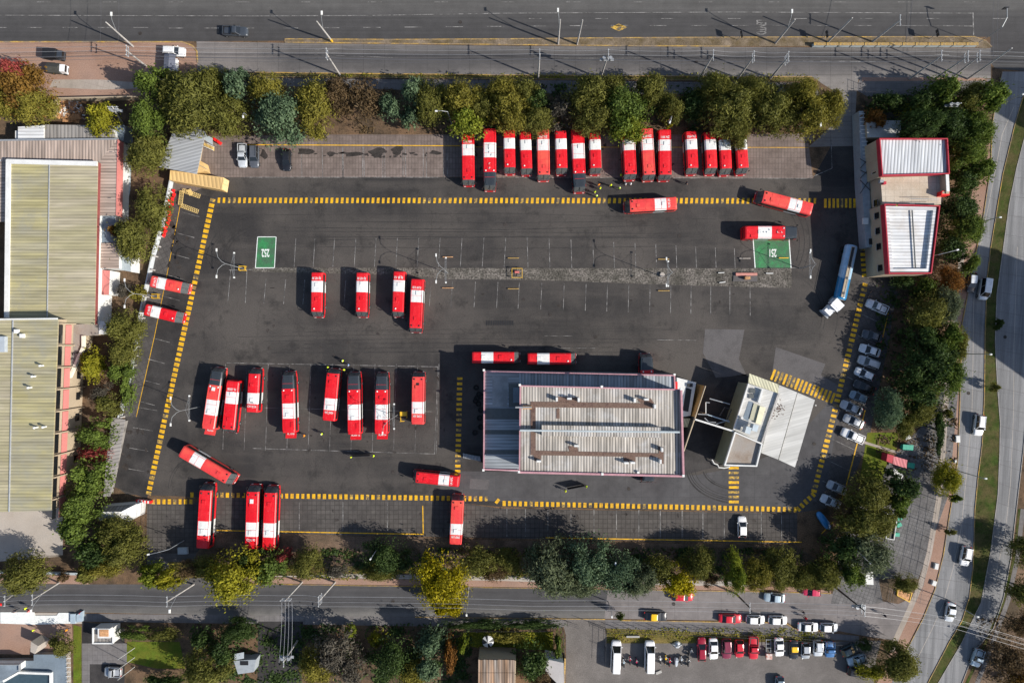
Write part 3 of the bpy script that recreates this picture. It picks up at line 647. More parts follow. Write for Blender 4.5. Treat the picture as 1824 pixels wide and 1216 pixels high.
# ================================================================ BUSES
def bus_ring(x, w, zt, zb=.34):
    sill = min(1.25, zt - .05); head = min(2.45, zt - .03)
    half = [(w * .96, zb), (w, .62), (w, sill), (w * .985, head), (w * .95, max(zt - .22, head + .005)), (w * .80, zt - .05), (w * .4, zt)]
    pts = [(x, -y, z) for y, z in half] + [(x, y, z) for y, z in half[::-1]]
    return pts      # 14 points; segments 2 = windows (right), 10 = windows (left), 4-8 roof
BH = 3.05
def bus_proto(kind):
    """local x = forward, z = up, origin under the middle of the roof"""
    Lr, w, dark = {'short': (7.3, 1.14, 0), 'mid': (9.0, 1.25, 0), 'long': (11.1, 1.28, .765)}[kind]
    over = {'short': 1.05, 'mid': .9, 'long': .75}[kind]
    x0 = -Lr / 2; xf = Lr / 2
    wb = {'short': (.21, .50), 'mid': (.22, .47), 'long': (.245, .51)}[kind]
    X = lambda t: x0 + t * Lr
    st = [(x0 - .12, w * .93, BH - .5), (x0, w * .985, BH - .08), (x0 + .25, w, BH), (X(wb[0]) - .01, w, BH), (X(wb[0]) + .01, w, BH), (X(wb[1]) - .01, w, BH), (X(wb[1]) + .01, w, BH)]
    if dark: st += [(X(dark) - .01, w, BH), (X(dark) + .01, w * .995, BH), (X(.9), w * .97, BH - .04), (xf, w * .9, BH - .12)]
    else: st += [(xf - .3, w, BH), (xf, w * .985, BH - .04)]
    iroof = len(st) - 1
    st += [(xf + over * .82, w * (.9 if not dark else .84), 1.35), (xf + over * .95, w * .86, 1.05), (xf + over, w * .78, .8)]
    rings = [bus_ring(*s) for s in st]
    def mi(i, j):
        band = i in (3, 4, 5) or i == 4
        roof = 4 <= j <= 8
        if i >= iroof + 1: return 0
        if i == iroof:
            return 5 if 3 <= j <= 9 else (2 if 2 <= j <= 10 else 0)
        if dark and i >= 8 and 3 <= j <= 9: return 3
        sb = (i == 4)
        if sb and j not in (2, 10): return 1
        if j in (2, 10) and 1 <= i: return 0 if i < 2 else 4
        return 0
    body = MB(); body.loft(rings, mi, True, (0, 0))
    pr = Proto('city_bus')
    pr.add('body', body, ['red', 'buswhite', 'glass', 'glassroof', 'black', 'windscreen'])
    for sgn in (-1, 1):            # glazing strips with pillars
        wi = MB(); n = int(Lr / 1.25)
        for k in range(n):
            a = x0 + .45 + k * (Lr - .7) / n; b = a + (Lr - .7) / n - .1
            y0 = sgn * (w + .006); y1 = sgn * (w * .985 + .010)
            q = [(a, y0, 1.3), (b, y0, 1.3), (b, y1, 2.4), (a, y1, 2.4)]
            wi.add(q if sgn < 0 else q[::-1], [(0, 1, 2, 3)])
        pr.add('side_windows', wi, ['glass'])
    rw = MB(); rw.add([(x0 - .135, -w * .75, 1.5), (x0 - .135, w * .75, 1.5), (x0 - .08, w * .72, 2.4), (x0 - .08, -w * .72, 2.4)], [(3, 2, 1, 0)]); pr.add('rear_window', rw, ['glass'])
    # windscreen bars and wipers
    ws = MB(); zz = lambda t: (BH - .1) * (1 - t) + 1.35 * t
    for y in (0,): ws.tube([(xf + .06, y, zz(.0)), (xf + over * .82, y, 1.38)], .035, 4)
    ws.tube([(xf + over * .78, -.5, 1.5), (xf + over * .45, -.1, zz(.5))], .02, 4); ws.tube([(xf + over * .78, .5, 1.5), (xf + over * .45, .9, zz(.5))], .02, 4)
    ws.box((xf + over * .9, 0, 1.22), (.12, w * 1.6, .1), 0)
    pr.add('windscreen_frame', ws, ['black', 'lampw'])
    for x in (x0 + 1.7, xf - (.9 if kind != 'long' else 1.6)):
        for sgn in (-1, 1):
            wh = MB(); wh.cyl((0, 0, 0), .46, .28, 'Y', 14, 0); wh.cyl((0, sgn * .145, 0), .24, .03, 'Y', 10, 1)
            pr.add('wheel', wh, ['tyre', 'rim'], loc=(x, sgn * (w - .13), .46))
    for sgn in (-1, 1):
        mi_ = MB(); mi_.tube([(xf + .1, sgn * w * .93, 2.6), (xf + .45, sgn * (w + .12), 2.55), (xf + .5, sgn * (w + .2), 2.2)], .035, 5); mi_.box((xf + .5, sgn * (w + .2), 2.0), (.12, .24, .42)); pr.add('wing_mirror', mi_, ['black'])
        hl = MB(); hl.box((xf + over * .97, sgn * w * .62, .85), (.12, .34, .2)); pr.add('headlight', hl, ['lampw'])
        tl = MB(); tl.box((x0 - .13, sgn * w * .8, 1.0), (.06, .2, .5)); pr.add('tail_light', tl, ['lampr'])
    # roof details
    h = MB(); xw = X(wb[0]) + .55; h.box((xw, .12, BH + .05), (.75, .7, .13), taper=.93); pr.add('roof_hatch', h, ['buswhite'])
    h = MB(); xr = X({'short': .68, 'mid': .80, 'long': .64}[kind]); h.box((xr, .05, BH + .05), (.7, .68, .12), taper=.93); h.box((xr + .02, .42, BH + .07), (.55, .05, .14)); pr.add('roof_hatch', h, ['red'])
    f = MB(); f.sphere((0, 0, 0), .17, 0, 8, 6, (1, 1, .8))
    fx = (X(dark) - .3) if dark else xf - .55
    if kind == 'short': pr.add('roof_vent', f, ['lampw'], loc=(fx, -.42, BH + .04), smooth=True)
    elif kind == 'long':
        for sgn in (-1, 1): pr.add('roof_vent', f, ['lampw'], loc=(fx, sgn * .78, BH + .0), smooth=True)
    else:
        for sgn in (-1, 1): pr.add('roof_vent', f, ['black'], loc=(fx + .1, sgn * .72, BH + .0), smooth=True)
    if kind != 'short':            # gutters along the roof edge
        gt = MB()
        for sgn in (-1, 1): gt.box((0 if not dark else -1.2, sgn * w * .83, BH - .02), ((Lr - .6) if not dark else Lr - 3.4, .05, .06))
        pr.add('roof_rail', gt, ['red'])
    if kind == 'long':
        dp = MB(); dp.add([(X(.79), -.55, BH + .012), (X(.79), .55, BH + .012), (X(.975), .85, BH - .06), (X(.975), -.85, BH - .06)], [(3, 2, 1, 0)][:1]); dp.f[0] = (3, 2, 1, 0)[::-1]
        pr.add('front_roof_panel', dp, ['glassroof'])
        lo = MB(); lo.box((X(.14), -.75, BH + .05), (1.0, .5, .12), taper=.95); pr.add('roof_unit', lo, ['red'])
    pr.Lr, pr.X, pr.wb, pr.w, pr.x0, pr.xf = Lr, X, wb, w, x0, xf
    return pr
BUS = {k: bus_proto(k) for k in ('short', 'mid', 'long')}
# fourth slot 4 (black) keeps the window band dark
def bus(kind, rear, front, label, text=None, faded=False, hatch=False, extra=None, wsc=1.0):
    pr = BUS[kind]; a = P(rear[0], rear[1], BH); b = P(front[0], front[1], BH)
    d = b - a; L = d.length; rz = math.atan2(d.y, d.x); c = (a + b) / 2
    k = L / pr.Lr
    over = {M['red'].name: M['redfaded']} if faded else None
    root = pr.place(label, 'bus', (c.x, c.y, 0.03), rz, 'red and white city buses', (k, wsc, 1), over)
    for o in root.children:
        if o.name.startswith('roof_hatch'): o.location.x += random.uniform(-.25, .25); o.location.y += random.uniform(-.12, .12)
    if kind == 'mid' or random.random() < .35:
        nn = int(pr.Lr / 1.5)
        for q in range(1, nn): sm = MB(); sm.box((pr.x0 + q * pr.Lr / nn, 0, BH + .004), (.04, pr.w * 1.5, .016)); part('roof_seam', sm, ['redfaded' if faded else 'red'], root)
    if extra == 'vents':
        for q in (.3, .36, .42, .47, .62, .7): e = MB(); e.box((pr.X(q), .35 if int(q * 100) % 2 else -.1, BH + .06), (.3, .08, .14)); e.box((pr.X(q) - .12, (.35 if int(q * 100) % 2 else -.1) + .1, BH + .06), (.08, .25, .14)); part('roof_vent', e, ['buswhite'], root)
    if text:
        me = text_mesh(text, .62, .004, sx=1.0); me.materials.append(M['buswhite'])
        xs = [v.co.x for v in me.vertices]; cw = max(xs) - min(xs)
        me.transform(Matrix.Diagonal((1.65 / cw, 1, 1, 1)))
        tx = pr.X(pr.wb[0]) - .5
        o = link('fleet_number', me, root, (tx, 0, BH + .012), R(-90)); o.scale = (1, 1 / k, 1)
    if hatch:
        hb = MB(); hb.box((-.55, 0, 0), (1.15, 2.1, .08), 0, ry=R(16)); hb.box((-.06, 0, 0), (.1, 2.2, .12), 1)
        ho = part('engine_hatch', hb, ['redfaded' if faded else 'red', 'black'], root, loc=(pr.x0 - .1, -.15, 1.9))
        ho['label'] = 'rear engine hatch lifted open'
        if isinstance(hatch, str):
            me = text_mesh(hatch, .42, .004); me.materials.append(M['buswhite']); o = link('hatch_number', me, ho, (-.42, 0, .02 - .05 + .02), R(-90)); o.rotation_euler = (0, R(0), R(-90)); o.location = (-.30, 0, .10)
    if extra == 'hole':
        e = MB(); e.box((pr.X(.28 if kind == 'short' else .84), .05, BH + .012), (.62, .6, .03)); part('roof_opening', e, ['black'], root)
    if extra == 'panel':
        e = MB(); e.box((pr.X(.84 if kind == 'mid' else .7), .0, BH + .13), (.68, .68, .05)); part('roof_hatch_cover', e, ['buswhite'], root)
    return root
B = bus
B('mid', (833, 239), (834, 320), 'westernmost bus of the top row, its roof lettered near the tail', 'WA 3618')
B('long', (872, 229), (872.3, 330), 'long bus with dark glass nose, second from the west in the top row', extra='vents')
B('short', (906.5, 232), (908, 298), 'short bus right of the first dark nosed long bus in the top row')
B('short', (935.5, 235), (938, 300), 'short bus fourth from the west in the top row, white dot on roof')
B('mid', (967, 230), (968.5, 311), 'paler red bus with roof number between two short buses in the top row', 'ZN 6706', faded=True)
B('short', (998.7, 233), (1001, 299), 'short bus left of the long dark nosed bus by the group of workers')
B('long', (1029, 230), (1033, 333), 'long dark nosed bus beside the workers in yellow vests')
B('short', (1059.5, 235), (1061.5, 299), 'short bus just right of the long bus, behind the workers')
B('mid', (1119.5, 230), (1123.5, 310), 'bus half under the bright tree in the top row, left of the faded one')
B('mid', (1152, 229), (1157, 311), 'faded bus with a square red hatch, tail under the leaves in the top row', 'ZN 4578', faded=True)
B('mid', (1184.3, 231), (1185.5, 311), 'bus clear of the trees, just right of the faded one in the top row', 'ZN 3011')
B('short', (1231, 234), (1234.5, 299), 'first short bus of the last four at the east end of the top row', 'ZN 4921')
B('short', (1265, 235), (1268.5, 299), 'second short bus of the last four at the east end of the top row')
B('short', (1291.3, 235), (1294.4, 300), 'third short bus of the last four, tail in tree shade')
B('short', (1319.5, 235), (1324.3, 299), 'easternmost bus of the top row, tail clipped by a tree')
B('mid', (1205.5, 361.2), (1122.3, 365.8), 'bus driving west over the upper yellow dashes', 'FLXS 29', faded=True)
B('mid', (1447, 372.5), (1360, 349.5), 'slanted bus crossing the dashes near the office block', None, faded=True)
B('long', (1328, 413.3), (1420, 413.3), 'bus parked over the green bay 251', extra='vents')
B('short', (564, 485.6), (563, 555), 'lone bus third stall from bay 252, below the gravel strip', 'BJ HZ 30', extra='')
B('short', (644.3, 486), (643, 555), 'bus with a small open roof flap below the gravel strip', 'BJ HZ 32', extra='')
B('short', (710.6, 484), (708, 555), 'short bus beside the longer one below the gravel strip', 'BJ JR 12')
B('mid', (743.2, 497.6), (739.4, 584), 'longer bus of the touching pair below the gravel strip', 'FLXW 3133')
B('short', (267.7, 500.3), (322.5, 512), 'upper of two buses nosing out from the west wall', 'CJ RA 20', faded=True)
B('short', (257.5, 551), (312.3, 564.2), 'lower of two buses nosing out from the west wall', 'BJ HA 27')
B('long', (369.6, 764), (385.4, 661.7), 'leftmost long bus of the repair row with white roof hatch', hatch='FLX 81', faded=True, extra='panel')
B('mid', (414.3, 678.8), (405.8, 764.3), 'bus wedged against the long leftmost bus of the repair row', 'HL UDDB')
B('short', (447.9, 733.4), (451.8, 665.7), 'short bus with a hole in its white roof band', 'CW HJ 26', extra='hole')
B('long', (513.7, 770.3), (511.7, 668.3), 'long bus standing alone with its tail flap open beside a worker in orange', hatch='FL 1078')
B('mid', (584.7, 748.6), (592.4, 665), 'tilted bus with workers at its nose, no flap', 'WC JW54')
B('long', (630.1, 772.9), (628.8, 669.6), 'left one of two matching long buses in the repair row', hatch='FLXW 16')
B('long', (678, 772.2), (679.3, 670.3), 'right one of two matching long buses, beside the yellow frame', hatch='FLXR 74')
B('mid', (743.2, 755), (744.5, 671), 'faded bus at the right end of the repair row', 'HY 0653', faded=True, extra='hole')
B('mid', (322, 803.5), (405.5, 852.4), 'bus turning diagonally in the lower left of the yard', None, faded=True, wsc=.95)
B('mid', (359.7, 976.3), (365.5, 873.2), 'bus alone in the lower left bay, its white band dappled by leaf shade', None)
B('mid', (446.2, 978), (449.3, 875.9), 'left bus of the touching pair in the lower bays', 'CJ JZ 90', extra='panel')
B('mid', (477.3, 979), (480.9, 877.7), 'right bus of the touching pair in the lower bays')
B('mid', (816.7, 857.5), (741, 849.6), 'bus driving west near the foot of the short dash line', 'LA AFC', wsc=.9)
B('mid', (810.8, 969.3), (814.7, 891), 'faded bus backed between the lower bays beside a yellow corner line', 'WY 6860', faded=True)
B('short', (841.7, 636.8), (916, 636.8), 'left bus of the two along the workshop north wall', wsc=1.0)
B('short', (940.8, 639), (1017.3, 639), 'right bus of the two along the workshop north wall')
B('long', (1155, 735), (1152.4, 636), 'bus with its dark nose poking out north of the workshop roof')
B('long', (1157, 765), (1156, 856), 'bus with only its nose showing south of the workshop roof')

# ================================================================ CARS
def rect_ring(x, w, z0, z1, tw):
    zm = (z0 + z1) / 2 + .05
    return [(x, -w * .94, z0), (x, -w, zm - .12), (x, -w * .99, zm + .12), (x, -(w * .4 + tw * .6), z1 - .04), (x, -tw * .8, z1 + .01), (x, 0, z1 + .035), (x, tw * .8, z1 + .01), (x, (w * .4 + tw * .6), z1 - .04), (x, w * .99, zm + .12), (x, w, zm - .12), (x, w * .94, z0)]
CARK = {  # L, W, H, belt z, hood z, cabin base x0,x1, roof x0,x1
    'sedan': (4.5, 1.78, 1.45, .92, .86, (-1.70, 1.05), (-1.0, .20)),
    'hatch': (3.9, 1.72, 1.50, .92, .88, (-1.86, 1.0), (-1.35, .15)),
    'suv': (4.5, 1.84, 1.75, 1.05, 1.0, (-2.15, 1.0), (-1.95, .3)),
    'minivan': (5.0, 1.88, 2.05, 1.1, 1.05, (-2.45, 1.75), (-2.38, .85)),
    'minibus': (6.0, 2.0, 2.25, 1.15, 1.1, (-2.95, 2.1), (-2.9, 1.1)),
    'pickup': (5.0, 1.82, 1.72, 1.05, 1.02, (-.6, 1.15), (-.35, .45)),
}
def car_proto(kind):
    L, W, Hh, bz, hz, cb, rf = CARK[kind]; w = W / 2; x0 = -L / 2; x1 = L / 2
    pr = Proto({'minivan': 'parked_van', 'minibus': 'minibus', 'pickup': 'pickup_truck'}.get(kind, 'parked_car'))
    b = MB(); rings = []
    for x, ww, z0, z1, tw in [(x0, w * .66, .45, .70, w * .56), (x0 + .06, w * .82, .34, bz - .14, w * .70), (x0 + .2, w * .93, .28, bz - .06, w * .82), (x0 + .5, w, .25, bz, w * .92), (0, w, .25, bz, w * .95), (cb[1], w, .25, (bz + hz) / 2, w * .93), (x1 - .5, w * .97, .25, hz - .06, w * .86), (x1 - .22, w * .90, .28, hz - .14, w * .74), (x1 - .07, w * .76, .32, hz - .26, w * .6), (x1, w * .55, .42, .58, w * .45)]:
        rings.append(rect_ring(x, ww, z0, z1, tw))
    b.loft(rings, 0, True); pr.add('body', b, ['carpaint'], smooth=True)
    gl = MB(); cw = w * .88; rw = w * .70
    zb = bz - .03; zr = Hh - .05
    gl.add([(cb[0], -cw, zb), (cb[1], -cw, zb), (cb[1], cw, zb), (cb[0], cw, zb), (rf[0], -rw, zr), (rf[1], -rw, zr), (rf[1], rw, zr), (rf[0], rw, zr)],
           [(4, 5, 6, 7), (0, 1, 5, 4), (1, 2, 6, 5), (2, 3, 7, 6), (3, 0, 4, 7)])
    pr.add('windows', gl, ['glass'])
    rp = MB(); rr = []
    xa, xb = rf[0] - .03, rf[1] + .05
    for x, ww, z in [(xa, rw * .9, zr + .0), (xa + .12, rw * 1.02, zr + .045), ((xa + xb) / 2, rw * 1.03, zr + .075), (xb - .12, rw * 1.0, zr + .045), (xb, rw * .9, zr)]:
        rr.append([(x, -ww, z - .03), (x, -ww * .8, z + .01), (x, ww * .8, z + .01), (x, ww, z - .03)])
    rp.loft(rr, 0, True); pr.add('roof', rp, ['roofpaint'])
    for sg in (-1, 1):
        for (xb_, xt) in ((cb[0], rf[0]), (cb[1], rf[1]), ((cb[0] + cb[1]) / 2, (rf[0] + rf[1]) / 2)):
            pl = MB(); pl.tube([(xb_, sg * cw * 1.0, zb), (xt, sg * rw * 1.0, zr)], .045, 4); pr.add('pillar', pl, ['carpaint'])
    for x in (x0 + .75, x1 - .8):
        for sg in (-1, 1):
            wh = MB(); wh.cyl((0, 0, 0), .32, .2, 'Y', 12, 0); wh.cyl((0, sg * .105, 0), .18, .02, 'Y', 8, 1); pr.add('wheel', wh, ['tyre', 'rim'], loc=(x, sg * (w - .08), .32))
    for sg in (-1, 1):
        h = MB(); h.box((x1 - .2, sg * w * .64, hz - .21), (.2, .2, .1), taper=.8); pr.add('headlight', h, ['rim'])
        h = MB(); h.box((x0 + .05, sg * w * .7, bz - .2), (.14, .28, .13)); pr.add('tail_light', h, ['lampr'])
        h = MB(); h.box((cb[1] - .25, sg * (w + .09), bz + .03), (.14, .2, .12)); pr.add('wing_mirror', h, ['carpaint'])
    if kind == 'pickup':
        bd = MB(); bd.box((x0 + 1.02, 0, bz + .004), (1.6, W * .84, .02)); pr.add('load_bed', bd, ['black'])
        rl = MB()
        for sg in (-1, 1): rl.box((x0 + 1.0, sg * w * .93, bz + .07), (1.75, .09, .12))
        rl.box((x0 + .12, 0, bz + .07), (.09, W * .85, .12)); rl.box((cb[0] - .1, 0, bz + .2), (.06, W * .82, .4)); pr.add('bed_rail', rl, ['carpaint'])
    if kind == 'suv':
        rk = MB()
        for sg in (-1, 1): rk.tube([(rf[0] + .15, sg * rw * .86, Hh + .08), (rf[1] - .15, sg * rw * .86, Hh + .08)], .03, 4)
        pr.add('roof_rails', rk, ['black'])
    return pr
M['carpaint'] = mat_plain('car_paint', (.5, .5, .5), .25, .5, 0, .6); M['roofpaint'] = mat_plain('car_roof_paint', (.5, .5, .5), .25, .5, 0, .6)
CAR = {k: car_proto(k) for k in CARK}
PAINT = {}
for n, c, me_ in [('white', (.80, .80, .80), 0), ('silver', (.42, .44, .46), .35), ('steelblue', (.20, .26, .31), .3), ('palesilver', (.60, .63, .66), .2), ('black', (.015, .016, .02), 0), ('darkgrey', (.06, .07, .085), .2), ('red', (.55, .015, .03), 0), ('darkred', (.30, .01, .03), 0), ('maroon', (.22, .03, .06), .1), ('yellow', (.85, .50, .01), 0), ('blue', (.06, .17, .38), .2), ('lightblue', (.45, .55, .62), .2), ('teal', (.03, .06, .07), .2), ('grey', (.12, .13, .15), .3), ('magenta', (.55, .03, .09), 0), ('beige', (.45, .43, .39), .2), ('brightblue', (.03, .22, .50), 0)]:
    PAINT[n] = mat_plain('paint_' + n, c, .28, .5, me_, .5)
def car(kind, px, py, ang, col, label, cat='car', roof=None, length=None, group=None, z=.03):
    """ang: picture angle the nose points to, degrees clockwise from right (screen y down)"""
    pr = CAR[kind]; p = P(px, py, .8); k = (length or CARK[kind][0]) / CARK[kind][0]
    over = {M['carpaint'].name: PAINT[col], M['roofpaint'].name: PAINT[roof or col]}
    return pr.place(label, cat, (p.x, p.y, z), R(-ang), group, (k, 1, 1), over)
gl_, gr_, gp_ = 'cars in the east bays', 'vehicles driving on the roads', 'vehicles in the bottom right car park'
car('pickup', 419, 56, 2, 'darkgrey', 'dark grey pickup driving along the avenue', 'pickup', group=gr_)
car('suv', 311, 92, 3, 'white', 'white estate with roof bars at the east end of the dirt lot', length=4.2)
car('pickup', 432, 277, 90, 'palesilver', 'silver white pickup with dark load bed in the upper left bays', 'pickup', length=4.7)
car('suv', 453, 279, 90, 'grey', 'dark grey off roader parked tight beside the pale pickup', length=4.4)
car('hatch', 510.5, 285, 90, 'black', 'black car alone in the upper left bays', length=4.3)
A = 204
car('pickup', 1562, 546, A, 'palesilver', 'silver pickup below the office block at the top of the east bays', 'pickup', length=4.4, group=gl_)
car('sedan', 1554, 598, A - 8, 'darkgrey', 'very dark car second in the east bays, deep in tree shade', group=gl_, length=4)
car('sedan', 1550, 624, A - 6, 'palesilver', 'silver saloon between the shaded dark car and the grey estate with a rack', group=gl_, length=4.2)
car('suv', 1547, 645, A - 4, 'silver', 'grey estate with roof rack in the east bays', group=gl_, length=4.2)
car('hatch', 1540, 666, A, 'palesilver', 'pale silver hatchback above the black saloon in the east bays', group=gl_)
car('sedan', 1540, 689, A, 'black', 'black saloon in the middle of the east bays', group=gl_, length=4.4)
car('hatch', 1530, 707, A, 'steelblue', 'steel blue small car just below the black saloon', group=gl_, length=3.6)
car('sedan', 1517, 726, A, 'silver', 'silver saloon sticking furthest out of its bay by the crossing bars', group=gl_, length=4.5)
car('sedan', 1521, 750, A, 'silver', 'silver saloon just above the white pickup in the east bays', group=gl_, length=4.2)
car('pickup', 1519, 776, A, 'white', 'white pickup above the empty east bays', 'pickup', group=gl_, length=4.7)
car('sedan', 1491, 868, A, 'silver', 'upper silver saloon of the pair at the bottom of the east bays', group=gl_, length=4.0)
car('sedan', 1480, 893, A + 1, 'palesilver', 'lower silver saloon of the pair at the bottom of the east bays', group=gl_, length=4.1)
car('hatch', 1322, 938, -90, 'white', 'white car alone in the lower bays', length=4.1)
car('hatch', 1731, 503, 95, 'black', 'black car with pale roof on the east road', roof='palesilver', group=gr_)
car('minivan', 1753, 515, 98, 'palesilver', 'silver van on the east road beside the black car', 'van', group=gr_, length=4.3)
car('suv', 1744, 757, 97, 'white', 'white car alone in the middle of the east road', group=gr_, length=4.2)
car('suv', 1720, 990, 101, 'white', 'white car with dark side windows low on the east road', group=gr_, length=3.9)
car('sedan', 1693, 1090, 99, 'palesilver', 'silver white car on the east road near the overhead cables', group=gr_, length=3.8)
car('pickup', 1741, 1171, 108, 'lightblue', 'pale truck loaded with goods on the outer carriageway', 'pickup', group=gr_, length=3.6)
car('hatch', 1216, 1062, 2, 'red', 'red car half hidden under the bright yellow tree', group=gr_, length=4.3)
car('sedan', 1168, 1097, 2, 'black', 'black taxi with yellow roof on the street', 'taxi', 'yellow', group=gr_, length=4.5)
car('sedan', 1301, 1101, 2, 'red', 'red saloon parked along the bottom street', group=gr_)
car('hatch', 1346, 1103, 2, 'white', 'white hatchback right behind the red saloon on the bottom street', group=gr_, length=3.7)
car('hatch', 1386, 1104, 2, 'white', 'white hatchback at the kink of the yellow kerb', group=gr_, length=3.7)
car('sedan', 1440, 1116, 2, 'white', 'white saloon past the kink of the kerb on the bottom street', group=gr_, length=4.1)
car('hatch', 1477, 1117, 2, 'palesilver', 'last pale car at the east end of the bottom street', roof='white', group=gr_, length=3.6)
car('sedan', 1380, 1064, 184, 'lightblue', 'pale blue saloon driving west on the bottom street', group=gr_, length=4.1)
car('hatch', 1446, 1053, 183, 'magenta', 'crimson car by the trees on the bottom street', group=gr_, length=3.6)
car('minibus', 1097, 1167, -88, 'white', 'white minibus beside the side road, left one of two', 'minibus', group=gp_, length=6.0)
car('minibus', 1157, 1167, -89, 'white', 'white minibus between two clusters of motorbikes', 'minibus', group=gp_, length=5.9)
car('hatch', 1250, 1156, -90, 'darkred', 'dark red car next to the motorbikes', group=gp_, length=4.6)
car('sedan', 1271, 1155, 89, 'white', 'white saloon between dark red and maroon cars', group=gp_, length=4.2)
car('suv', 1294, 1155, 89, 'maroon', 'maroon jeep with rack in the car park row', group=gp_, length=4.0)
car('hatch', 1317, 1155, 89, 'red', 'small red hatchback right of the maroon jeep', group=gp_, length=3.5)
car('pickup', 1342, 1153, 90, 'red', 'red pickup with an open dark bed in the car park', 'pickup', group=gp_, length=4.6)
car('sedan', 1388, 1152, 88, 'white', 'white saloon left of the yellow roofed taxi', group=gp_, length=3.7)
car('sedan', 1414, 1157, 90, 'black', 'black taxi with yellow roof in the car park row', 'taxi', 'yellow', group=gp_, length=3.7)
car('hatch', 1435, 1159, 90, 'silver', 'silver grey hatchback right of the parked taxi', group=gp_, length=3.2)
car('suv', 1457, 1154, 90, 'palesilver', 'pale grey estate with rack near the end of the car park row', group=gp_, length=3.2)
car('pickup', 1478, 1156, 90, 'blue', 'small blue pickup at the end of the car park row', 'pickup', group=gp_, length=3.2)
car('hatch', 1513, 1157, -24, 'teal', 'dark car parked askew in tree shade', group=gp_, length=3.4)
car('pickup', 1526, 1175, 164, 'lightblue', 'pale blue pickup parked askew by the dry tree', 'pickup', group=gp_, length=3.6)
car('suv', 1527, 1196, 10, 'black', 'black car in deep shade at the right of the car park', group=gp_, length=4.0)
car('hatch', 1389, 1222, 90, 'steelblue', 'blue grey car cut by the bottom edge', group=gp_)
car('pickup', 201, 1196, 183, 'silver', 'silver pickup parked by the gatehouse lawn', 'pickup', length=3.4)

# covered trailer (long blue tarpaulin), open box trailer
t = thing('covered_trailer', 'long bright blue tarpaulin trailer in the shaded south east corner', 'trailer', (*P2(1465, 926), .03), R(-55))
m = MB(); rings = []
for x, w, z in [(-2.1, .25, .5), (-1.8, .55, .9), (-1, .7, 1.15), (0.6, .72, 1.2), (1.6, .6, 1.0), (2.1, .28, .6)]: rings.append([(x, -w, .35), (x, -w * .9, z * .8), (x, 0, z), (x, w * .9, z * .8), (x, w, .35)])
m.loft(rings, 0, True); part('tarpaulin', m, PAINT['brightblue'], t, True)
for sg in (-1, 1):
    m = MB(); m.cyl((0, sg * .6, .3), .3, .16, 'Y', 12); part('wheel', m, 'tyre', t)
m = MB(); m.tube([(2.0, 0, .4), (2.9, 0, .35)], .05); part('drawbar', m, 'steeldark', t)
t = thing('box_trailer', 'skeletal flat trailer with a rusty white box at its lower end', 'trailer', (*P2(1367, 1153), .03), R(-90), gp_)
m = MB()
for sg in (-1, 1): m.box((-.6, sg * .45, .5), (2.8, .07, .1))
for k in range(4): m.box((-1.8 + k * .8, 0, .48), (.07, .9, .06))
part('chassis', m, 'steel', t)
m = MB(); m.box((1.3, 0, .75), (1.1, 1.15, .5)); part('box', m, mat('rust_white', (.60, .52, .48), .8, .1, 1, 4, .2, second=(.45, .12, .06), sfac=.6, sscale=1.4), t)
for sg in (-1, 1):
    m = MB(); m.cyl((0, sg * .62, .3), .3, .15, 'Y', 12); part('wheel', m, 'tyre', t)

# ---- tanker lorry
M['tankblue'] = mat_plain('tank_blue', (.015, .17, .36), .3, .5, 0, .3); M['tanklight'] = mat_plain('tank_pale_blue', (.30, .46, .62), .3, .5, 0, .3)
a = P(1520, 436, 2.6); b = P(1499, 533, 2.6); d = b - a; rz = math.atan2(d.y, d.x); c = (a + b) / 2; LT = d.length
t = thing('tanker_truck', 'articulated fuel tanker with blue tank and white cab jackknifed by the office', 'truck', (c.x, c.y, .03), rz)
m = MB(); rings = []
for x, s_ in [(-LT / 2, .8), (-LT / 2 + .2, .97), (-LT / 2 + .5, 1), (0.9, 1), (1.5, 1), (LT / 2 - .5, 1), (LT / 2 - .2, .97), (LT / 2, .8)]:
    rings.append([(x + (0.5 * math.sin(2 * math.pi * k / 16) if x in (.9, 1.5) else 0), 1.22 * s_ * math.cos(2 * math.pi * k / 16), 1.75 + 1.0 * s_ * math.sin(2 * math.pi * k / 16)) for k in range(16)])
m.loft(rings, lambda i, j: 0 if (i < 3) else 1, True, (2, 2)); part('tank', m, ['tanklight', 'tankblue', 'steel'], t, True)
m = MB(); m.box((0, 0, 2.79), (LT - .8, .62, .06)); m.tube([(-LT / 2 + .4, .36, 2.98), (LT / 2 - .4, .36, 2.98)], .03, 4); m.tube([(-LT / 2 + .4, -.36, 2.98), (LT / 2 - .4, -.36, 2.98)], .03, 4); part('catwalk', m, 'cream', t)
m = MB(); m.box((-2.8, 0, 2.83), (LT * .38, .5, .03)); part('dark_mat', m, 'black', t)
for x in (1.2, 4.2): m = MB(); m.cyl((x, 0, 2.86), .24, .12, 'Z', 10); part('manhole', m, 'steeldark', t)
m = MB(); m.box((0, 0, .85), (LT - .5, .9, .35)); part('chassis', m, 'black', t)
for x in (-4.6, -3.4, -2.2):
    for sg in (-1, 1): m = MB(); m.cyl((x, sg * 1.0, .5), .5, .5, 'Y', 14, 0); part('wheel', m, 'tyre', t)
cb = P(1483, 547, 1.6); rc = rz + R(-33)
cl = Matrix.Rotation(-rz, 3, 'Z') @ (cb - Vector((c.x, c.y, 1.6)))
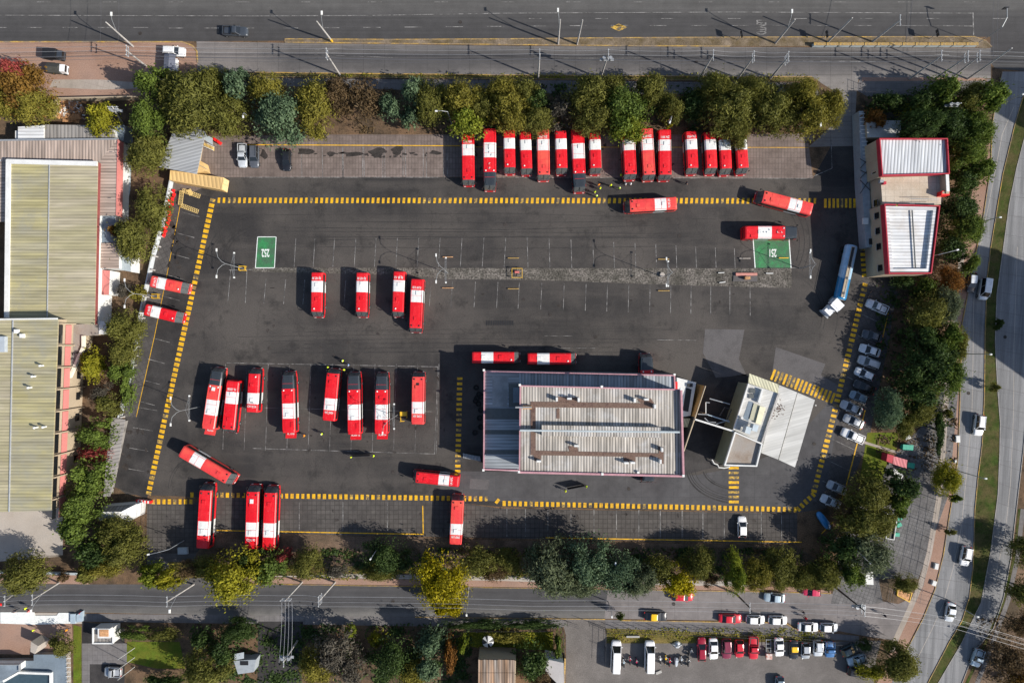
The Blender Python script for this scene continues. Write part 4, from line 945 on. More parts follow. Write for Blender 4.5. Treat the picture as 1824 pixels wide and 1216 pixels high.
cabs = [('cab', [((-.7, 0, 1.9), (1.6, 2.2, 1.9), .93)], 'tankwhite'), ('bonnet', [((.95, 0, 1.35), (1.7, 1.8, 1.0), .86)], 'tankwhite'), ('bumper', [((1.9, 0, .7), (.3, 2.2, .4), 1)], 'steel'), ('windscreen', [((.17, 0, 2.2), (.12, 1.85, .8), .95)], 'glass'), ('tractor_chassis', [((-1.0, 0, .8), (4.4, 1.0, .3), 1)], 'black'), ('sun_visor', [((.28, 0, 2.78), (.4, 1.9, .06), 1)], 'tankwhite'), ('fuel_tank', [((-1.3, 1.05, .8), (1.1, .4, .55), 1)], 'steel'), ('fuel_tank', [((-1.3, -1.05, .8), (1.1, .4, .55), 1)], 'steel')]
for n, bs, mt in cabs:
    m = MB()
    for c_, d_, tp in bs: m.box(c_, d_, 0, 0, tp)
    part(n, m, mt, t, False, (cl.x, cl.y, 0), rc - rz)
for x in (1.2, -2.2, -3.0):
    for sg in (-1, 1): m = MB(); m.cyl((x, sg * .98, .5), .48, .4, 'Y', 12); part('wheel', m, 'tyre', t, False, (cl.x, cl.y, 0), rc - rz)
for sg in (-1, 1): m = MB(); m.box((.4, sg * 1.3, 2.1), (.12, .25, .5)); part('wing_mirror', m, 'black', t, False, (cl.x, cl.y, 0), rc - rz)

# ---- small parked trucks in the dirt lot
def small_truck(px, py, ang, label, cargo, pitched, cab):
    p = P(px, py, 1); t = thing('small_truck', label, 'truck', (p.x, p.y, .03), R(-ang))
    m = MB(); w = .95
    if pitched: rr = [[(x, -w, .7), (x, -w, 1.5), (x, 0, 2.1), (x, w, 1.5), (x, w, .7)] for x in (-1.7, .75)]; m.loft(rr, 0, True)
    else: m.box((-.45, 0, 1.35), (2.6, 1.9, 1.3), 0, 0, .96)
    part('cargo_cover', m, cargo, t)
    m = MB(); m.box((1.35, 0, 1.05), (1.1, 1.6, 1.3), 0, 0, .85); part('cab', m, cab, t)
    m = MB(); m.box((1.86, 0, 1.3), (.12, 1.35, .55), 0, 0, .95); part('windscreen', m, 'glass', t)
    m = MB(); m.box((0, 0, .55), (3.8, .9, .2)); part('chassis', m, 'black', t)
    for x in (-1.1, 1.3):
        for sg in (-1, 1): m = MB(); m.cyl((x, sg * .75, .36), .36, .22, 'Y', 12); part('wheel', m, 'tyre', t)
small_truck(97, 98, 4, 'truck under a flat black cover in the dirt lot', 'black', False, PAINT['darkgrey'])
small_truck(102, 123, 4, 'truck with pitched dark canvas and white cab in the dirt lot', mat_plain('canvas', (.06, .06, .055), .9, .2), True, 'tankwhite')
# awning stall south of the white estate
p = P(303, 111, 2); t = thing('market_stall', 'small stall under a grey blue awning below the white estate', 'stall', (p.x, p.y, 0), R(-3))
m = MB(); m.add([(-1.1, -1.5, 2.2), (1.1, -1.5, 2.2), (1.1, 1.5, 2.2), (-1.1, 1.5, 2.2), (0, -1.5, 2.55), (0, 1.5, 2.55)], [(0, 4, 5, 3), (4, 1, 2, 5), (0, 1, 4), (2, 3, 5)]); part('awning', m, mat_plain('awning_cloth', (.14, .15, .19), .9, .2), t)
for x in (-1, 1):
    for y in (-1.4, 1.4): m = MB(); m.tube([(x, y, 0), (x, y, 2.2)], .04, 6); part('leg', m, 'steel', t)
m = MB(); m.box((0, 0, .8), (1.7, 2.4, .08)); m.box((0, 0, .45), (1.5, 2.2, .6)); part('counter', m, 'tankwhite', t)

for x, y, lab, col in [(1206, 1147, 'crumpled silver cover lying behind the motorbikes', 'palesilver'), (1173, 1196, 'pale broken slab by the right minibus', 'beige'), (1127, 1132, 'long pale beam on the dry verge above the minibuses', 'beige')]:
    m = MB(); r_ = random.Random(int(x)); 
    if x == 1127: m.box((0, 0, .2), (2.6, .35, .3))
    elif x == 1173: m.box((0, 0, .12), (1.2, .5, .22), 0, R(20), ry=R(4))
    else:
        ring = [[(1.0 * f_ * math.cos(a) * (1 + .3 * math.sin(3 * a)), .6 * f_ * math.sin(a) * (1 + .3 * math.cos(4 * a)), z_ + .08 * math.sin(5 * a)) for a in [2 * math.pi * k / 14 for k in range(14)]] for f_, z_ in ((1, .1), (.8, .4), (.45, .55), (.15, .75))]
        m.loft(ring, 0, True)
    m2 = m.mesh('debris', [PAINT[col]]); tag(link({1206: 'crumpled_cover', 1173: 'rubble_piece', 1127: 'loose_timber'}[x], m2, None, (*P2(x, y), .03)), lab, 'debris')
# ---- motorbikes
def moto_proto():
    pr = Proto('motorbike')
    for x in (-.65, .65):
        m = MB(); m.cyl((0, 0, 0), .31, .1, 'Y', 14, 0); m.cyl((0, 0, 0), .16, .12, 'Y', 8, 1); pr.add('wheel', m, ['tyre', 'rim'], loc=(x, 0, .31))
    m = MB(); m.loft([[(x, -w, z0), (x, -w * .9, z1), (x, w * .9, z1), (x, w, z0)] for x, w, z0, z1 in [(-.1, .1, .35, .72), (.15, .17, .45, .92), (.42, .15, .55, .95), (.58, .07, .6, .85)]], 0, True); pr.add('fuel_tank', m, ['carpaint'])
    m = MB(); m.loft([[(x, -w, z - .1), (x, -w * .9, z), (x, w * .9, z), (x, w, z - .1)] for x, w, z in [(-.8, .07, .88), (-.55, .12, .84), (-.05, .12, .8)]], 0, True); pr.add('seat', m, ['black'])
    m = MB(); m.box((.05, 0, .42), (.45, .26, .35)); m.tube([(.65, 0, .31), (.45, 0, 1.0)], .04, 5); m.tube([(-.65, 0, .31), (0, 0, .45)], .04, 5); m.tube([(-.75, .14, .35), (.1, .16, .3)], .045, 6); pr.add('engine_frame', m, ['steeldark'])
    m = MB(); m.tube([(.32, -.36, 1.0), (.46, -.12, 1.05), (.46, .12, 1.05), (.32, .36, 1.0)], .025, 5); pr.add('handlebar', m, ['steel'])
    m = MB(); m.box((.62, 0, .62), (.4, .12, .05), ry=R(10)); m.box((-.75, 0, .68), (.4, .12, .06), ry=R(-15)); pr.add('mudguard', m, ['carpaint'])
    m = MB(); m.sphere((.55, 0, .95), .1, 0, 8, 5); pr.add('headlight', m, ['lampw'])
    return pr
MO = moto_proto()
for px, py, a, col, lab in [(1111, 1180, -92, 'lightblue', 'pale blue motorbike right beside the left minibus'), (1122, 1175, -90, 'darkred', 'dark red motorbike in the middle of the three between the minibuses'), (1134, 1179, -96, 'magenta', 'crimson motorbike nearest the right minibus, in shadow'),
        (1176, 1174, -94, 'white', 'white motorbike first right of the second minibus'), (1185.5, 1173, -88, 'yellow', 'orange yellow motorbike among the right cluster'), (1192.5, 1178, -86, 'red', 'bright red motorbike among the right cluster'),
        (1213.5, 1175, -90, 'palesilver', 'silver motorbike between the covered one and the black one'), (1226, 1178, -85, 'black', 'black motorbike at the end of the right cluster'), (1229, 1160, -65, 'grey', 'grey motorbike standing apart nearest the dark red car')]:
    p = P(px, py, .5); MO.place(lab, 'motorbike', (p.x, p.y, .03), R(-a), 'parked motorbikes', None, {M['carpaint'].name: PAINT[col]})
t = thing('covered_motorbike', 'motorbike under a shiny silver cover in the right cluster', 'motorbike', (*P2(1203.5, 1175), .03), R(88), 'parked motorbikes')
m = MB(); m.loft([[(x, -w, .15), (x, -w * .7, z), (x, w * .7, z), (x, w, .15)] for x, w, z in [(-1, .15, .6), (-.6, .3, .85), (0, .35, .9), (.4, .42, 1.1), (.8, .2, .8)]], 0, True); part('cover', m, PAINT['palesilver'], t)
m = MB(); m.cyl((.7, 0, .31), .31, .1, 'Y', 12); part('wheel', m, 'tyre', t)

# ================================================================ PEOPLE
def person_mesh(pose=0):
    me = bpy.data.meshes.new('skeleton'); st = .16 if pose == 1 else .05; ar = .0
    V = [(0, 0, .95, .125), (0, 0, 1.15, .12), (0, 0, 1.38, .15), (0, 0, 1.50, .065), (0.01, 0, 1.60, .085), (0.015, 0, 1.70, .075)]
    E = [(0, 1), (1, 2), (2, 3), (3, 4), (4, 5)]
    for sg in (-1, 1):
        o = len(V); f = sg * st
        V += [(0, sg * .09, .90, .095), (f * .7, sg * .10, .50, .065), (f * 1.3 - .02, sg * .10, .09, .042), (f * 1.3 + .15, sg * .11, .045, .035)]
        E += [(0, o), (o, o + 1), (o + 1, o + 2), (o + 2, o + 3)]
        o = len(V); g = -sg * st * 1.2; lift = .25 if pose == 2 else 0
        V += [(0, sg * .19, 1.42, .055), (g * .4 + lift * .3, sg * .25, 1.15, .042), (g + .05 + lift, sg * .24, .92 + lift, .030), (g + .09 + lift * 1.2, sg * .235, .84 + lift, .032)]
        E += [(2, o), (o, o + 1), (o + 1, o + 2), (o + 2, o + 3)]
        h = o + 3
        for k, (dx, dy, dz, r_) in enumerate([(.03, 0, -.095, .009), (.012, 0, -.105, .0095), (-.006, 0, -.10, .009), (-.022, 0, -.08, .008), (.055, 0, -.04, .010)]):
            o2 = len(V); bx, by, bz = V[h][:3]
            V += [(bx + dx * .8, by, bz + dz * .45, r_ * 1.2), (bx + dx * 1.1 + .01, by - sg * .012, bz + dz, r_)]
            E += [(h, o2), (o2, o2 + 1)]
    me.from_pydata([v[:3] for v in V], E, []); o = bpy.data.objects.new('sk', me); COL.objects.link(o)
    md = o.modifiers.new('s', 'SKIN'); md.use_smooth_shade = True
    for i, v in enumerate(V): me.skin_vertices[0].data[i].radius = (v[3], v[3] * (1.25 if i in (1, 2) else 1))
    me.skin_vertices[0].data[0].use_root = True
    sb = o.modifiers.new('d', 'SUBSURF'); sb.levels = 1
    bpy.context.view_layer.update()
    r = bpy.data.meshes.new_from_object(o.evaluated_get(bpy.context.evaluated_depsgraph_get())); bpy.data.objects.remove(o)
    r.materials.clear(); r.materials.append(M['skin']); r.materials.append(mat_plain('trousers_cloth', (.02, .025, .04), .9, .2)) if 'trs' not in M else r.materials.append(M['trs'])
    M['trs'] = r.materials[1]
    for p_ in r.polygons:
        z = p_.center.z
        p_.material_index = 1 if z < .98 and abs(p_.center.y) < .19 else 0
    return r
PM = [person_mesh(k) for k in range(3)]
def shell(sc):      # loose torso garment
    m = MB(); m.loft([[(math.cos(a) * d * sc, math.sin(a) * w * sc, z) for a in [2 * math.pi * k / 12 for k in range(12)]] for d, w, z in [(.16, .20, .86), (.165, .205, 1.1), (.175, .23, 1.36), (.12, .20, 1.47), (.07, .08, 1.52)]], 0, True); return m
hairm = MB(); hairm.sphere((0.0, 0, 1.70), .108, 0, 10, 6, (1, .9, 1.0)); 
fm = MB(); fm.sphere((.10, 0, 1.645), .018, 0, 6, 4); fm.box((.098, .03, 1.675), (.012, .025, .012), 1); fm.box((.098, -.03, 1.675), (.012, .025, .012), 1); fm.box((.095, 0, 1.60), (.012, .05, .01), 2)
SH = {n: shell(1.0).mesh('top_' + n, [mat_plain('cloth_' + n, c, .85, .2)], True) for n, c in [('yellow', (.62, .85, .02)), ('orange', (.85, .30, .02)), ('white', (.75, .75, .75)), ('dark', (.03, .035, .05)), ('red', (.55, .02, .04)), ('blue', (.25, .35, .55))]}
HR = {n: hairm.mesh('hair_' + n, [mat_plain('hair_' + n, c, .6, .3)], True) for n, c in [('hair', (.015, .011, .01)), ('helmet', (.85, .85, .82)), ('yhelmet', (.85, .6, .03))]}
FC = fm.mesh('face', ['skin', 'black', 'dirtyred'])
def person(px, py, col, label, ang=0, pose=0, hat='hair', z=.03, h=1.5, cat='person', group=None):
    p = P(px, py, h + z); t = link('person', None, None, (p.x, p.y, z), R(-ang)); tag(t, label, cat, group)
    link('body', PM[pose], t); link('vest' if col in ('yellow', 'orange') else 'shirt', SH[col], t); link('hair' if hat == 'hair' else 'helmet', HR[hat], t); link('face', FC, t)
    return t
gw = 'workers in the bus yard'
for px, py, col, lab, ang, pose, hat in [
    (1067, 328, 'orange', 'person in an orange vest at the back of the group by the top row', 60, 0, 'hair'),
    (1069.5, 334.5, 'yellow', 'person in a yellow vest touching the one in orange', 200, 0, 'yhelmet'),
    (1060, 341, 'yellow', 'person in a yellow vest third from the front of the long bus', 30, 1, 'hair'),
    (1063, 348, 'yellow', 'person in a pale yellow vest standing closest to the yellow dashes', 280, 0, 'helmet'),
    (1088.5, 329, 'yellow', 'lone person in a yellow vest between the group and the faded bus', 90, 1, 'yhelmet'),
    (1107, 311, 'yellow', 'person in a yellow vest squeezed beside the bus under the tree', 0, 0, 'hair'),
    (1104, 334, 'yellow', 'person in a yellow vest in front of the bus under the tree', 320, 1, 'helmet'),
    (1115, 327, 'white', 'person in white, left of two before the bus nose', 10, 0, 'hair'),
    (1124, 327, 'white', 'person in white, right of two before the bus nose', 190, 0, 'helmet'),
    (1224, 325, 'dark', 'person in dark clothes walking alone south of the top row', 0, 1, 'hair'),
    (609.7, 642.4, 'yellow', 'person in a yellow vest walking above the repair row', 200, 1, 'helmet'),
    (619.6, 650, 'blue', 'person in pale blue behind the walking yellow vest', 190, 1, 'hair'),
    (582.8, 653.8, 'yellow', 'person in a yellow vest left of the tilted bus nose', 90, 0, 'hair'),
    (612, 658.4, 'yellow', 'person in a yellow vest right of the tilted bus nose', 120, 2, 'yhelmet'),
    (572, 773, 'yellow', 'person in a yellow vest between bus tails below the tilted bus', 200, 1, 'helmet'),
    (540.7, 776, 'orange', 'person in orange at the tail of the lone long bus', 180, 2, 'hair'),
    (624.7, 813.7, 'yellow', 'left bearer of the long panel below the repair row', 185, 2, 'yhelmet'),
    (664.7, 812, 'yellow', 'right bearer of the long panel below the repair row', 185, 2, 'hair'),
    (1007.6, 874.7, 'yellow', 'left bearer of the long panel south of the workshop', 190, 2, 'yhelmet'),
    (1044.8, 867, 'yellow', 'right bearer of the long panel south of the workshop', 190, 2, 'hair')]:
    person(px, py, col, lab, ang, pose, hat, group=gw)
for px, py, col, lab, ang, pose in [(43, 1084, 'yellow', 'road worker in a yellow vest at the edge of the white sheeting', 30, 2), (23, 1089, 'dark', 'road worker in dark clothes at the west end of the sheeting', 0, 1), (57, 1123, 'yellow', 'site worker in a yellow vest on the bare earth', 40, 2), (93, 1147, 'yellow', 'site worker in yellow beside the low tree', 100, 2), (116, 1123, 'orange', 'site worker in orange in the shade', 200, 1),
    (1437, 1102, 'red', 'pedestrian in red crossing the bottom street', 200, 1), (1433, 1092, 'dark', 'pedestrian in black crossing the bottom street', 200, 1), (1578, 1097, 'dark', 'pedestrian walking near the pole at the street mouth', 180, 1), (1695.6, 662, 'red', 'pedestrian in red on the east footpath', 90, 1), (1556, 519, 'dark', 'upper one of two people on the east dashes by the tanker', 100, 1), (1552, 527, 'dark', 'lower one of two people on the east dashes by the tanker', 100, 1)]:
    person(px, py, col, lab, ang, pose)
def bearers_panel(a, b, label):
    p0 = P(*a, .0); p1 = P(*b, .0); d = p1 - p0; rz = math.atan2(d.y, d.x); c = (p0 + p1) / 2
    t = thing('carried_panel', label, 'panel', (c.x, c.y, .05), rz)
    m = MB(); m.box((0, .3, 1.0), (d.length - .3, .05, 1.6)); part('sheet', m, 'black', t)
    m = MB(); m.box((0, .3, 1.83), (d.length - .2, .08, .06)); m.box((0, .3, .17), (d.length - .2, .08, .06)); part('frame', m, 'steeldark', t)
bearers_panel((627, 813), (662, 812), 'long dark panel carried upright below the repair row')
bearers_panel((1009, 871), (1042, 865), 'long dark panel carried upright south of the workshop')
# ================================================================ BUILDINGS
M['roofmain'] = mat_corr('workshop_roof', (.50, .46, .41), 0, .52, second=(.38, .345, .305), panel=.9, dark=.34, streak=.38, stain=(.56, .56, .56))
M['roofannex'] = mat_corr('annex_roof', (.33, .37, .41), R(90), .6, second=(.30, .32, .34), panel=3, dark=.6)
M['roofannex2'] = mat_corr('annex_roof_long', (.33, .37, .41), 0, .6, second=(.30, .32, .34), panel=3, dark=.6)
M['roofwhite'] = mat_corr('white_sheet_roof', (.62, .64, .66), R(4), .62, second=(.50, .52, .55), panel=3, dark=.45, streak=.2)
M['roofwhiteh'] = mat_corr('white_sheet_roof_cross', (.72, .73, .74), R(90), .62, second=(.62, .63, .64), panel=1.5, dark=.66, streak=.2, stain=(.50, .46, .42))
M['rooffuel'] = mat_corr('pump_canopy_roof', (.56, .555, .53), R(75), .5, second=(.44, .435, .41), panel=2, depth=.12, stain=(.40, .395, .375), dark=.95, streak=.15)
M['roofcream'] = mat_corr('cream_sheet_roof', (.66, .62, .42), R(-20), .5, second=(.58, .56, .40), panel=2, dark=.65, streak=.15)
M['roofyellow'] = mat_corr('lichen_roof', (.41, .365, .185), R(90), .6, second=(.36, .33, .225), panel=2, dark=.72, streak=.22, stain=(.30, .29, .235))
M['rooftan'] = mat_corr('tan_roof', (.43, .38, .275), R(90), .6, second=(.40, .36, .22), panel=2, dark=.72, streak=.22, stain=(.36, .325, .19))
M['roofbrown'] = mat_corr('brown_sheet_roof', (.47, .37, .31), 0, .6, second=(.40, .32, .27), panel=3, dark=.55, streak=.3)
M['roofbrownh'] = mat_corr('brown_sheet_roof_cross', (.47, .37, .31), R(90), .6, second=(.40, .32, .27), panel=3, dark=.55, streak=.3)
M['roofgrey'] = mat_corr('grey_sheet_roof', (.36, .37, .38), R(75), .6, second=(.30, .31, .33), panel=3, dark=.75, streak=.15)
M['roofgreyn'] = mat_corr('old_grey_roof', (.30, .28, .26), 0, .7, second=(.25, .23, .21), panel=3, dark=.6, streak=.2)
M['tin'] = mat_corr('tin_leanto_roof', (.33, .31, .30), R(80), .7, second=(.27, .26, .25), panel=2, dark=.65, streak=.2)
M['tan'] = mat_corr('container_tan', (.70, .47, .20), R(-7), .75, second=(.66, .44, .19), panel=4, dark=.72, streak=.1)
M['rustroof'] = mat_corr('rusty_roof', (.36, .22, .13), 0, .5, second=(.30, .27, .24), panel=1, dark=.6, streak=.5)
M['rust'] = mat('rusty_sheet', (.19, .125, .095), .9, .25, 1, 5, .3, second=(.10, .06, .05), sfac=.4, sscale=1)
M['skylight'] = mat_plain('dark_roof_light', (.09, .10, .10), .4, .4)
M['parapet'] = mat('pink_parapet', (.45, .24, .27), .8, .1, 1, 5, .12)
M['cladding'] = mat_corr('wall_cladding', (.30, .31, .33), 0, .5, dark=.7)
M['greenwall'] = mat('pale_green_wall', (.20, .22, .16), .9, .1, .5, 5, .12)
M['orangewall'] = mat('ochre_wall', (.50, .28, .10), .9, .15, .6, 5, .15)
M['terrace'] = mat_pavers('terrace_tiles', (.52, .46, .38), 0, 1.6, 1.3, (.44, .36, .27), .04, .1, .55)
M['greybrown'] = mat('flat_roof_screed', (.33, .30, .27), .9, .12, .4, 5, .15, second=(.24, .19, .15), sfac=.35, sscale=.4)
M['steelblue'] = mat('blue_grey_roof', (.16, .20, .24), .7, .1, .4, 5, .1)
M['glassblue'] = mat_plain('glazing', (.05, .08, .10), .12, .7)
M['redpaint'] = mat('red_plastic', (.75, .02, .02), .5, .1, 1, 4, .15)
M['wood'] = mat('raw_timber', (.50, .27, .13), .9, .25, 1.5, 5, .3)
M['bin'] = mat_plain('green_bin_plastic', (.01, .30, .20), .5, .4)
M['yframe'] = mat_plain('yellow_steel', (.75, .45, .03), .5, .4)
M['pyellow'] = mat_plain('pale_yellow_steel', (.72, .52, .20), .6, .4)
M['whitewall'] = mat('white_render', (.66, .66, .64), .9, .06, .6, 5, .08)

def slab(name, parent, pts, h, z0, m, mats_side=None, zs=None):
    """solid whose top is seen at pixel polygon pts when h metres up"""
    mb = MB(); pl = poly(pts, h); mb.prism(pl, z0, h if zs is None else zs, 0 if mats_side else 0, 1 if mats_side else None)
    return part(name, mb, [mats_side, m] if mats_side else m, parent)
def rim(name, parent, pts, h, w, hh, m, closed=True, z0=None):
    """parapet following a roof edge (inside it), hh high above h"""
    mb = MB(); n = len(pts); P_ = [Vector(P2(x, y, h)) for x, y in pts]
    a = sum(P_[i].x * P_[(i + 1) % n].y - P_[(i + 1) % n].x * P_[i].y for i in range(n)); sg = 1 if a > 0 else -1
    for i in range(n if closed else n - 1):
        p, q = P_[i], P_[(i + 1) % n]; d = (q - p).normalized(); nn = Vector((-d.y, d.x)) * sg * w
        k = .003 * (i % 2)
        mb.prism([p - nn * .15, q - nn * .15, q + nn, p + nn], (h - .02 if z0 is None else z0), h + hh + k, 0)
    return part(name, mb, m, parent)
def pxbox(name, parent, x0, y0, x1, y1, h, zb, m, taper=1):
    mb = MB(); mb.prism(poly([(x0, y0), (x1, y0), (x1, y1), (x0, y1)], h), zb, h); return part(name, mb, m, parent)

# ---- workshop
t = thing('bus_workshop', 'large workshop with rusty bands on its ribbed roof and a lower roof on two sides', 'building')
AN = [(862, 660.5), (1201.5, 667.5), (1202.5, 692), (1202, 842), (925, 840), (861, 836)]
slab('annex_walls', t, AN, 6.3, 0, 'cladding')
m = MB(); ap = poly([(925, 661.8), (1201.5, 667.5), (1202.5, 692), (1202, 842), (925, 840)], 6.5); m.prism(ap, 6.3, 6.5); part('annex_roof', m, 'roofannex2', t)
m = MB(); m.prism(poly([(862, 660.5), (925, 661.8), (925, 840), (861, 836)], 6.5), 6.3, 6.5); part('annex_roof', m, 'roofannex', t)
rim('annex_parapet', t, [(1202.5, 692), (1201.5, 667.5), (862, 660.5), (861, 836), (925, 838)], 6.5, .22, .35, 'parapet', closed=False)
for y0, y1 in ((727, 746.5), (765, 773), (801, 808.5)):
    m = MB(); m.prism(poly([(863.5, y0), (926, y0 + .5), (926, y1 + .5), (863.5, y1)], 6.52), 6.5, 6.525); part('roof_light', m, 'skylight', t)
m = MB(); m.prism(poly([(877, 669), (906, 669), (904, 725), (877, 724)], 6.52), 6.5, 6.52); part('grey_roof_patch', m, mat('darker_patch', (.25, .26, .27), .8), t)
m = MB(); m.prism(poly([(906, 683), (926, 683), (926, 725), (906, 725)], 6.53), 6.5, 6.535); part('roof_well', m, 'skylight', t)
pxbox('roof_unit', t, 914, 690, 925, 717, 6.9, 6.53, 'steelblue')
HR_ = [(926, 686), (1213, 693), (1217, 846), (924.5, 839)]
m = MB(); m.prism(poly([(928, 688), (1211, 695), (1215, 843), (927, 837)], 11.0), 6.4, 11.0); part('upper_walls', m, 'cladding', t)
m = MB(); m.prism(poly(HR_, 11.2), 11.0, 11.2); part('main_roof', m, 'roofmain', t)
rim('roof_parapet', t, [(1213, 693), (1217, 846)], 11.2, .3, .85, 'parapet', closed=False)
rim('roof_parapet', t, [(924.5, 839), (1217, 846)][::-1], 11.2, -.3, .35, 'parapet', closed=False)
rim('roof_parapet', t, [(1213, 693), (926, 686), (924.5, 839)], 11.2, .2, .2, 'parapet', closed=False)
m = MB()
m.prism(poly([(965, 757), (1177, 761), (1177, 779), (965, 776)], 12.5), 11.2, 12.5); part('ridge_monitor', m, 'roofmain', t)
m = MB(); m.prism(poly([(926, 765), (1211, 768), (1211, 771), (926, 768)], 12.54), 11.23, 12.56); part('ridge_flashing', m, 'bluegrey', t)
m = MB()
for q in ([(945, 715), (1165, 718), (1165, 727), (945, 725)], [(945, 725), (954, 725), (954, 802), (945, 802)], [(945, 802), (1182, 807), (1182, 814), (945, 810)], [(993, 706), (1030, 708), (1034, 716), (992, 715.2)], [(1135, 710), (1160, 710), (1165, 718), (1140, 717)], [(950, 810), (964, 810), (963, 822), (952, 820)], [(1110, 812.5), (1132, 812.7), (1132, 824), (1112, 822)], [(1172, 814), (1182, 814), (1182, 826), (1173, 824)], [(1012, 794), (1028, 795), (1030, 804), (1014, 803)], [(991, 727), (997, 727), (997, 745), (991, 745)], [(1172, 795), (1182, 796), (1182, 807), (1174, 807)]):
    m.prism(poly(q, 11.25), 11.2, 11.26 + random.uniform(0, .01))
part('rusty_walkway', m, 'rust', t)
for x, y in [(992, 711), (1031, 712), (1131, 713), (1167, 724), (1180, 801), (1177, 822)]: pxbox('roof_ventilator', t, x - 1.7, y - 3.5, x + 1.7, y + 3.5, 12.5, 11.2, 'whitewall')
for x, y in [(1014.5, 710), (1152, 711.5), (1027, 794), (960, 821.5), (1116, 824.5), (1127.5, 824)]: pxbox('roof_ventilator', t, x - 4, y - 1.6, x + 4, y + 1.6, 12.4, 11.2, 'whitewall')
m = MB(); m.tube([P(918, 725, 12), P(947, 725, 12)], .16, 8); part('exhaust_pipe', m, 'steel', t)
m = MB(); m.prism(poly([(931, 722.5), (947, 722.5), (947, 728), (931, 728)], 11.9), 11.3, 11.9); part('duct_box', m, 'orangewall', t)
for x, y, h in [(862, 659, 6.9), (926, 685.5, 11.5), (1072, 688.5, 11.5), (1213.5, 692.5, 12.1), (1201.5, 667, 6.9), (861, 837, 6.9), (924.5, 840, 11.6), (1073, 844, 11.6), (1137, 841, 11.6), (1217.5, 847, 12.1)]:
    m = MB(); p = P(x, y, h); m.box((p.x, p.y, h - .15), (.4, .4, .4)); part('flood_lamp', m, 'lampw', t)
for k in range(5):
    x = 985 + k * 44; m = MB(); a = P(x, 838, 4.5); b = P(x + 34, 839, 4.5); y = poly(AN, 6.3)[3][1] - .02
    m.box(((a.x + b.x) / 2, P(1000, 841, 6.3).y - .06, 2.3), (b.x - a.x, .1, 4.4)); part('dark_doorway', m, 'black', t)  # open doorways drawn as flat black, their inner shade in the colour
# tyres and parts piled in the shade on the west side
TY = [(853, 702), (857, 706), (847, 714), (852, 719), (849, 709), (856, 730), (848, 690), (854, 744), (856, 760), (846, 770)]
for i, (x, y) in enumerate(TY):
    m = MB(); p = P(x, y)
    ring = [[(p.x + (.42 + .14 * math.cos(a)) * math.cos(b), p.y + (.42 + .14 * math.cos(a)) * math.sin(b), .16 + .13 * math.sin(a)) for a in [2 * math.pi * k / 6 for k in range(6)]] for b in [2 * math.pi * k / 14 for k in range(15)]]
    m.loft(ring, 0, False); o = link('spare_tyre', m.mesh('spare_tyre', ['tyre'])); tag(o, 'spare tyre lying in shade along the west wall of the workshop', 'tyre', 'spare tyres by the workshop')
for i in range(12):
    p = P(826 + i * 2.6, 811 + i * .5, .8); m = MB(); m.box((0, 0, .45), (.16, .9, .9), 0, 0); m.box((0, 0, .93), (.2, .95, .06), 1)
    o = link('steel_rack', m.mesh('steel_rack', ['steeldark', 'steel']), None, (p.x, p.y, .02), R(8)); tag(o, 'slim steel rack in the row at the southwest corner of the workshop', 'rack', 'racks at the workshop corner')

# ---- fuel station / wash building
t = thing('fuel_building', 'pump building with slanted white canopy roofs and blue grey roof tanks', 'building')
slab('west_block', t, [(1333, 683), (1386, 700), (1357, 789), (1306, 765)], 5.8, 0, 'rooffuel', 'greenwall')
slab('flat_block', t, [(1307.5, 768), (1356.5, 789), (1346.5, 829.5), (1288.5, 828)], 5.8, 0, 'greybrown', 'greenwall')
rim('flat_roof_parapet', t, [(1307.5, 768), (1356.5, 789), (1346.5, 829.5), (1288.5, 828)], 5.8, .22, .6, 'whitewall')
rim('west_parapet', t, [(1306.5, 765), (1333, 683)], 5.8, -.2, .5, 'whitewall', closed=False)
slab('entry_canopy', t, [(1335, 665), (1387, 684.5), (1386, 700), (1333, 682)], 5.6, 5.3, 'roofcream')
slab('pump_canopy', t, [(1388, 685.5), (1420, 698.5), (1386, 818), (1355.5, 806)], 5.5, 5.1, 'rooffuel')
slab('pump_canopy', t, [(1421, 699), (1451.5, 712), (1416, 832), (1387.2, 818.5)], 5.2, 4.9, 'rooffuel')
for x, y in [(1400, 705), (1445, 720), (1376, 795), (1412, 815)]: m = MB(); p = P(x, y, 3); m.tube([(p.x, p.y, 0), (p.x, p.y, 5)], .16, 8); part('canopy_column', m, 'concrete', t)
m = MB(); m.prism(poly([(1334, 714), (1342, 716), (1333, 750), (1323, 745)], 5.84), 5.8, 5.84); part('recessed_roof', m, 'steelblue', t)
pxbox('roof_hatch', t, 1336, 692, 1345, 700, 6.1, 5.8, 'skylight'); pxbox('roof_hatch', t, 1334, 702, 1343, 709, 6.05, 5.8, 'skylight')
for q, mm, h in [([(1357, 693), (1360, 694), (1354, 718), (1350, 716)], 'whitewall', 6.6), ([(1343, 718), (1352, 721), (1345, 750), (1335, 746)], mat_plain('khaki_roof', (.42, .41, .30), .8), 6.0), ([(1354, 723), (1364, 726), (1355, 756), (1346, 753)], mat_plain('cream_roof', (.72, .68, .48), .8), 6.3)]:
    m = MB(); m.prism(poly(q, h), 5.8, h); part('roof_box', m, mm, t)
m = MB(); m.prism(poly([(1386, 700), (1389, 701), (1359, 789), (1356, 788)], 6.3), 5.8, 6.3); part('dividing_upstand', m, 'concrete', t)
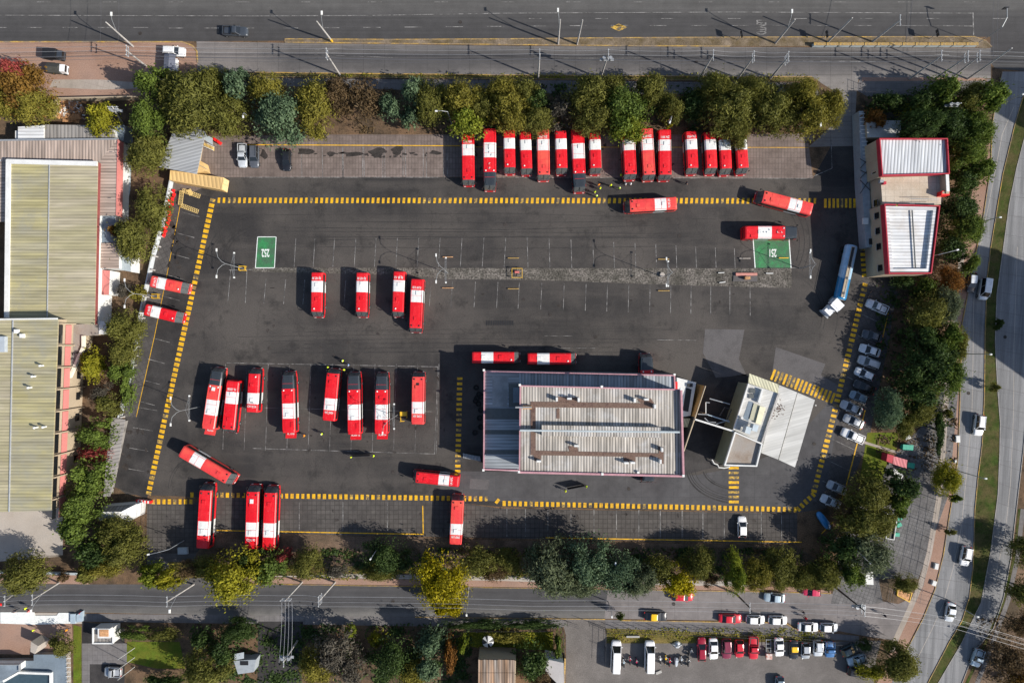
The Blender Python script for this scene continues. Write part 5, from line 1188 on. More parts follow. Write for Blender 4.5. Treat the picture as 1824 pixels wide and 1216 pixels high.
for x, y in ((1333, 766), (1345.5, 762)):
    m = MB(); p = P(x, y, 8.2); m.box((p.x, p.y, 7.4), (1.0, 1.25, 1.6), 0, R(-17)); tk = part('roof_tank', m, mat_plain('tank_blue_grey', (.45, .52, .56), .6), t)
    for a in (-.35, .35):
        for b in (-.45, .45): m = MB(); m.tube([(p.x + a, p.y + b, 5.8), (p.x + a, p.y + b, 6.7)], .05, 4); part('tank_leg', m, 'steel', t)
m = MB(); p = P(1322, 744, 7); m.cyl((p.x, p.y, 6.4), .25, 1.2, 'Z', 8); part('vent_pipe', m, 'whitewall', t)
random.seed(5); m = MB()
for i in range(70):
    a = random.gauss(0, 1); b = random.gauss(0, 1); x, y = 1384 + a * 5 - b * 3, 729 + b * 7 + a * 1; p = P(x, y, 5.53 if x > 1388 - (y - 685) * .28 else 5.83); s_ = random.uniform(.08, .2)
    m.box((p.x, p.y, p.z), (s_, s_, .03))
part('fallen_leaves', m, 'rust', t); t.children[-1]['kind'] = 'stuff'
t = thing('lane_wall', 'tall narrow cream topped wall with ochre west face between workshop and pump building', 'wall')
m = MB(); a, b, c = P(1256.5, 687, 5.4), P(1238.5, 743, 5.4), P(1218, 803, 5.4)
for p, q, mi_ in ((a, b, 0), (b, c, 1)):
    d = (q - p).normalized(); nn = Vector((-d.y, d.x, 0)) * .14; m.prism([(p + nn).to_2d(), (q + nn).to_2d(), (q - nn).to_2d(), (p - nn).to_2d()], 0, 5.3 - mi_ * .01, mi_, 2)
part('panel', m, ['orangewall', 'black', 'cream'], t)
m = MB(); m.tube([a, c], .13, 6); part('coping', m, 'cream', t)
t = thing('office_annex', 'small white flat roofed annex with a dark opening at the east end of the workshop', 'building')
m = MB(); q = [(1206, 672), (1240, 681), (1230, 740), (1217, 742), (1205, 700)]; m.prism(poly(q, 3.4), 0, 3.4); part('walls', m, 'whitewall', t)
m = MB(); m.prism(poly([(1222, 690), (1232, 693), (1226, 733), (1216, 731)], 3.42), 3.4, 3.43); part('roof_opening', m, 'black', t)
pxbox('roof_unit', t, 1225, 683, 1234, 689, 3.8, 3.4, 'black')
m = MB(); m.prism(poly([(1214, 745), (1235, 745), (1231, 760), (1214, 761)], 3.0), 0, 3.0); part('low_roof', m, 'roofcream', t)
m = MB(); m.prism(poly([(1201, 679), (1207, 680), (1207, 693), (1201, 693)], 3.6), 0, 3.6); part('red_porch', m, 'redpaint', t)
t = thing('wash_gantry', 'white ribbed beam spanning the dark wash lane', 'gantry')
m = MB(); a, b = P(1238, 746.5, 5.6), P(1306, 767.5, 5.9); m.tube([a, b], .22, 4); part('beam', m, 'whitewall', t)
for p in (a, b): m = MB(); m.tube([(p.x, p.y, 0), (p.x, p.y, p.z)], .1, 6); part('post', m, 'steel', t)
t = thing('wash_machine', 'steel wash machine arms with a blue tube under the beam', 'machine')
for q, mm in (([(1243, 737), (1262, 738)], 'steel'), ([(1260, 738), (1300, 751)], PAINT['lightblue']), ([(1257, 716), (1257, 736)], 'steel'), ([(1257, 716), (1264, 717)], 'steel'), ([(1275, 755), (1298, 748)], 'steel'), ([(1282, 740), (1291, 725), (1303, 729), (1295, 747)], 'steeldark'), ([(1255, 744), (1262, 751), (1275, 752)], 'steel'), ([(1264, 709.6), (1300, 719.6)], 'steel')):
    m = MB(); m.tube([P(x, y, 4.2) for x, y in q], .11, 6); part('arm', m, mm, t)
for x, y in ((1257, 737), (1298, 750)): m = MB(); p = P(x, y, 4.2); m.tube([(p.x, p.y, 0), p], .09, 6); part('post', m, 'steel', t)
t = thing('kerb_guard', 'looping white pipe rail at the foot of the pump building', 'rail')
m = MB(); m.tube([P(x, y, .9) for x, y in [(1268, 818), (1272, 825), (1278, 827), (1280, 832), (1290, 833), (1300, 831)]], .14, 6); part('pipe', m, 'whitewall', t)
m = MB()
for x, y in ((1268, 818), (1280, 832), (1300, 831)): p = P(x, y, .9); m.tube([(p.x, p.y, 0), p], .08, 6)
part('post', m, 'steel', t)

# ---- office block (north east)
t = thing('office_block', 'white roofed office block with red fascias and a roof terrace at the yard entrance', 'building')
A1 = [(1564, 248), (1685, 248), (1688.5, 311), (1569, 314)]
slab('north_wing', t, A1, 7.6, 0, 'roofwhite', 'cream')
rim('red_fascia', t, A1, 7.6, .16, .55, 'dirtyred', z0=6.9)
slab('terrace_block', t, [(1568.5, 314.5), (1678, 311.5), (1676, 364), (1572, 364)], 6.5, 0, 'terrace', 'cream')
m = MB(); m.prism(poly([(1684, 311), (1689.5, 311), (1691, 345), (1685.5, 345)], 8.2), 0, 8.2); part('east_wall', m, 'cream', t)
m = MB(); m.prism(poly([(1684.5, 311), (1690, 311), (1691.4, 341), (1686, 341)], 8.25), 8.2, 8.28); part('white_coping', m, 'whitewall', t)
m = MB(); m.prism(poly([(1678, 340), (1691.5, 341), (1691.5, 348), (1677, 348)], 8.0), 6.5, 8.0); part('red_corner', m, 'redpaint', t)
m = MB(); m.prism(poly([(1679, 341), (1690, 342), (1690, 345.5), (1679, 345)], 8.05), 8.0, 8.03); part('yellow_coping', m, 'cream', t)
A2 = [(1571, 365), (1669.5, 368), (1654.5, 487.5), (1579, 488)]
slab('south_wing', t, A2, 7.2, 0, 'roofwhiteh', 'cream')
rim('red_fascia', t, A2, 7.2, .15, .9, 'dirtyred', z0=6.6)
rim('white_upstand', t, [(1575, 369), (1664, 371), (1651, 484), (1583, 484)], 7.2, .5, .62, 'roofwhiteh')
m = MB(); a, b = P(1624.5, 371, 7.5), P(1631, 483, 7.5); m.tube([a, b], .12, 4); part('valley_gutter', m, 'skylight', t)
for y in (303, 361, 384, 411, 439, 477):
    bx = np.interp(y, [248, 314, 365, 488], [1564, 1569, 1571, 1579]); hh = 7.3
    p = P(bx, y, 7.4); m = MB(); m.box((p.x - .05, P(bx, y, 5.6).y, 5.4), (.14, 1.15, 1.3)); part('window', m, 'glass', t)
    m = MB(); m.box((p.x - .06, P(bx, y, 5.6).y, 4.68), (.2, 1.35, .1)); part('window_sill', m, 'concrete', t)
for x0, y0, x1, y1 in ((1620, 354, 1672, 354), (1620, 362, 1668, 362), (1640, 357, 1672, 357)):
    m = MB(); m.tube([P(x0, y0, 7.5), P(x1, y1, 7.5)], .05, 4); part('terrace_railing', m, 'steel', t)
m = MB(); m.prism(poly([(1630, 361), (1664, 362), (1664, 366), (1630, 365)], 6.55), 6.5, 6.55); part('stair_opening', m, 'black', t)
m = MB(); m.prism(poly([(1672, 348), (1679, 348), (1679, 371), (1671, 372)], 4.2), 0, 4.2); part('stair_landing', m, 'slab', t)
pxbox('air_unit', t, 1568, 320, 1575, 325, 7.2, 6.5, 'steel'); pxbox('red_box', t, 1574, 323, 1579, 328, 7.2, 6.5, 'dirtyred')
person(1598, 364.5, 'yellow', 'person in a yellow vest on the roof terrace by the stair opening', 90, 1, 'hair', z=6.5)
t = thing('lean_to', 'narrow blue grey glazed lean to along the west face of the office block', 'lean-to')
slab('walls', t, [(1530, 198), (1538, 198), (1546, 280), (1555, 440), (1543, 440), (1535, 330)], 2.7, 0, mat_plain('lean_to_roof', (.30, .33, .36), .6))
for i in range(12):
    y = 203 + i * 7; m = MB(); m.box((*P2(1536 + i * .6, y, 2.8), 2.76), (1.1, .12, .08)); part('glazing_bar', m, 'whitewall', t)
for y0, y1 in ((280, 300), (300, 318), (318, 345)):
    m = MB(); m.tube([P(1532, y0 + 3, 2.85), P(1550, y1 - 6, 2.85)], .07, 4); m.tube([P(1532, y1, 2.87), P(1550, y0, 2.87)], .07, 4); part('brace', m, 'steeldark', t)
m = MB(); m.prism(poly([(1538, 388), (1547, 388), (1547, 399), (1538, 399)], 3.2), 2.7, 3.2); part('roof_box', m, 'whitewall', t)
m = MB(); m.prism(poly([(1549, 425), (1556, 425), (1556, 435), (1549, 435)], 3.0), 2.7, 3.0); part('roof_pit', m, 'black', t)
t = thing('plant_room', 'low grey flat roofed block north of the office block, under a rusty tree', 'building')
slab('walls', t, [(1543, 214), (1605, 215), (1605, 245), (1545, 245)], 3.4, 0, mat('plant_roof', (.42, .42, .40), .9), 'cream')
# off-frame towers whose shade falls across the east road
def tower(label, q, h, m='cream'):
    t = thing('tower_block', label, 'building'); n = MB(); pl = [(x - (-1) * 0, y) for x, y in poly(q)]
    s = h / math.tan(R(SUN_EL)); dx, dy = math.cos(SUN_AZ) * s, math.sin(SUN_AZ) * s
    pl = shift(pl, dx, dy); n.prism(pl, 0, h); part('walls', n, m, t)
    n = MB(); cx = sum(p[0] for p in pl) / len(pl); cy = sum(p[1] for p in pl) / len(pl)
    n.prism([(cx + (p[0] - cx) * 1.02, cy + (p[1] - cy) * 1.02) for p in pl], h, h + .3); part('roof_slab', n, 'greybrown', t)
    for k in range(int(h / 3) - 1):
        n = MB(); n.prism([(cx + (p[0] - cx) * 1.004, cy + (p[1] - cy) * 1.004) for p in pl], 1.6 + k * 3, 2.7 + k * 3); part('window_band', n, 'glassblue', t)
tower('slab block beyond the right edge whose shade crosses the upper road junction', [(1772, 123), (2100, 126), (2100, 340), (1820, 226), (1773, 198)], 24)
tower('slab block beyond the right edge whose shade crosses the middle of the east road', [(1745, 440), (1780, 448), (1830, 520), (2100, 560), (2100, 900), (1823, 670), (1733, 606), (1702, 570), (1716, 490)], 24)

# ---- warehouses on the west
t = thing('warehouse', 'long warehouse with a lichen yellow raised roof above a brown skirt roof', 'building')
L1 = [(-80, 252), (209, 249), (206.5, 384), (-80, 384)]
slab('lower_walls', t, L1, 4.3, 0, 'whitewall')
m = MB(); m.prism(poly([(-80, 252), (209, 249), (176, 288), (13, 290), (-20, 275)], 4.5), 4.3, 4.5); part('skirt_roof', m, 'roofbrown', t)
m = MB(); m.prism(poly([(209, 249), (206.5, 384), (173, 384), (176, 288)], 4.5), 4.3, 4.49); part('skirt_roof', m, 'roofbrownh', t)
m = MB(); m.prism(poly([(-80, 300), (13, 285), (13, 395), (-80, 395)], 4.5), 4.3, 4.48); part('skirt_roof', m, 'roofbrownh', t)
m = MB(); a = poly([(209, 249), (206.5, 384)], 4.5); m.prism([(a[0][0] + .02, a[0][1]), (a[0][0] + .14, a[0][1]), (a[1][0] + .14, a[1][1]), (a[1][0] + .02, a[1][1])], 2.6, 4.6); part('pink_band', m, 'pinkwall', t)
rim('gutter', t, [(209, 249), (-80, 252)], 4.5, .25, .15, 'steel', closed=False)
U1 = [(13, 285), (174, 289), (168, 578), (10, 566)]
slab('upper_walls', t, U1, 5.5, 4.45, mat('dull_red_wall', (.22, .06, .055), .85, .15, .6, 5, .15))
m = MB(); m.prism(poly(U1, 5.5), 0, 4.45); part('lower_core', m, 'whitewall', t)
m = MB(); m.prism(poly([(13, 285), (88, 287), (84, 572), (10, 566)], 5.7), 5.5, 5.7); part('upper_roof', m, 'roofyellow', t)
m = MB(); m.prism(poly([(88, 287), (174, 289), (168, 578), (84, 572)], 5.7), 5.5, 5.69); part('upper_roof', m, 'rooftan', t)
rim('white_verge', t, [(174, 289), (13, 285), (10, 566)], 5.7, .75, .25, 'whitewall', closed=False)
m = MB(); m.tube([P(88, 288, 5.75), P(84, 572, 5.75)], .12, 6); part('ridge_cap', m, 'steel', t)
slab('low_bay', t, [(174, 433), (212, 433), (212, 478), (173, 478)], 4.0, 0, 'roofbrownh', 'whitewall')
slab('low_bay', t, [(174, 384), (205, 384), (209, 432), (173, 432)], 3.7, 0, 'steelblue', 'whitewall')
slab('flat_slab_roof', t, [(212.5, 443), (233, 443), (233, 484), (212, 480)], 3.2, 0, 'bluegrey', 'whitewall')
slab('terrace_roof', t, [(173, 480), (196, 482), (194, 525), (171, 525)], 3.4, 0, 'pinkwall', 'whitewall')
slab('terrace_roof', t, [(171, 527), (182, 527), (178, 570), (169, 570)], 3.3, 0, 'pinkwall', 'whitewall')
t = thing('yellow_warehouse', 'tall warehouse with a lichen yellow ridged roof and a pink striped side wall', 'building')
U2 = [(-120, 571), (103, 568.5), (90, 909), (-140, 913)]
slab('walls', t, U2, 8.2, 0, 'cream')
m = MB(); m.prism(poly([(23, 570), (103, 568.5), (90, 909), (16, 911)], 8.5), 8.2, 8.5); part('roof', m, 'roofyellow', t)
m = MB(); m.prism(poly([(-120, 571), (23, 570), (16, 911), (-140, 913)], 8.5), 8.2, 8.49); part('roof', m, 'rooftan', t)
m = MB(); m.tube([P(23, 570, 8.55), P(16, 911, 8.55)], .14, 6); part('ridge_cap', m, 'steel', t)
rim('roof_verge', t, [(103, 568.5), (-120, 571)], 8.5, .25, .12, 'whitewall', closed=False)
a = poly([(103, 568.5), (90, 909)], 8.35); A_, B_ = Vector(a[0]), Vector(a[1]); dd = (B_ - A_); LL = dd.length; dd.normalize(); nn = Vector((-dd.y, dd.x))
if nn.x < 0: nn = -nn
def wallband(name, s0, s1, z0, z1, m, off=.06):
    mb = MB(); p, q = A_ + dd * s0, A_ + dd * s1; mb.prism([p + nn * .0, q + nn * .0, q + nn * off, p + nn * off], z0, z1); return part(name, mb, m, t)
for k in range(9):
    s0 = 1.0 + k * 4.1; wallband('window', s0, s0 + 3.5, 6.9, 7.9, 'glass'); wallband('pink_panel', s0, s0 + 3.6, 4.4, 6.0, 'pinkwall', .09)
    wallband('lower_window', s0 + .8, s0 + 2.2, 1.0, 2.1, 'glass', .05)
    wallband('column', s0 - .35, s0 - .12, 0, 8.1, 'cream', .35)
for x, y in ((27, 590), (37, 598)):
    pxbox('roof_unit', t, x - 2.5, y - 3.5, x + 2.5, y + 3.5, 9.3, 8.5, 'whitewall')
pxbox('roof_plant', t, -10, 599, 8, 627, 9.3, 8.5, mat_plain('pale_plant', (.38, .42, .46), .7))
for x, y in ((53, 690), (64, 761), (79, 760), (60, 670), (74, 651)):
    m = MB(); p = P(x, y, 9); m.tube([(p.x, p.y, 8.5), (p.x, p.y, 9.5)], .16, 6); m.sphere((p.x, p.y, 9.5), .25, 0, 6, 4); part('roof_vent', m, 'whitewall', t)
t = thing('entrance_block', 'low grey flat roofed block with a diagonal cream canopy beside the yellow warehouse', 'building')
slab('walls', t, [(118, 578), (176, 576), (176, 597), (146, 598), (140, 626), (118, 632)], 3.6, 0, 'greybrown', 'cream')
slab('white_slab', t, [(176, 571), (190, 573), (190, 595), (176, 595)], 3.8, 0, 'whitewall')
slab('canopy', t, [(101, 676), (131, 628), (141, 630), (121, 682), (108, 688)], 3.9, 3.5, 'roofgreyn')
m = MB(); pts = [(147, 598), (147, 618), (119, 680), (119, 686)]; L_, R_2 = strip(pts, 4.2)
for i in range(3): m.prism(poly([L_[i], L_[i + 1], R_2[i + 1], R_2[i]], 4.1), 3.4, 4.1 + .002 * i)
part('canopy_fascia', m, mat_plain('cream_fascia', (.74, .70, .58), .7), t)
for x, y in ((129, 679), (127, 702)): pxbox('air_unit', t, x - 4, y - 4, x + 4, y + 4, 1.2, .1, 'steel')
t = thing('side_shed', 'low shed with a bright white sheet roof north of the long warehouse', 'shed')
slab('walls', t, [(32, 226), (78, 223), (78, 247), (32, 248)], 4.0, 0, 'roofwhiteh', 'whitewall')
slab('end_bay', t, [(27, 233), (31.5, 233), (31.5, 248), (27, 248)], 3.4, 0, 'whitewall')
t = thing('side_shed', 'long low shed with an old grey roof beside the white roofed one', 'shed')
slab('walls', t, [(80, 222), (200, 224), (207, 247), (80, 247)], 3.8, 0, 'roofgreyn', 'whitewall')
slab('blue_bay', t, [(208, 223), (222, 223), (220, 252), (208, 247)], 2.8, 0, 'steelblue')

# ---- grey shed, container, west wall, lean-to, small houses
t = thing('grey_shed', 'shed with a grey blue sheet roof under the trees by the tan container', 'shed')
m = MB(); m.prism(poly([(311, 227), (354, 227), (366, 236), (350, 310), (283, 297.5)], 3.6), 3.4, 3.6); part('roof', m, 'roofgrey', t)
m = MB(); m.prism(poly([(318, 240), (350, 240), (340, 300), (296, 292)], 3.4), 0, 3.4); part('walls', m, 'cream', t)
m = MB(); m.prism(poly([(362, 236), (378, 246), (378, 258), (362, 248)], 2.5), 2.3, 2.5); part('side_awning', m, 'bluegrey', t)
t = thing('shipping_container', 'long tan ribbed container standing against the grey shed', 'container')
CT = [(303.5, 303.5), (398.5, 316.5), (395, 338), (302, 321)]
m = MB(); m.prism(poly(CT, 2.7), .1, 2.7); part('body', m, 'tan', t)
rim('corner_rail', t, CT, 2.7, .12, .05, mat_plain('tan_trim', (.68, .46, .20), .6), z0=2.5)
a = poly([(398.5, 316.5), (395, 338)], 2.7)
for k in (0.04, .52):
    p = Vector(a[0]).lerp(Vector(a[1]), k); q = Vector(a[0]).lerp(Vector(a[1]), k + .44); m = MB(); m.prism([p, q, q + Vector((.08, -.0)), p + Vector((.08, 0))], .3, 2.5); part('door', m, mat_plain('tan_door', (.74, .55, .28), .6), t)
t = thing('tan_crate', 'small tan box half tucked under the grey shed roof', 'crate')
m = MB(); m.prism(poly([(352, 284), (363, 290), (367, 305), (350, 308)], 2.0), 0, 2.0); part('body', m, mat_plain('tan_sheet', (.70, .47, .20), .7), t)
m = MB(); m.tube([P(353, 293, 2.1), P(370, 302, 2.1)], .05, 4); part('bar', m, 'steel', t)
t = thing('white_barrier_rack', 'white barrier frame with yellow slats by the grey shed', 'barrier')
m = MB()
for k in range(8): p = P(363 + k * 2.4, 256 + k * 1.3, .6); m.box(p, (.1, .7, .7))
part('slats', m, 'pyellow', t)
m = MB(); m.tube([P(361, 252, 1.0), P(382, 262, 1.0)], .07, 4); m.tube([P(361, 260, 1.0), P(380, 268, 1.0)], .07, 4); part('rails', m, 'whitewall', t)
for k, (x, y) in enumerate(((383, 249), (389, 253))):
    m = MB(); m.box((0, 0, .4), (1.0, .6, .8), 0, 0, .8); m.box((0, 0, .85), (.3, .35, .12)); p = P(x, y, .5)
    tag(link('plastic_barrier', m.mesh('plastic_barrier', ['redpaint']), None, (p.x, p.y, .03), R(-35)), ['red plastic block at the corner of the white barrier frame', 'outer red plastic block nearest the car bays'][k], 'barrier')
random.seed(11)
for i, (x, y) in enumerate([(308, 340), (307, 347), (306, 354), (302, 358), (305, 362), (303, 369), (302, 376), (300, 383), (298, 390), (297, 398), (295, 405), (293, 412), (292, 419)]):
    m = MB(); m.box((0, 0, .3), (.8, .38, .6), 0, 0, .72); m.box((0, 0, .66), (.6, .14, .14)); p = P(x + random.uniform(-2, 2), y, .5)
    tag(link('plastic_barrier', m.mesh('plastic_barrier', ['redpaint']), None, (p.x, p.y, .03), R(78 + random.uniform(-30, 30))), 'red plastic barrier block in the ragged line along the west wall', 'barrier', 'red barrier blocks by the west wall')
def lattice(mb, p, q, w, n, r=.035):
    p, q = Vector(p), Vector(q); d = (q - p).normalized(); s = d.cross(Vector((0, 0, 1))).normalized() * w / 2
    mb.tube([p + s, q + s], r, 4); mb.tube([p - s, q - s], r, 4)
    for i in range(n + 1):
        a = p.lerp(q, i / n); mb.tube([a + s, a - s], r * .8, 4)
        if i < n: b = p.lerp(q, (i + 1) / n); mb.tube([a + s, b - s], r * .7, 4)
for (a, b, lab) in [((324, 340), (321, 365), 'upright pale yellow steel ladder rack lying by the west wall'), ((325, 339), (356, 350), 'pale yellow steel frame slanting toward the yellow dashes'), ((323, 366), (353, 377), 'lower pale yellow frame slanting from the ladder rack'), ((336, 338), (341, 347), 'short pale yellow frame between the ladder rack and the container')]:
    m = MB(); lattice(m, P(*a, .5), P(*b, .5), .75, 9, .05); tag(link('ladder_rack', m.mesh('ladder_rack', ['pyellow'])), lab, 'frame')
t = thing('boundary_wall', 'pale blue grey wall along the west side of the yard', 'wall')
WP = [(303, 318), (288, 392), (270, 455), (252, 540), (240, 600), (230, 660), (210, 744)]
m = MB()
for i in range(len(WP) - 1):
    p, q = Vector(P2(*WP[i], 1.3)), Vector(P2(*WP[i + 1], 1.3)); d = (q - p).normalized(); n_ = Vector((-d.y, d.x)) * .12
    m.prism([p - n_, q - n_, q + n_, p + n_], 0, 1.3 + .002 * i)
part('panels', m, mat('wall_panel', (.50, .53, .55), .9, .1, .4, 5, .1), t)
for i in range(22):
    k = i / 21 * (len(WP) - 1); j = min(int(k), len(WP) - 2); p = Vector(P2(*WP[j], 2.3)).lerp(Vector(P2(*WP[j + 1], 2.3)), k - j); m = MB(); m.box((p.x, p.y, .7), (.25, .25, 1.42)); part('post', m, 'concrete', t)
t = thing('tin_lean_to', 'long ribbed tin lean to at the southwest yard wall', 'lean-to')
LT_ = [(199, 743), (223, 747), (212, 815), (196, 884), (184, 884), (190, 815)]
slab('roof', t, LT_, 1.5, 1.4, 'tin')
m = MB(); m.prism(poly([(201, 747), (221, 750), (194, 880), (187, 880)], 1.4), 0, 1.4); part('walls', m, 'roofgreyn', t)
t = thing('guard_house', 'small house with a shade-painted north slope and bright white south slope in the southwest corner', 'house')
e = [P(181, 902, 2.8), P(243, 897, 2.8), P(241, 920, 2.8), P(216, 933, 2.8), P(176, 926, 2.8), P(177, 911, 4.6), P(216, 911, 4.6)]
m = MB(); m.add(e, [(0, 5, 6, 1), (5, 4, 3, 6), (6, 3, 2), (6, 2, 1), (0, 4, 5)], [0, 1, 2, 2, 0]); part('roof', m, ['roofgreyn', 'whitewall', 'roofwhiteh'], t)  # north slope greyer, the others paler: shade and sun put into the colours
m = MB(); m.prism([(p.x * .995, p.y) for p in e[:5]], 0, 2.75); part('walls', m, 'whitewall', t)
t = thing('striped_barrier', 'red and white striped barrier at the start of the lower yellow dashes', 'barrier')
m = MB()
for k in range(9): p = P(244 + k * 2.9, 892 + k * .25, .9); m.box((p.x, p.y, .55), (.33, .5, .9), k % 2)
part('boards', m, ['redpaint', 'whitewall'], t)
m = MB(); p = P(325, 981, .5); o = tag(link('concrete_cover', None), None); bpy.data.objects.remove(o)
m.box((0, 0, .25), (2.0, 1.3, .5), 0, 0, .96); m.box((0, 0, .54), (1.6, 1.0, .08), 0); tag(link('concrete_cover', m.mesh('concrete_cover', ['bluegrey']), None, (p.x, p.y, .02), R(2)), 'pale slab cover in shade left of the lone lower bus', 'cover')
# gatehouse
t = thing('gatehouse', 'small square gatehouse with a raised timber lantern roof by the bottom street', 'house')
slab('walls', t, [(167, 1118), (202, 1117), (203, 1144), (166, 1144)], 2.3, 0, 'roofgreyn', 'whitewall')
rim('white_rim', t, [(166, 1117), (203, 1117), (203, 1145), (166, 1145)], 2.3, .2, .3, 'whitewall')
pxbox('lantern', t, 174, 1119, 196, 1136, 3.3, 2.3, 'whitewall'); pxbox('lantern_roof', t, 177, 1121, 193, 1133, 3.4, 3.3, 'wood')
# building under construction, bottom left
t = thing('modern_block', 'blue grey roofed building with glazed atrium at the bottom left corner', 'building')
slab('walls', t, [(60, 1165), (118, 1165), (124, 1400), (-150, 1400), (-150, 1178), (60, 1176)], 1.3, 0, 'steelblue', 'greybrown')
slab('raised_roof', t, [(-120, 1181), (37, 1181), (37, 1192), (0, 1214), (-120, 1300)], 2.6, 1.3, mat('roof_membrane', (.19, .23, .27), .8), 'whitewall')
rim('glazed_rail', t, [(-120, 1181), (37, 1181), (37, 1194)], 2.6, .12, .5, 'steel', closed=False)
slab('atrium_glass', t, [(8, 1212), (36, 1196), (93, 1199), (93, 1400), (8, 1400)], 1.6, 1.3, 'glassblue')
rim('white_beam', t, [(8, 1210), (36, 1194), (94, 1196), (95, 1400)], 1.6, .35, .5, 'whitewall', closed=False)
for k in range(7):
    m = MB(); p = P(121, 1172 + k * 8, 1.5); m.box((p.x, p.y, 1.4), (.9, .1, .12)); part('sun_blade', m, 'whitewall', t)
slab('concrete_frame', t, [(55, 1142), (68, 1150), (62, 1164), (54, 1160)], 3.2, 0, 'slab')
m = MB(); m.prism(poly([(0, 1090), (60, 1090), (62, 1096), (100, 1096), (104, 1091), (124, 1091), (124, 1110), (60, 1112), (0, 1110)], .2), .02, .12); tag(link('white_sheeting', m.mesh('white_sheeting', ['whitebright'])), 'long white sheeting spread along the bottom street', 'sheeting')
for k, (q, lab) in enumerate([([(125, 1093), (134, 1093), (134, 1110), (125, 1110)], 'blue tarpaulin square at the end of the white sheeting'), ([(136, 1095), (147, 1088), (147, 1106), (136, 1108)], 'small pale tarpaulin by the street corner')]):
    m = MB(); m.prism(poly(q, .6), .02, .6); tag(link('tarpaulin', m.mesh('tarpaulin', [PAINT['lightblue']])), lab, 'tarpaulin')
for k, (x, y) in enumerate([(145, 1090), (1, 1076), (53, 1087)]):
    m = MB(); m.tube([(0, 0, .05), (0, 0, .75)], [.22, .04], 8, 0); m.box((0, 0, .025), (.5, .5, .05)); m.tube([(0, 0, .35), (0, 0, .5)], [.145, .10], 8, 1)
    tag(link('traffic_cone', m.mesh('traffic_cone', ['redpaint', 'whitebright']), None, (*P2(x, y), .03)), ['red cone at the corner of the pale tarpaulin', 'red cone at the far left of the bottom street', 'red cone beside the road worker'][k], 'cone')
t = thing('rusty_house', 'house with a rusty striped sheet roof at the bottom edge', 'house')
slab('walls', t, [(852, 1174), (919, 1176), (916, 1300), (851, 1300)], 5.6, 0, 'cream')
for i, (x0, x1) in enumerate(((852, 859), (859.3, 887), (887.3, 917))):
    m = MB(); m.prism(poly([(x0, 1174), (x1, 1175), (x1 - .5, 1197), (x0, 1197)], 5.9), 5.6, 5.9 + .003 * i); part('roof_sheet', m, 'rustroof', t)
    m = MB(); m.prism(poly([(x0, 1197.6), (x1 - .5, 1197.8), (x1 - 1, 1300), (x0 - 1, 1300)], 5.85), 5.6, 5.85 + .003 * i); part('roof_sheet', m, 'rustroof', t)
t = thing('grey_house', 'wedge shaped plain grey roof beside the side road at the bottom edge', 'house')
slab('walls', t, [(972, 1173), (1004, 1180), (1006, 1300), (992, 1216), (972, 1196)], 4.0, 0, mat('fibre_cement', (.40, .38, .37), .9, .08), 'whitewall')
t = thing('yellow_wall', 'thin yellow boundary wall along the side road', 'wall')
m = MB(); m.prism(poly([(1005.5, 1172), (1008, 1172), (1004.5, 1300), (1002, 1300)], 2.2), 0, 2.2); part('panels', m, 'kerb', t)
t = thing('parasol', 'octagonal black and white garden parasol on the lawn', 'parasol', (*P2(869, 1142, 2.2), 0))
m = MB(); n_ = 12
m.add([(0, 0, 2.6)] + [(1.15 * math.cos(2 * math.pi * k / n_), 1.15 * math.sin(2 * math.pi * k / n_), 2.15) for k in range(n_)], [(0, 1 + k, 1 + (k + 1) % n_) for k in range(n_)], [(1 if k % 3 == 0 or k == 5 else 0) for k in range(n_)]); part('canopy', m, ['whitewall', 'black'], t)
m = MB(); m.tube([(0, 0, 0), (0, 0, 2.6)], .04, 6); part('pole', m, 'steel', t)
t = thing('kiosk', 'open fronted grey kiosk among dark trees at the bottom', 'kiosk')
slab('body', t, [(416, 1176), (456, 1174), (452, 1196), (424, 1200)], 2.6, 0, mat_plain('kiosk_grey', (.30, .33, .36), .7))
pxbox('dark_top', t, 428, 1177, 442, 1184, 2.7, 2.6, 'black')
m = MB(); m.prism(poly([(417, 1164), (434, 1161), (434, 1172), (418, 1175)], 2.9), 2.75, 2.9); part('side_roof', m, mat_plain('kiosk_roof', (.36, .40, .44), .7), t)
t = thing('white_canopy', 'bright white sheet canopy under the trees near the street mouth', 'canopy')
slab('sheet', t, [(1545, 1016), (1555, 1016), (1556, 1041), (1538, 1040)], 2.9, 2.8, 'whitewall')
for x, y in ((1546, 1018), (1554, 1039)): m = MB(); p = P(x, y, 2.8); m.tube([(p.x, p.y, 0), (p.x, p.y, 2.8)], .05, 6); part('post', m, 'steel', t)

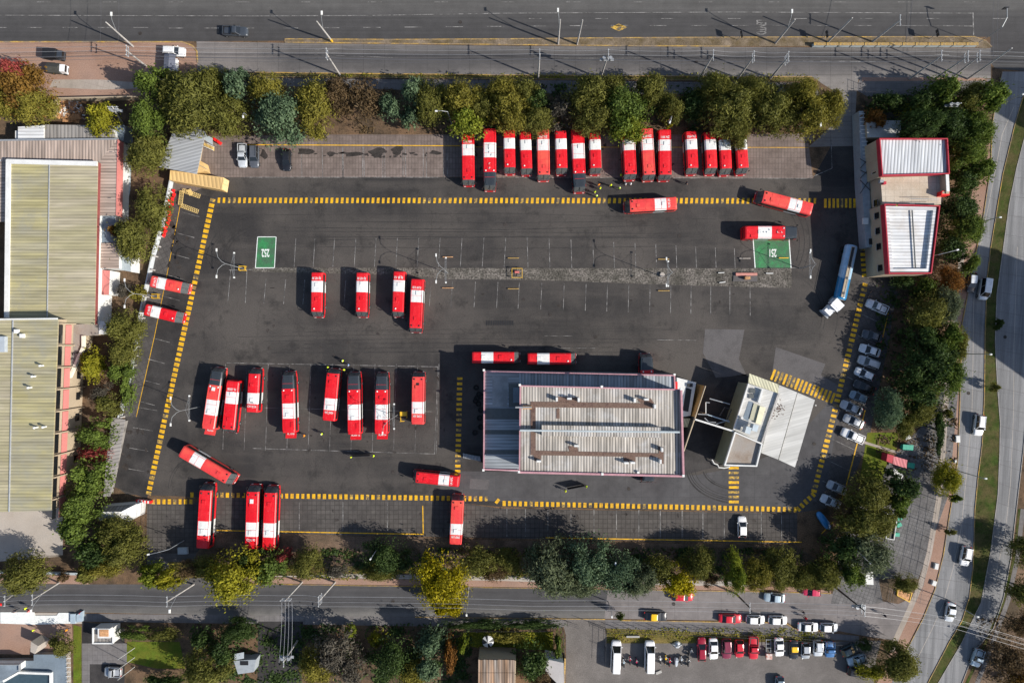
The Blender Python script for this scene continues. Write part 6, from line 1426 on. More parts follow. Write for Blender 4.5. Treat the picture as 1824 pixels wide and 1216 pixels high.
# ---- skips and bins (east)
t = thing('skip', 'long pink and dark red container east of the yard', 'skip')
m = MB(); m.prism(poly([(1581, 808), (1592, 811), (1589, 825), (1579, 821)], 2.2), .2, 2.2); part('red_end', m, 'dirtyred', t)
m = MB(); m.prism(poly([(1592.4, 812), (1616.5, 819), (1615, 834), (1590, 826)], 2.2), .2, 2.15); part('lid', m, mat_corr('faded_red_lid', (.66, .20, .22), R(-16), .6, dark=.7), t)
for x, y in ((1584, 822), (1610, 828)): m = MB(); p = P(x, y, 0); m.box((p.x, p.y, .12), (.4, 1.2, .24)); part('skid', m, 'steeldark', t)
def bins(px, py, n, rz, label, z=.02, hh=1.1):
    for k in range(n):
        p = P(px + k * 6.2 * math.cos(R(rz)), py + k * 6.2 * math.sin(R(rz)), hh)
        m = MB(); m.box((0, 0, .5), (.62, .9, 1.0), 0, 0, 1.08); b_ = MB(); b_.box((0, .03, 1.06), (.7, 1.0, .08), 0, 0, .95); b_.tube([(-.3, -.52, 1.02), (.3, -.52, 1.02)], .03, 5)
        t = thing('wheeled_bin', label + (', number %s from the left' % ['one', 'two', 'three', 'four'][k] if n > 1 else ''), 'bin', (p.x, p.y, .02), R(-rz), 'green bins east of the yard')
        part('body', m, 'bin', t); part('lid', b_, 'bin', t)
        for s_ in (-.25, .25): w_ = MB(); w_.cyl((s_, .4, .1), .1, .06, 'X', 8); part('wheel', w_, 'tyre', t)
bins(1611.5, 796, 3, 4, 'green bin in the separate upper row'); bins(1620, 828, 2, 12, 'green bin at the end of the pink container')
bins(1600, 918, 2, 70, 'green bin at the north end of the dark skip'); bins(1602, 935, 1, 60, 'green bin halfway along the dark skip'); bins(1598, 952, 1, 90, 'green bin at the south end of the dark skip')
t = thing('skip', 'open topped dark skip with a pale rim under the south east trees', 'skip')
SK = [(1580, 913), (1599, 914), (1592, 961), (1577, 958)]
m = MB(); m.prism(poly(SK, 1.6), .1, 1.5); part('load', m, 'black', t); rim('rim', t, SK, 1.6, .12, .2, 'whitewall', z0=.1)
for k, (x, y, w, d_, rz, lab) in enumerate([(1615, 777, 1.1, 1.0, 20, 'white square box above the green bins'), (1597, 843, 2.4, 1.0, -35, 'white sheet metal piece south of the pink container'), (1704, 781, .9, 1.4, 2, 'pale square cover on the reddish earth'), (1700, 821, .4, .6, 0, 'small pale post box by the east kerb'), (1666, 1007, .8, 1.2, -10, 'pale slab on the east verge, upper of two'), (1662, 1037, .9, 1.0, -20, 'pale slab on the east verge, lower of two')]):
    m = MB(); m.box((0, 0, .2), (w, d_, .4), 0, 0, .96); m.box((0, 0, .43), (w * .8, d_ * .8, .06)); tag(link('utility_box', m.mesh('utility_box', ['whitewall']), None, (*P2(x, y), .02), R(rz)), lab, 'box')
t = thing('pit_cover', 'yellow edged timber pit cover near the street mouth', 'frame')
m = MB(); q = [(1599, 1049), (1625, 1055), (1620, 1072), (1598, 1060)]; m.prism(poly(q, .4), .02, .35); part('cover', m, 'wood', t); rim('yellow_edge', t, q, .4, .12, .05, 'yframe', z0=.1)
# ---- rubbish yard in the north west
random.seed(21)
for i, (x, y) in enumerate([(116, 208), (124, 206), (133, 211), (140, 210), (118, 214), (127, 214), (137, 215), (104, 207), (96, 206), (110, 183), (120, 182), (131, 181)]):
    m = MB(); k = random.randint(1, 4)
    for j in range(k):
        for b_ in range(5): m.box((0, -.42 + b_ * .21, .12 + j * .16), (1.1, .13, .03))
        for b_ in (-.45, 0, .45): m.box((b_, 0, .06 + j * .16), (.1, .95, .08))
    tag(link('wooden_pallet', m.mesh('wooden_pallet', ['wood']), None, (*P2(x, y), .02), R(random.uniform(-25, 25))), 'orange brown timber pallet stack in the rubbish yard by the sheds', 'pallet', 'pallets in the rubbish yard')
m = MB()
for i in range(230):
    x, y = random.gauss(122, 14), random.gauss(194, 8)
    if not (92 < x < 152 and 178 < y < 214): continue
    m.box((*P2(x, y), random.uniform(.05, .5)), (random.uniform(.15, .9), random.uniform(.1, .5), random.uniform(.05, .3)), random.choice([0, 0, 0, 1, 2, 2]), random.uniform(0, 3), ry=random.uniform(-.5, .5))
o = link('scrap_heap', m.mesh('scrap_heap', ['wood', 'whitewall', 'reddirt'])); tag(o, 'heap of broken timber and pale scrap in the rubbish yard', 'scrap', None, 'stuff')
t = thing('yard_wall', 'low dark capped wall around the rubbish yard', 'wall')
m = MB(); pts = [(92, 205), (98, 175), (235, 172), (243, 172)]
for i in range(3):
    p, q = Vector(P2(*pts[i], 1.8)), Vector(P2(*pts[i + 1], 1.8)); d = (q - p).normalized(); n_ = Vector((-d.y, d.x)) * .12; m.prism([p - n_, q - n_, q + n_, p + n_], 0, 1.8 + .003 * i)
part('masonry', m, 'cream', t)
# ---- small things on the divider strip and in the bays
def rail_bar(px, py, L, label, m='kerb', rz=0):
    t = thing('wheel_stop', label, 'wheel stop', (*P2(px, py), .03), R(rz))
    b = MB(); b.box((0, 0, .22), (L, .16, .14)); part('bar', b, m, t)
    for s_ in (-.4, .4): b = MB(); b.box((s_ * L, 0, .08), (.12, .2, .16)); part('foot', b, 'steeldark', t)
for x, y, L, lab, m_, r_ in [(798, 458, 2.0, 'rusty bar near the lamp mast in the middle of the yard', 'wood', 0), (914.5, 460, 2.2, 'pale bar above the yellow frame', 'kerb', 0), (914.5, 514.5, 2.2, 'pale bar below the yellow frame', 'kerb', 0), (798, 513, 2.2, 'rusty bar below the lamp mast in the middle', 'wood', 0), (1181.5, 462, 2.2, 'yellowish bar above the potted bush', 'kerb', 0), (1182, 518, 2.3, 'pale yellow bar below the potted bush', 'kerb', 0), (1326, 460.5, 2.2, 'pale bar just west of bay 251', 'slab', 0), (1395, 459.7, 1.9, 'bright yellow bar on green bay 251', 'yframe', 0), (1284, 486, 1.2, 'upper white bar on the gravel strip', 'whitewall', 3), (1286, 503, 1.2, 'lower white bar on the gravel strip', 'whitewall', 8), (1370, 487, 1.4, 'white bar on the gravel under bay 251', 'whitewall', 0), (450, 259, 2.0, 'yellow bar beside the parked pale pickup', 'yframe', 0)]:
    rail_bar(x, y, L, lab, m_, r_)
t = thing('tool_frame', 'square yellow steel frame on the gravel strip', 'frame', (*P2(921, 487), 0))
m = MB()
for a, b in (((-1, -.9), (-1, .9)), ((1, -.9), (1, .9)), ((-1, -.9), (1, -.9)), ((-1, .9), (1, .9))): m.tube([(*a, .9), (*b, .9)], .06, 4); 
for a in ((-1, -.9), (-1, .9), (1, -.9), (1, .9)): m.tube([(*a, 0), (*a, .9)], .06, 4)
part('frame', m, 'yframe', t); m = MB(); m.box((0, .2, .5), (.9, .4, .5)); part('red_tank', m, mat_plain('pink_red', (.55, .15, .13), .6), t)
t = thing('tool_frame', 'yellow wheeled work stand in the repair row', 'frame', (*P2(719, 741, 1), 0))
m = MB(); m.box((0, .5, 1.4), (1.3, .8, .08)); 
for a in ((-.6, -1), (-.6, .9), (.6, -.3), (.6, .9)): m.tube([(*a, 0), (*a, 1.6)], .06, 4)
for z in (.5, 1.0): m.tube([(-.6, -1, z), (-.6, .9, z)], .05, 4); m.tube([(.6, -.3, z), (.6, .9, z)], .05, 4); m.tube([(-.6, -1, z), (.1, -1, z)], .05, 4)
part('frame', m, 'yframe', t)
t = thing('low_platform', 'concrete platform with pink strip on the gravel beside bay 251', 'platform')
m = MB(); m.prism(poly([(1307, 486), (1349, 486), (1349, 501), (1306, 501)], .2), .02, .16); part('base', m, 'patch', t)
m = MB(); m.prism(poly([(1311, 486), (1349, 486), (1349, 490.5), (1311, 491)], .5), .16, .5); part('pink_strip', m, mat_plain('salmon', (.50, .22, .18), .8), t)
m = MB(); p = P(1332, 495, 1); m.box((p.x, p.y, .6), (1.0, .5, .9)); part('cabinet', m, 'wood', t)
for i in range(13):
    x = 1449 + i * 22.6; p = P(x + 10.5, 79.3, .9); m = MB()
    m.box((0, 0, .5), (2.3, .5, 1.0), 0, 0, .9); m.box((0, -.02, 1.02), (2.34, .56, .06), 1)
    tag(link('road_barrier', m.mesh('road_barrier', ['bluegrey', 'kerb']), None, (p.x, p.y, .12), 0), 'pale blue grey barrier panel in the line along the east end of the island', 'barrier', 'barrier panels on the median island')

# ================================================================ POLES, LAMPS, CABLES
def pole_geo(px, py, h, tx, ty):
    """base point and top point of a pole seen from base pixel to top pixel"""
    b = P(px, py, 0); return b, P(tx, ty, h)
POLES = []
def upole(px, py, tx, ty, h, label, arms=1, transformer=False, lamp=None, mat_='concrete', angle=90, yellow=False):
    b, tp = pole_geo(px, py, h, tx, ty); t = thing('utility_pole', label, 'pole', (b.x, b.y, 0)); tp = tp - b
    m = MB(); m.tube([(0, 0, 0), tp], [.20, .11], 8); part('pole', m, mat_, t)
    if yellow: m = MB(); m.tube([(0, 0, .05), tp * .14], [.22, .21], 8); part('yellow_band', m, 'yframe', t)
    for k in range(arms):
        c = tp * (1 - .012 - .09 * k); a = R(angle); m = MB(); m.box((c.x, c.y, c.z), (2.1 - .3 * k, .12, .12), 0, a); x = part('crossarm', m, 'steel', t)
        for s_ in (-.85, 0, .85):
            m = MB(); m.cyl((c.x + s_ * math.cos(a), c.y + s_ * math.sin(a), c.z + .15), .06, .22, 'Z', 6); part('insulator', m, 'whitewall', t)
    if transformer:
        c = tp * .84
        for s_ in (-.6, .6): m = MB(); m.cyl((c.x + s_, c.y, c.z), .32, .9, 'Z', 10); part('transformer', m, 'steel', t)
        m = MB(); m.box((c.x, c.y, c.z - .5), (2.6, .5, .08)); part('transformer_shelf', m, 'steel', t)
    if lamp:
        s0 = tp * .62; lx, ly = lamp; q = P(lx, ly, h + .3) - b; m = MB(); m.tube([s0, s0.lerp(q, .6) + Vector((0, 0, .5)), q], .055, 5); part('lamp_arm', m, 'steel', t)
        m = MB(); m.box((q.x, q.y, q.z), (.34, .75, .16), 0, 0, .85); hd = part('lamp_head', m, 'lampw', t)
    POLES.append((b, tp + b)); return b + tp
top_y = {}
upole(237, 83, 188.8, 40, 9.6, 'leaning cement lamp pole on the dirt lot kerb', 0, lamp=(198, 25))
upole(592, 74.7, 564.3, 38.3, 9.4, 'cement lamp pole with yellow foot near the west tip of the island', 0, lamp=(573, 23), yellow=True)
upole(994, 79, 998, 35, 10.2, 'cement lamp pole at the middle of the island', 0, lamp=(994, 18))
upole(1027.6, 79.6, 1037.8, 36, 10.4, 'plain pole just east of the middle island lamp', 0)
upole(1380.6, 77.8, 1416.3, 35.2, 9.6, 'cement lamp pole at the west end of the barrier panels', 0, lamp=(1411, 20))
upole(1473.7, 75.8, 1518.5, 32, 9.8, 'plain leaning pole on the island above the barrier panels', 0, mat_='concrete')
upole(1553, 75, 1604, 36, 9.6, 'island pole with a small crossarm at its top', 1)
W1_ = [upole(260, 118, 225, 90, 9.5, 'pole with crossarms at the edge of the dirt lot', 2)]
W1_.append(upole(606, 134.5, 581, 95, 10.4, 'cement pole on the tree verge below the west tip of the island', 2))
W1_.append(upole(958.5, 139, 961.5, 96.5, 10.6, 'upright looking pole at the centre of the tree verge', 1))
W1_.append(upole(1069.5, 140, 1084, 97, 10.8, 'pole with a transformer shelf over the service road', 1, True))
W1_.append(upole(1244.5, 141, 1271, 98, 10.9, 'bare pole between the transformer pole and the cross topped pole', 1))
W1_.append(upole(1314, 140, 1343.5, 100, 10.4, 'pole with a cluster of fittings left of the depot entry trees', 2))
W1_.append(upole(1372, 140, 1405, 101, 10.2, 'pole with stacked crossarms near the depot entry', 3))
W1_.append(upole(1620, 141, 1678, 99, 11, 'first of the four poles close together east of the depot entry', 1))
W1_.append(upole(1664, 141, 1725, 100, 10.8, 'second of the four poles close together east of the depot entry', 2))
W1_.append(upole(1694, 140, 1746, 99, 10.0, 'third of the four poles close together east of the depot entry', 2))
W1_.append(upole(1723, 141, 1803, 86, 12.8, 'tallest and easternmost pole beside the upper junction', 0))
W2_ = [upole(40, 1045, 8, 1070, 8.0, 'leaning pole at the far left of the bottom street', 1), upole(105, 1037, 57, 1068, 9.4, 'lamp pole crossing the bottom street near the triangle marks', 1, lamp=(55, 1088)),
       upole(345, 1040, 297, 1071, 9.2, 'lamp pole between the green and the yellow tree on the bottom street', 1, lamp=(302, 1088)), upole(538, 1036, 508, 1069, 9.0, 'pole with a wide crossarm on the bottom street', 2, angle=0), upole(597, 1036, 567, 1071, 9.2, 'pole with stacked fittings next to the wide crossarm pole', 3),
       upole(834, 1045, 833, 1062, 4.0, 'short stub pole right of the yellow tree', 0)]
W2_.append(upole(1310.7, 1056.5, 1336, 1082, 8.2, 'shade-darkened pole in front of the slender green tree', 1, mat_='steeldark'))  # unlit side of the pole painted in with the dark material
W2_.append(upole(1486, 1044, 1541, 1088, 10.0, 'shade-darkened transformer pole at the street mouth', 2, True, mat_='steeldark'))  # dark material here paints in the pole's shading
upole(530, 1140, 505, 1178, 9.5, 'dim pole in the shaded side yard at the bottom', 1, True)
upole(1672, 200, 1703, 184, 7.5, 'pole with platform rising from the north east trees', 2, True, angle=0)
upole(222, 226, 200, 190, 6.5, 'steel pole with shelf right of the rubbish yard', 2, True, angle=0)
for k, (a, b_) in enumerate(((206, 1182), (206, 1199), (206, 1214))):
    p = P(240, 1153 + k * 17, 0); q = P(210, 1174 + k * 18, 7); t = thing('flagpole', ['upper white flagpole on the gatehouse lawn', 'middle white flagpole on the gatehouse lawn', 'lower white flagpole by the gatehouse lawn'][k], 'flagpole', (p.x, p.y, 0)); m = MB(); m.tube([(0, 0, 0), q - p], [.07, .04], 6); part('pole', m, 'whitewall', t)
    m = MB(); m.sphere(q - p, .1, 0, 6, 4); part('finial', m, 'steel', t)
# cables
def cable(pts, label, m='wire', r=.022, sag=.5, group='overhead cables', dz=0):
    mb = MB(); out = []
    for i in range(len(pts) - 1):
        a, b = pts[i], pts[i + 1]
        for k in range(8):
            s = k / 8; q = a.lerp(b, s); q.z -= 4 * sag * s * (1 - s) - dz; out.append(q)
    e = pts[-1].copy(); e.z += dz; out.append(e)
    mb.tube(out, r, 4); tag(link('overhead_cable', mb.mesh('overhead_cable', [m])), label, 'cable', group)
off = lambda pts, dx, dy, dz=0: [p + Vector((dx, dy, dz)) for p in pts]
far = [P(-400, 96, 9.5)] + W1_[:7] + [W1_[7], W1_[9]] + [P(2300, 110, 10)]
for k, (dy, dz, mm) in enumerate([(.8, 0, 'wirelight'), (0, .1, 'wirelight'), (-.9, 0, 'wire'), (-.2, -1.6, 'wire'), (-.6, -2.2, 'wire'), (.2, -2.8, 'wire')]):
    cable(off(far, 0, dy, dz), 'one of the parallel cables strung over the service road', mm, .02 if mm == 'wirelight' else .026)
far = [P(-400, 1075, 8.5)] + W2_[:5] + [P(950, 1078, 9), W2_[6], W2_[7], P(1700, 1110, 9), P(2200, 1260, 9)]
for k, (dy, dz, mm) in enumerate([(.9, 0, 'wirelight'), (-.1, .1, 'wirelight'), (-.9, 0, 'wirelight'), (.2, -1.8, 'wire'), (-.5, -2.3, 'wire')]):
    cable(off(far, 0, dy, dz), 'one of the parallel cables strung over the bottom street', mm, .02)
for k in range(4): cable([P(502 + k * 6, 1072, 9), P(497 + k * 7, 1180, 9)], 'pale cable branching down into the shaded side yard', 'wirelight', .025, group='branch cables')
for x in (176, 208): cable([P(x, -60, 9), P(x + 2, 78, 9)], 'dark cable crossing the avenue near the leaning lamp pole', 'wire', .02)
cable([P(1640, -60, 9), P(1614, 75, 9)], 'dark cable crossing the avenue above the barrier panels', 'wire', .03); cable([P(1775, -60, 9), P(1770, 105, 9)], 'dark cable crossing the avenue at the upper right corner', 'wire', .025); cable([P(1783, -60, 9), P(1778, 105, 9)], 'second dark cable crossing the avenue at the upper right corner', 'wire', .025)
# lamps on the east road
def street_lamp(hx, hy, h, label, arm=(0, 0), mat_='steel', head=.5):
    bx, by = 912 + (hx - 912) * (H - h) / H - arm[0], 608 + (hy - 608) * (H - h) / H - arm[1]
    b = P(bx, by, 0); q = P(hx, hy, h) - b; t = thing('street_lamp', label, 'street lamp', (b.x, b.y, 0))
    a = Vector((q.x * .05 if arm != (0, 0) else q.x, q.y * .05 if arm != (0, 0) else q.y, h - .4))
    m = MB(); m.tube([(0, 0, 0), (a.x, a.y, a.z)], [.11, .06], 8); part('pole', m, mat_, t)
    if arm != (0, 0): m = MB(); m.tube([a, a.lerp(q, .5) + Vector((0, 0, .35)), q], .05, 5); part('lamp_arm', m, mat_, t)
    m = MB(); m.box((q.x, q.y, q.z), (head, .3, .15), 0, math.atan2(arm[1] * -1, arm[0] or 1), .85); part('lamp_head', m, 'lampw', t)
for x, y, h, lab, arm in [(1765, 631, 8.6, 'slim lamp over the grass median level with the shaded road', (2, 0)), (1756, 852, 8.6, 'slim lamp over the grass median below the lone white car', (2, 0)), (1782, 387, 8.6, 'slim lamp over the upper grass median', (2, 0)), (1823, 168, 8.5, 'slim lamp at the right edge near the junction', (2, 0)), (1706, 445, 8.0, 'curved arm lamp beside the office block south wing', (32, -8)), (1742, 1098, 8.5, 'slim lamp over the lower grass median', (2, 0)), (1550, 1003, 8, 'lamp arm among the south east trees', (22, 22)),
                       (1193.5, 218, 7, 'short yard lamp poking from the trees behind the faded bus', (-4, 12)), (777, 198, 7.5, 'curved lamp in the trees above the westernmost buses', (-20, 0)), (433, 208, 7.5, 'white lamp head over the bluish trees near the pale pickup', (0, 8)), (1462, 223, 7.5, 'white lamp head under the last tree before the depot entry', (0, 8)), (1096.5, 1003, 7.5, 'white lamp head over the big grey green trees', (0, -6)), (264, 987, 6, 'curved lamp above the depot exit in the southwest', (-35, 8)), (660, 995, 6, 'curved lamp in the shaded bed below the lower bays', (-8, 12)), (831, 1095, 5, 'small lamp head at the south kerb of the bottom street', (0, 8)), (1090, 1098, 5.5, 'small lamp head at the mouth of the side road', (0, 8))]:
    street_lamp(x, y, h, lab, arm)
# twin arm masts in the yard
M['maststeel'] = mat_plain('mast_steel', (.24, .25, .26), .5, .4)
def mast(px, py, label, h=8.8, cross=True, yellow=True):
    b = P(px, py, 0); t = thing('yard_mast', label, 'lamp mast', (b.x, b.y, 0))
    m = MB(); m.tube([(0, 0, 0), (0, 0, h)], [.085, .045], 8); part('pole', m, 'maststeel', t)
    for s_ in (-1, 1):
        m = MB(); m.tube([(0, 0, h - .3), (-.5, s_ * .35, h + .2), (-1.1, s_ * 1.1, h + .5), (-1.3, s_ * 2.2, h + .6)], .04, 5); a = part('lamp_arm', m, 'maststeel', t)
        m = MB(); m.box((-1.32, s_ * 2.45, h + .58), (.26, .62, .14), 0, 0, .85); part('lamp_head', m, 'lampw', t)
    if cross:
        m = MB(); lattice(m, (0, -2.1, 4.8), (0, 2.4, 4.8), .28, 7, .018); m.tube([(0, 0, 6.2), (0, 2.3, 4.8)], .02, 4); m.tube([(0, 0, 6.2), (0, -2.0, 4.8)], .02, 4); part('lattice_arm', m, 'maststeel', t)
        m = MB(); m.box((.05, 2.5, 4.75), (.28, .28, .22)); m.box((.05, -2.2, 4.75), (.28, .28, .22)); part('floodlight', m, 'lampw', t)
    if yellow:
        m = MB()
        for a in ((-.6, -.4), (-.6, .4), (.6, -.4), (.6, .4)): m.tube([(*a, 0), (*a, 1.0)], .06, 4)
        for z in (.5, 1.0):
            for a, b_ in (((-.6, -.4), (-.6, .4)), ((.6, -.4), (.6, .4)), ((-.6, -.4), (.6, -.4)), ((-.6, .4), (.6, .4))): m.tube([(*a, z), (*b_, z)], .06, 4)
        part('guard_frame', m, 'yframe', t)
mast(434, 478.5, 'twin arm mast with yellow guard beside bay 252')
mast(280, 528, 'mast with yellow guard between the two buses on the west wall', 8.5, False)
mast(798, 487, 'twin arm mast near the longer bus on the gravel strip', yellow=False)
mast(1180, 493, 'twin arm mast by the potted bush on the gravel strip', yellow=False)
mast(1424, 478, 'twin arm mast right of bay 251', 7.5, yellow=False)
mast(357, 724, 'twin arm mast left of the repair row', 8.6, yellow=False)
mast(709, 738, 'twin arm mast beside the yellow work stand', 8.6, yellow=False)
t = thing('cable_spool', 'potted bush on the gravel strip', 'planter', (*P2(1179, 490), 0)); m = MB(); m.tube([(0, 0, 0), (0, 0, .5)], [.4, .5], 10); part('pot', m, 'slab', t); t.name = 'planter'
# ---- road signs casting dark shadows on the island and simple fences
for k, (x, y, lab) in enumerate([(1313, 72, 'dark sign board on the island near the word on the lane'), (1462, 72, 'sign board on the island above the first barrier panels'), (1655, 70, 'sign board with arm toward the east end of the island'), (1740, 78, 'tall curved sign mast at the east tip of the island')]):
    b = P(x, y, 0); t = thing('road_sign', lab, 'sign', (b.x, b.y, .12)); h = 3.0 if k < 3 else 7
    m = MB(); m.tube([(0, 0, 0), (0, 0, h)], .06, 6); part('post', m, 'steel', t)
    if k == 3: m = MB(); m.tube([(0, 0, h - .2), (.4, 1.5, h + .6), (.3, 3.2, h + .7)], .07, 5); part('arm', m, 'steel', t); m = MB(); m.box((.3, 3.4, h + .3), (.8, .12, 1.0)); part('board', m, 'steeldark', t)
    else: m = MB(); m.box((0, .02, h - .4), (.1, 1.3, .9), 0, R(12)); part('board', m, 'steeldark', t)
def fence(pts, label, h=2.0, step=2.4, m_='steeldark', rails=(.2, 1.0, 1.9), name='mesh_fence'):
    t = thing(name, label, 'fence'); pr_ = [Vector(P2(*p)) for p in pts]; mb = MB(); n = 0
    for i in range(len(pr_) - 1):
        a, b = pr_[i], pr_[i + 1]; L = (b - a).length; k = max(1, int(L / step))
        for z in rails: mb.tube([(a.x, a.y, z), (b.x, b.y, z)], .025, 4)
        for j in range(k):
            p = a.lerp(b, j / k)
            if n < 95: q = MB(); q.tube([(p.x, p.y, 0), (p.x, p.y, h)], .045, 5); part('post', q, m_, t); n += 1
        for j in range(int(L / .5)):
            p = a.lerp(b, j * .5 / L); mb.tube([(p.x, p.y, rails[0]), (p.x, p.y, rails[-1])], .012, 3, 0, False)
    part('wires', mb, m_, t)
fence([(1678, 640), (1672, 740), (1662, 840), (1650, 930), (1638, 1000), (1625, 1066)], 'dark wire fence beside the east footpath', 2.6, rails=(.3, 1.3, 2.5))
fence([(1078, 1117), (1240, 1122), (1400, 1130), (1490, 1139)], 'dark wire fence above the car park', 2.6, 2.2, rails=(.3, 1.3, 2.5))
fence([(1078, 1120), (1076, 1180)], 'wire fence beside the left minibus', 2.4)
fence([(828, 1117), (1002, 1117), (1005, 1172)], 'dark rail fence round the garden at the side road', 2.2)
fence([(1010, 1106), (1030, 1112)], 'short gate at the mouth of the side road', 2.4); fence([(1048, 1106), (1078, 1118)], 'tall frame gate leaf throwing a grid shadow on the side road', 2.6)
fence([(1540, 1118), (1575, 1128)], 'short dark railing at the street mouth', 1.2, 1.5, rails=(.3, .7, 1.1)); fence([(1585, 1045), (1580, 1070), (1598, 1080)], 'short dark railing round the corner plot', 1.4, 2)
fence([(1532, 150), (1532, 170), (1570, 170), (1640, 172)], 'dark fence north of the plant room', 2.0)
fence([(262, 985), (262, 890)], 'thin fence beside the guard house', 2.0); fence([(1448, 1000), (1560, 1010)], 'thin fence under the south east trees', 2.0)
fence([(470, 1018), (900, 1024), (1360, 1034)], 'long wire fence between the planting bed and the bottom footpath', 1.8, 4.2)
fence([(380, 137), (900, 146), (1440, 152)], 'long wire fence behind the tree verge in the north', 1.8, 5.0)
# ================================================================ TREES
LEAF = {
    'olive': ((.080, .086, .018), (.215, .212, .045)),
    'olivegold': ((.120, .112, .018), (.300, .265, .045)),
    'green': ((0.045, 0.075, 0.015), (0.176, 0.240, 0.040)),
    'bright': ((0.090, 0.135, 0.015), (0.284, 0.311, 0.034)),
    'bluegreen': ((0.045, 0.083, 0.045), (0.176, 0.250, 0.135)),
    'dark': ((0.026, 0.048, 0.016), (0.080, 0.128, 0.029)),
    'yellow': ((0.184, 0.161, 0.005), (0.480, 0.400, 0.010)),
    'yellowgreen': ((0.135, 0.143, 0.012), (0.351, 0.324, 0.024)),
    'orange': ((0.138, 0.075, 0.016), (0.300, 0.170, 0.035)),
    'brown': ((0.072, 0.050, 0.026), (0.184, 0.121, 0.057)),
    'red': ((0.184, 0.034, 0.029), (0.420, 0.090, 0.080)),
    'greygreen': ((0.060, 0.078, 0.045), (0.189, 0.223, 0.115)),
    'greybrown': ((0.060, 0.054, 0.045), (0.162, 0.142, 0.108)),
    'rust': ((0.127, 0.057, 0.016), (0.300, 0.140, 0.030)),
}
for k, (a, b) in LEAF.items(): M['leaf_' + k] = mat_leaf('leaves_' + k, a, b)
def crown_mesh(seed, nl, nleaf, size, spread=.78, spiky=0, flat=.75, elong=1.0):
    """crown of unit radius, base at z=0, top about z=1: leaf faces on many branch clumps"""
    r = np.random.RandomState(seed); V = []; T = []
    cs = []
    for i in range(nl):
        a = r.uniform(0, 6.283); lim = spread * (.78 + .20 * math.sin(2 * a + seed) + .20 * math.sin(3 * a + seed * 2.1) + .13 * math.sin(5 * a + seed * .7))
        d = math.sqrt(r.uniform(.02, 1)) * lim; z = .26 + .52 * (1 - (d / spread) ** 2 * .75) * r.uniform(.45, 1.2)
        rr = r.uniform(.11, .27) * (1.25 - .35 * d); cs.append((d * math.cos(a), d * math.sin(a), z, rr, r.uniform(.0, 1.0)))
    w = np.array([c[3] ** 2 for c in cs]); w /= w.sum()
    idx = r.choice(len(cs), nleaf, p=w); C = np.array(cs)[idx]
    dirs = r.normal(size=(nleaf, 3)); dirs[:, 2] = dirs[:, 2] * .9 + .45; dirs /= np.linalg.norm(dirs, axis=1)[:, None]
    rad = C[:, 3] * (r.uniform(0, 1, nleaf) ** .30) * (1 + r.exponential(.14 + .25 * spiky, nleaf))
    pos = C[:, :3] + dirs * rad[:, None] * np.array([1, 1, flat])
    # ragged twigs sticking out of the outline
    k = nleaf // 9; a = r.uniform(0, 6.283, k // 6).repeat(6)[:k]; t_ = np.tile(np.linspace(.62, 1.04, 6), k // 6 + 1)[:len(a)]; t_ = t_ * r.uniform(.88, 1.05, len(a)); zz = .35 + r.uniform(-.1, .2, len(a))
    pos[:len(a)] = np.stack([np.cos(a) * t_, np.sin(a) * t_, zz], 1) + r.normal(0, .02, (len(a), 3))
    nrm = dirs + r.normal(0, .55, (nleaf, 3)); nrm /= np.linalg.norm(nrm, axis=1)[:, None]
    u = np.cross(nrm, r.normal(size=(nleaf, 3))); u /= np.linalg.norm(u, axis=1)[:, None]; v = np.cross(nrm, u)
    s = size * r.uniform(.6, 1.35, nleaf)[:, None]; l = elong
    q = np.stack([pos - u * s * l - v * s * .55, pos + u * s * l - v * s * .45, pos + u * s * .8 * l + v * s * .6, pos - u * s * .9 * l + v * s * .5], 1).reshape(-1, 3)
    me = bpy.data.meshes.new('crown'); me.vertices.add(nleaf * 4); me.vertices.foreach_set('co', q.ravel().astype(np.float32))
    me.loops.add(nleaf * 4); me.loops.foreach_set('vertex_index', np.arange(nleaf * 4, dtype=np.int32)); me.polygons.add(nleaf)
    me.polygons.foreach_set('loop_start', np.arange(0, nleaf * 4, 4, dtype=np.int32)); me.polygons.foreach_set('loop_total', np.full(nleaf, 4, dtype=np.int32))
    me.update(calc_edges=True)
    at = me.attributes.new('tone', 'FLOAT', 'FACE'); tone = np.clip(C[:, 4] * .55 + r.uniform(0, .5, nleaf), 0, 1); at.data.foreach_set('value', tone.astype(np.float32))
    me.materials.append(M['leaf_olive']); return me
CR = {'big': [crown_mesh(100 + i, 34, 9000, .030, .80, .3) for i in range(6)], 'mid': [crown_mesh(200 + i, 20, 4200, .046, .76, .3) for i in range(6)],
      'small': [crown_mesh(300 + i, 12, 1500, .075, .70, .4) for i in range(4)], 'bare': [crown_mesh(400 + i, 30, 3000, .028, .85, .8, elong=2.0) for i in range(3)],
      'feather': [crown_mesh(500 + i, 36, 10500, .0235, .82, .75, elong=2.0) for i in range(7)]}
def trunk_mesh(seed, twiggy=False):
    r = random.Random(seed); m = MB(); m.tube([(0, 0, 0), (.03, .02, .25), (.0, .03, .5), (.02, 0, .7)], [.055, .042, .032, .018], 7)
    for i in range(16 if twiggy else 7):
        a = r.uniform(0, 6.28); d = r.uniform(.4, .9 if twiggy else .75); z = r.uniform(.28, .5)
        e = Vector((math.cos(a) * d, math.sin(a) * d, z + r.uniform(.15, .4))); s = Vector((0.01, .02, z)); md = s.lerp(e, .5) + Vector((0, 0, .07))
        m.tube([s, md, e], [.024, .015, .004], 5)
        for j in range(3 if twiggy else 1):
            f = md + Vector((r.uniform(-.3, .3), r.uniform(-.3, .3), r.uniform(.05, .25))); m.tube([md, f], [.011, .003], 4)
    return m.mesh('trunk', ['bark'])
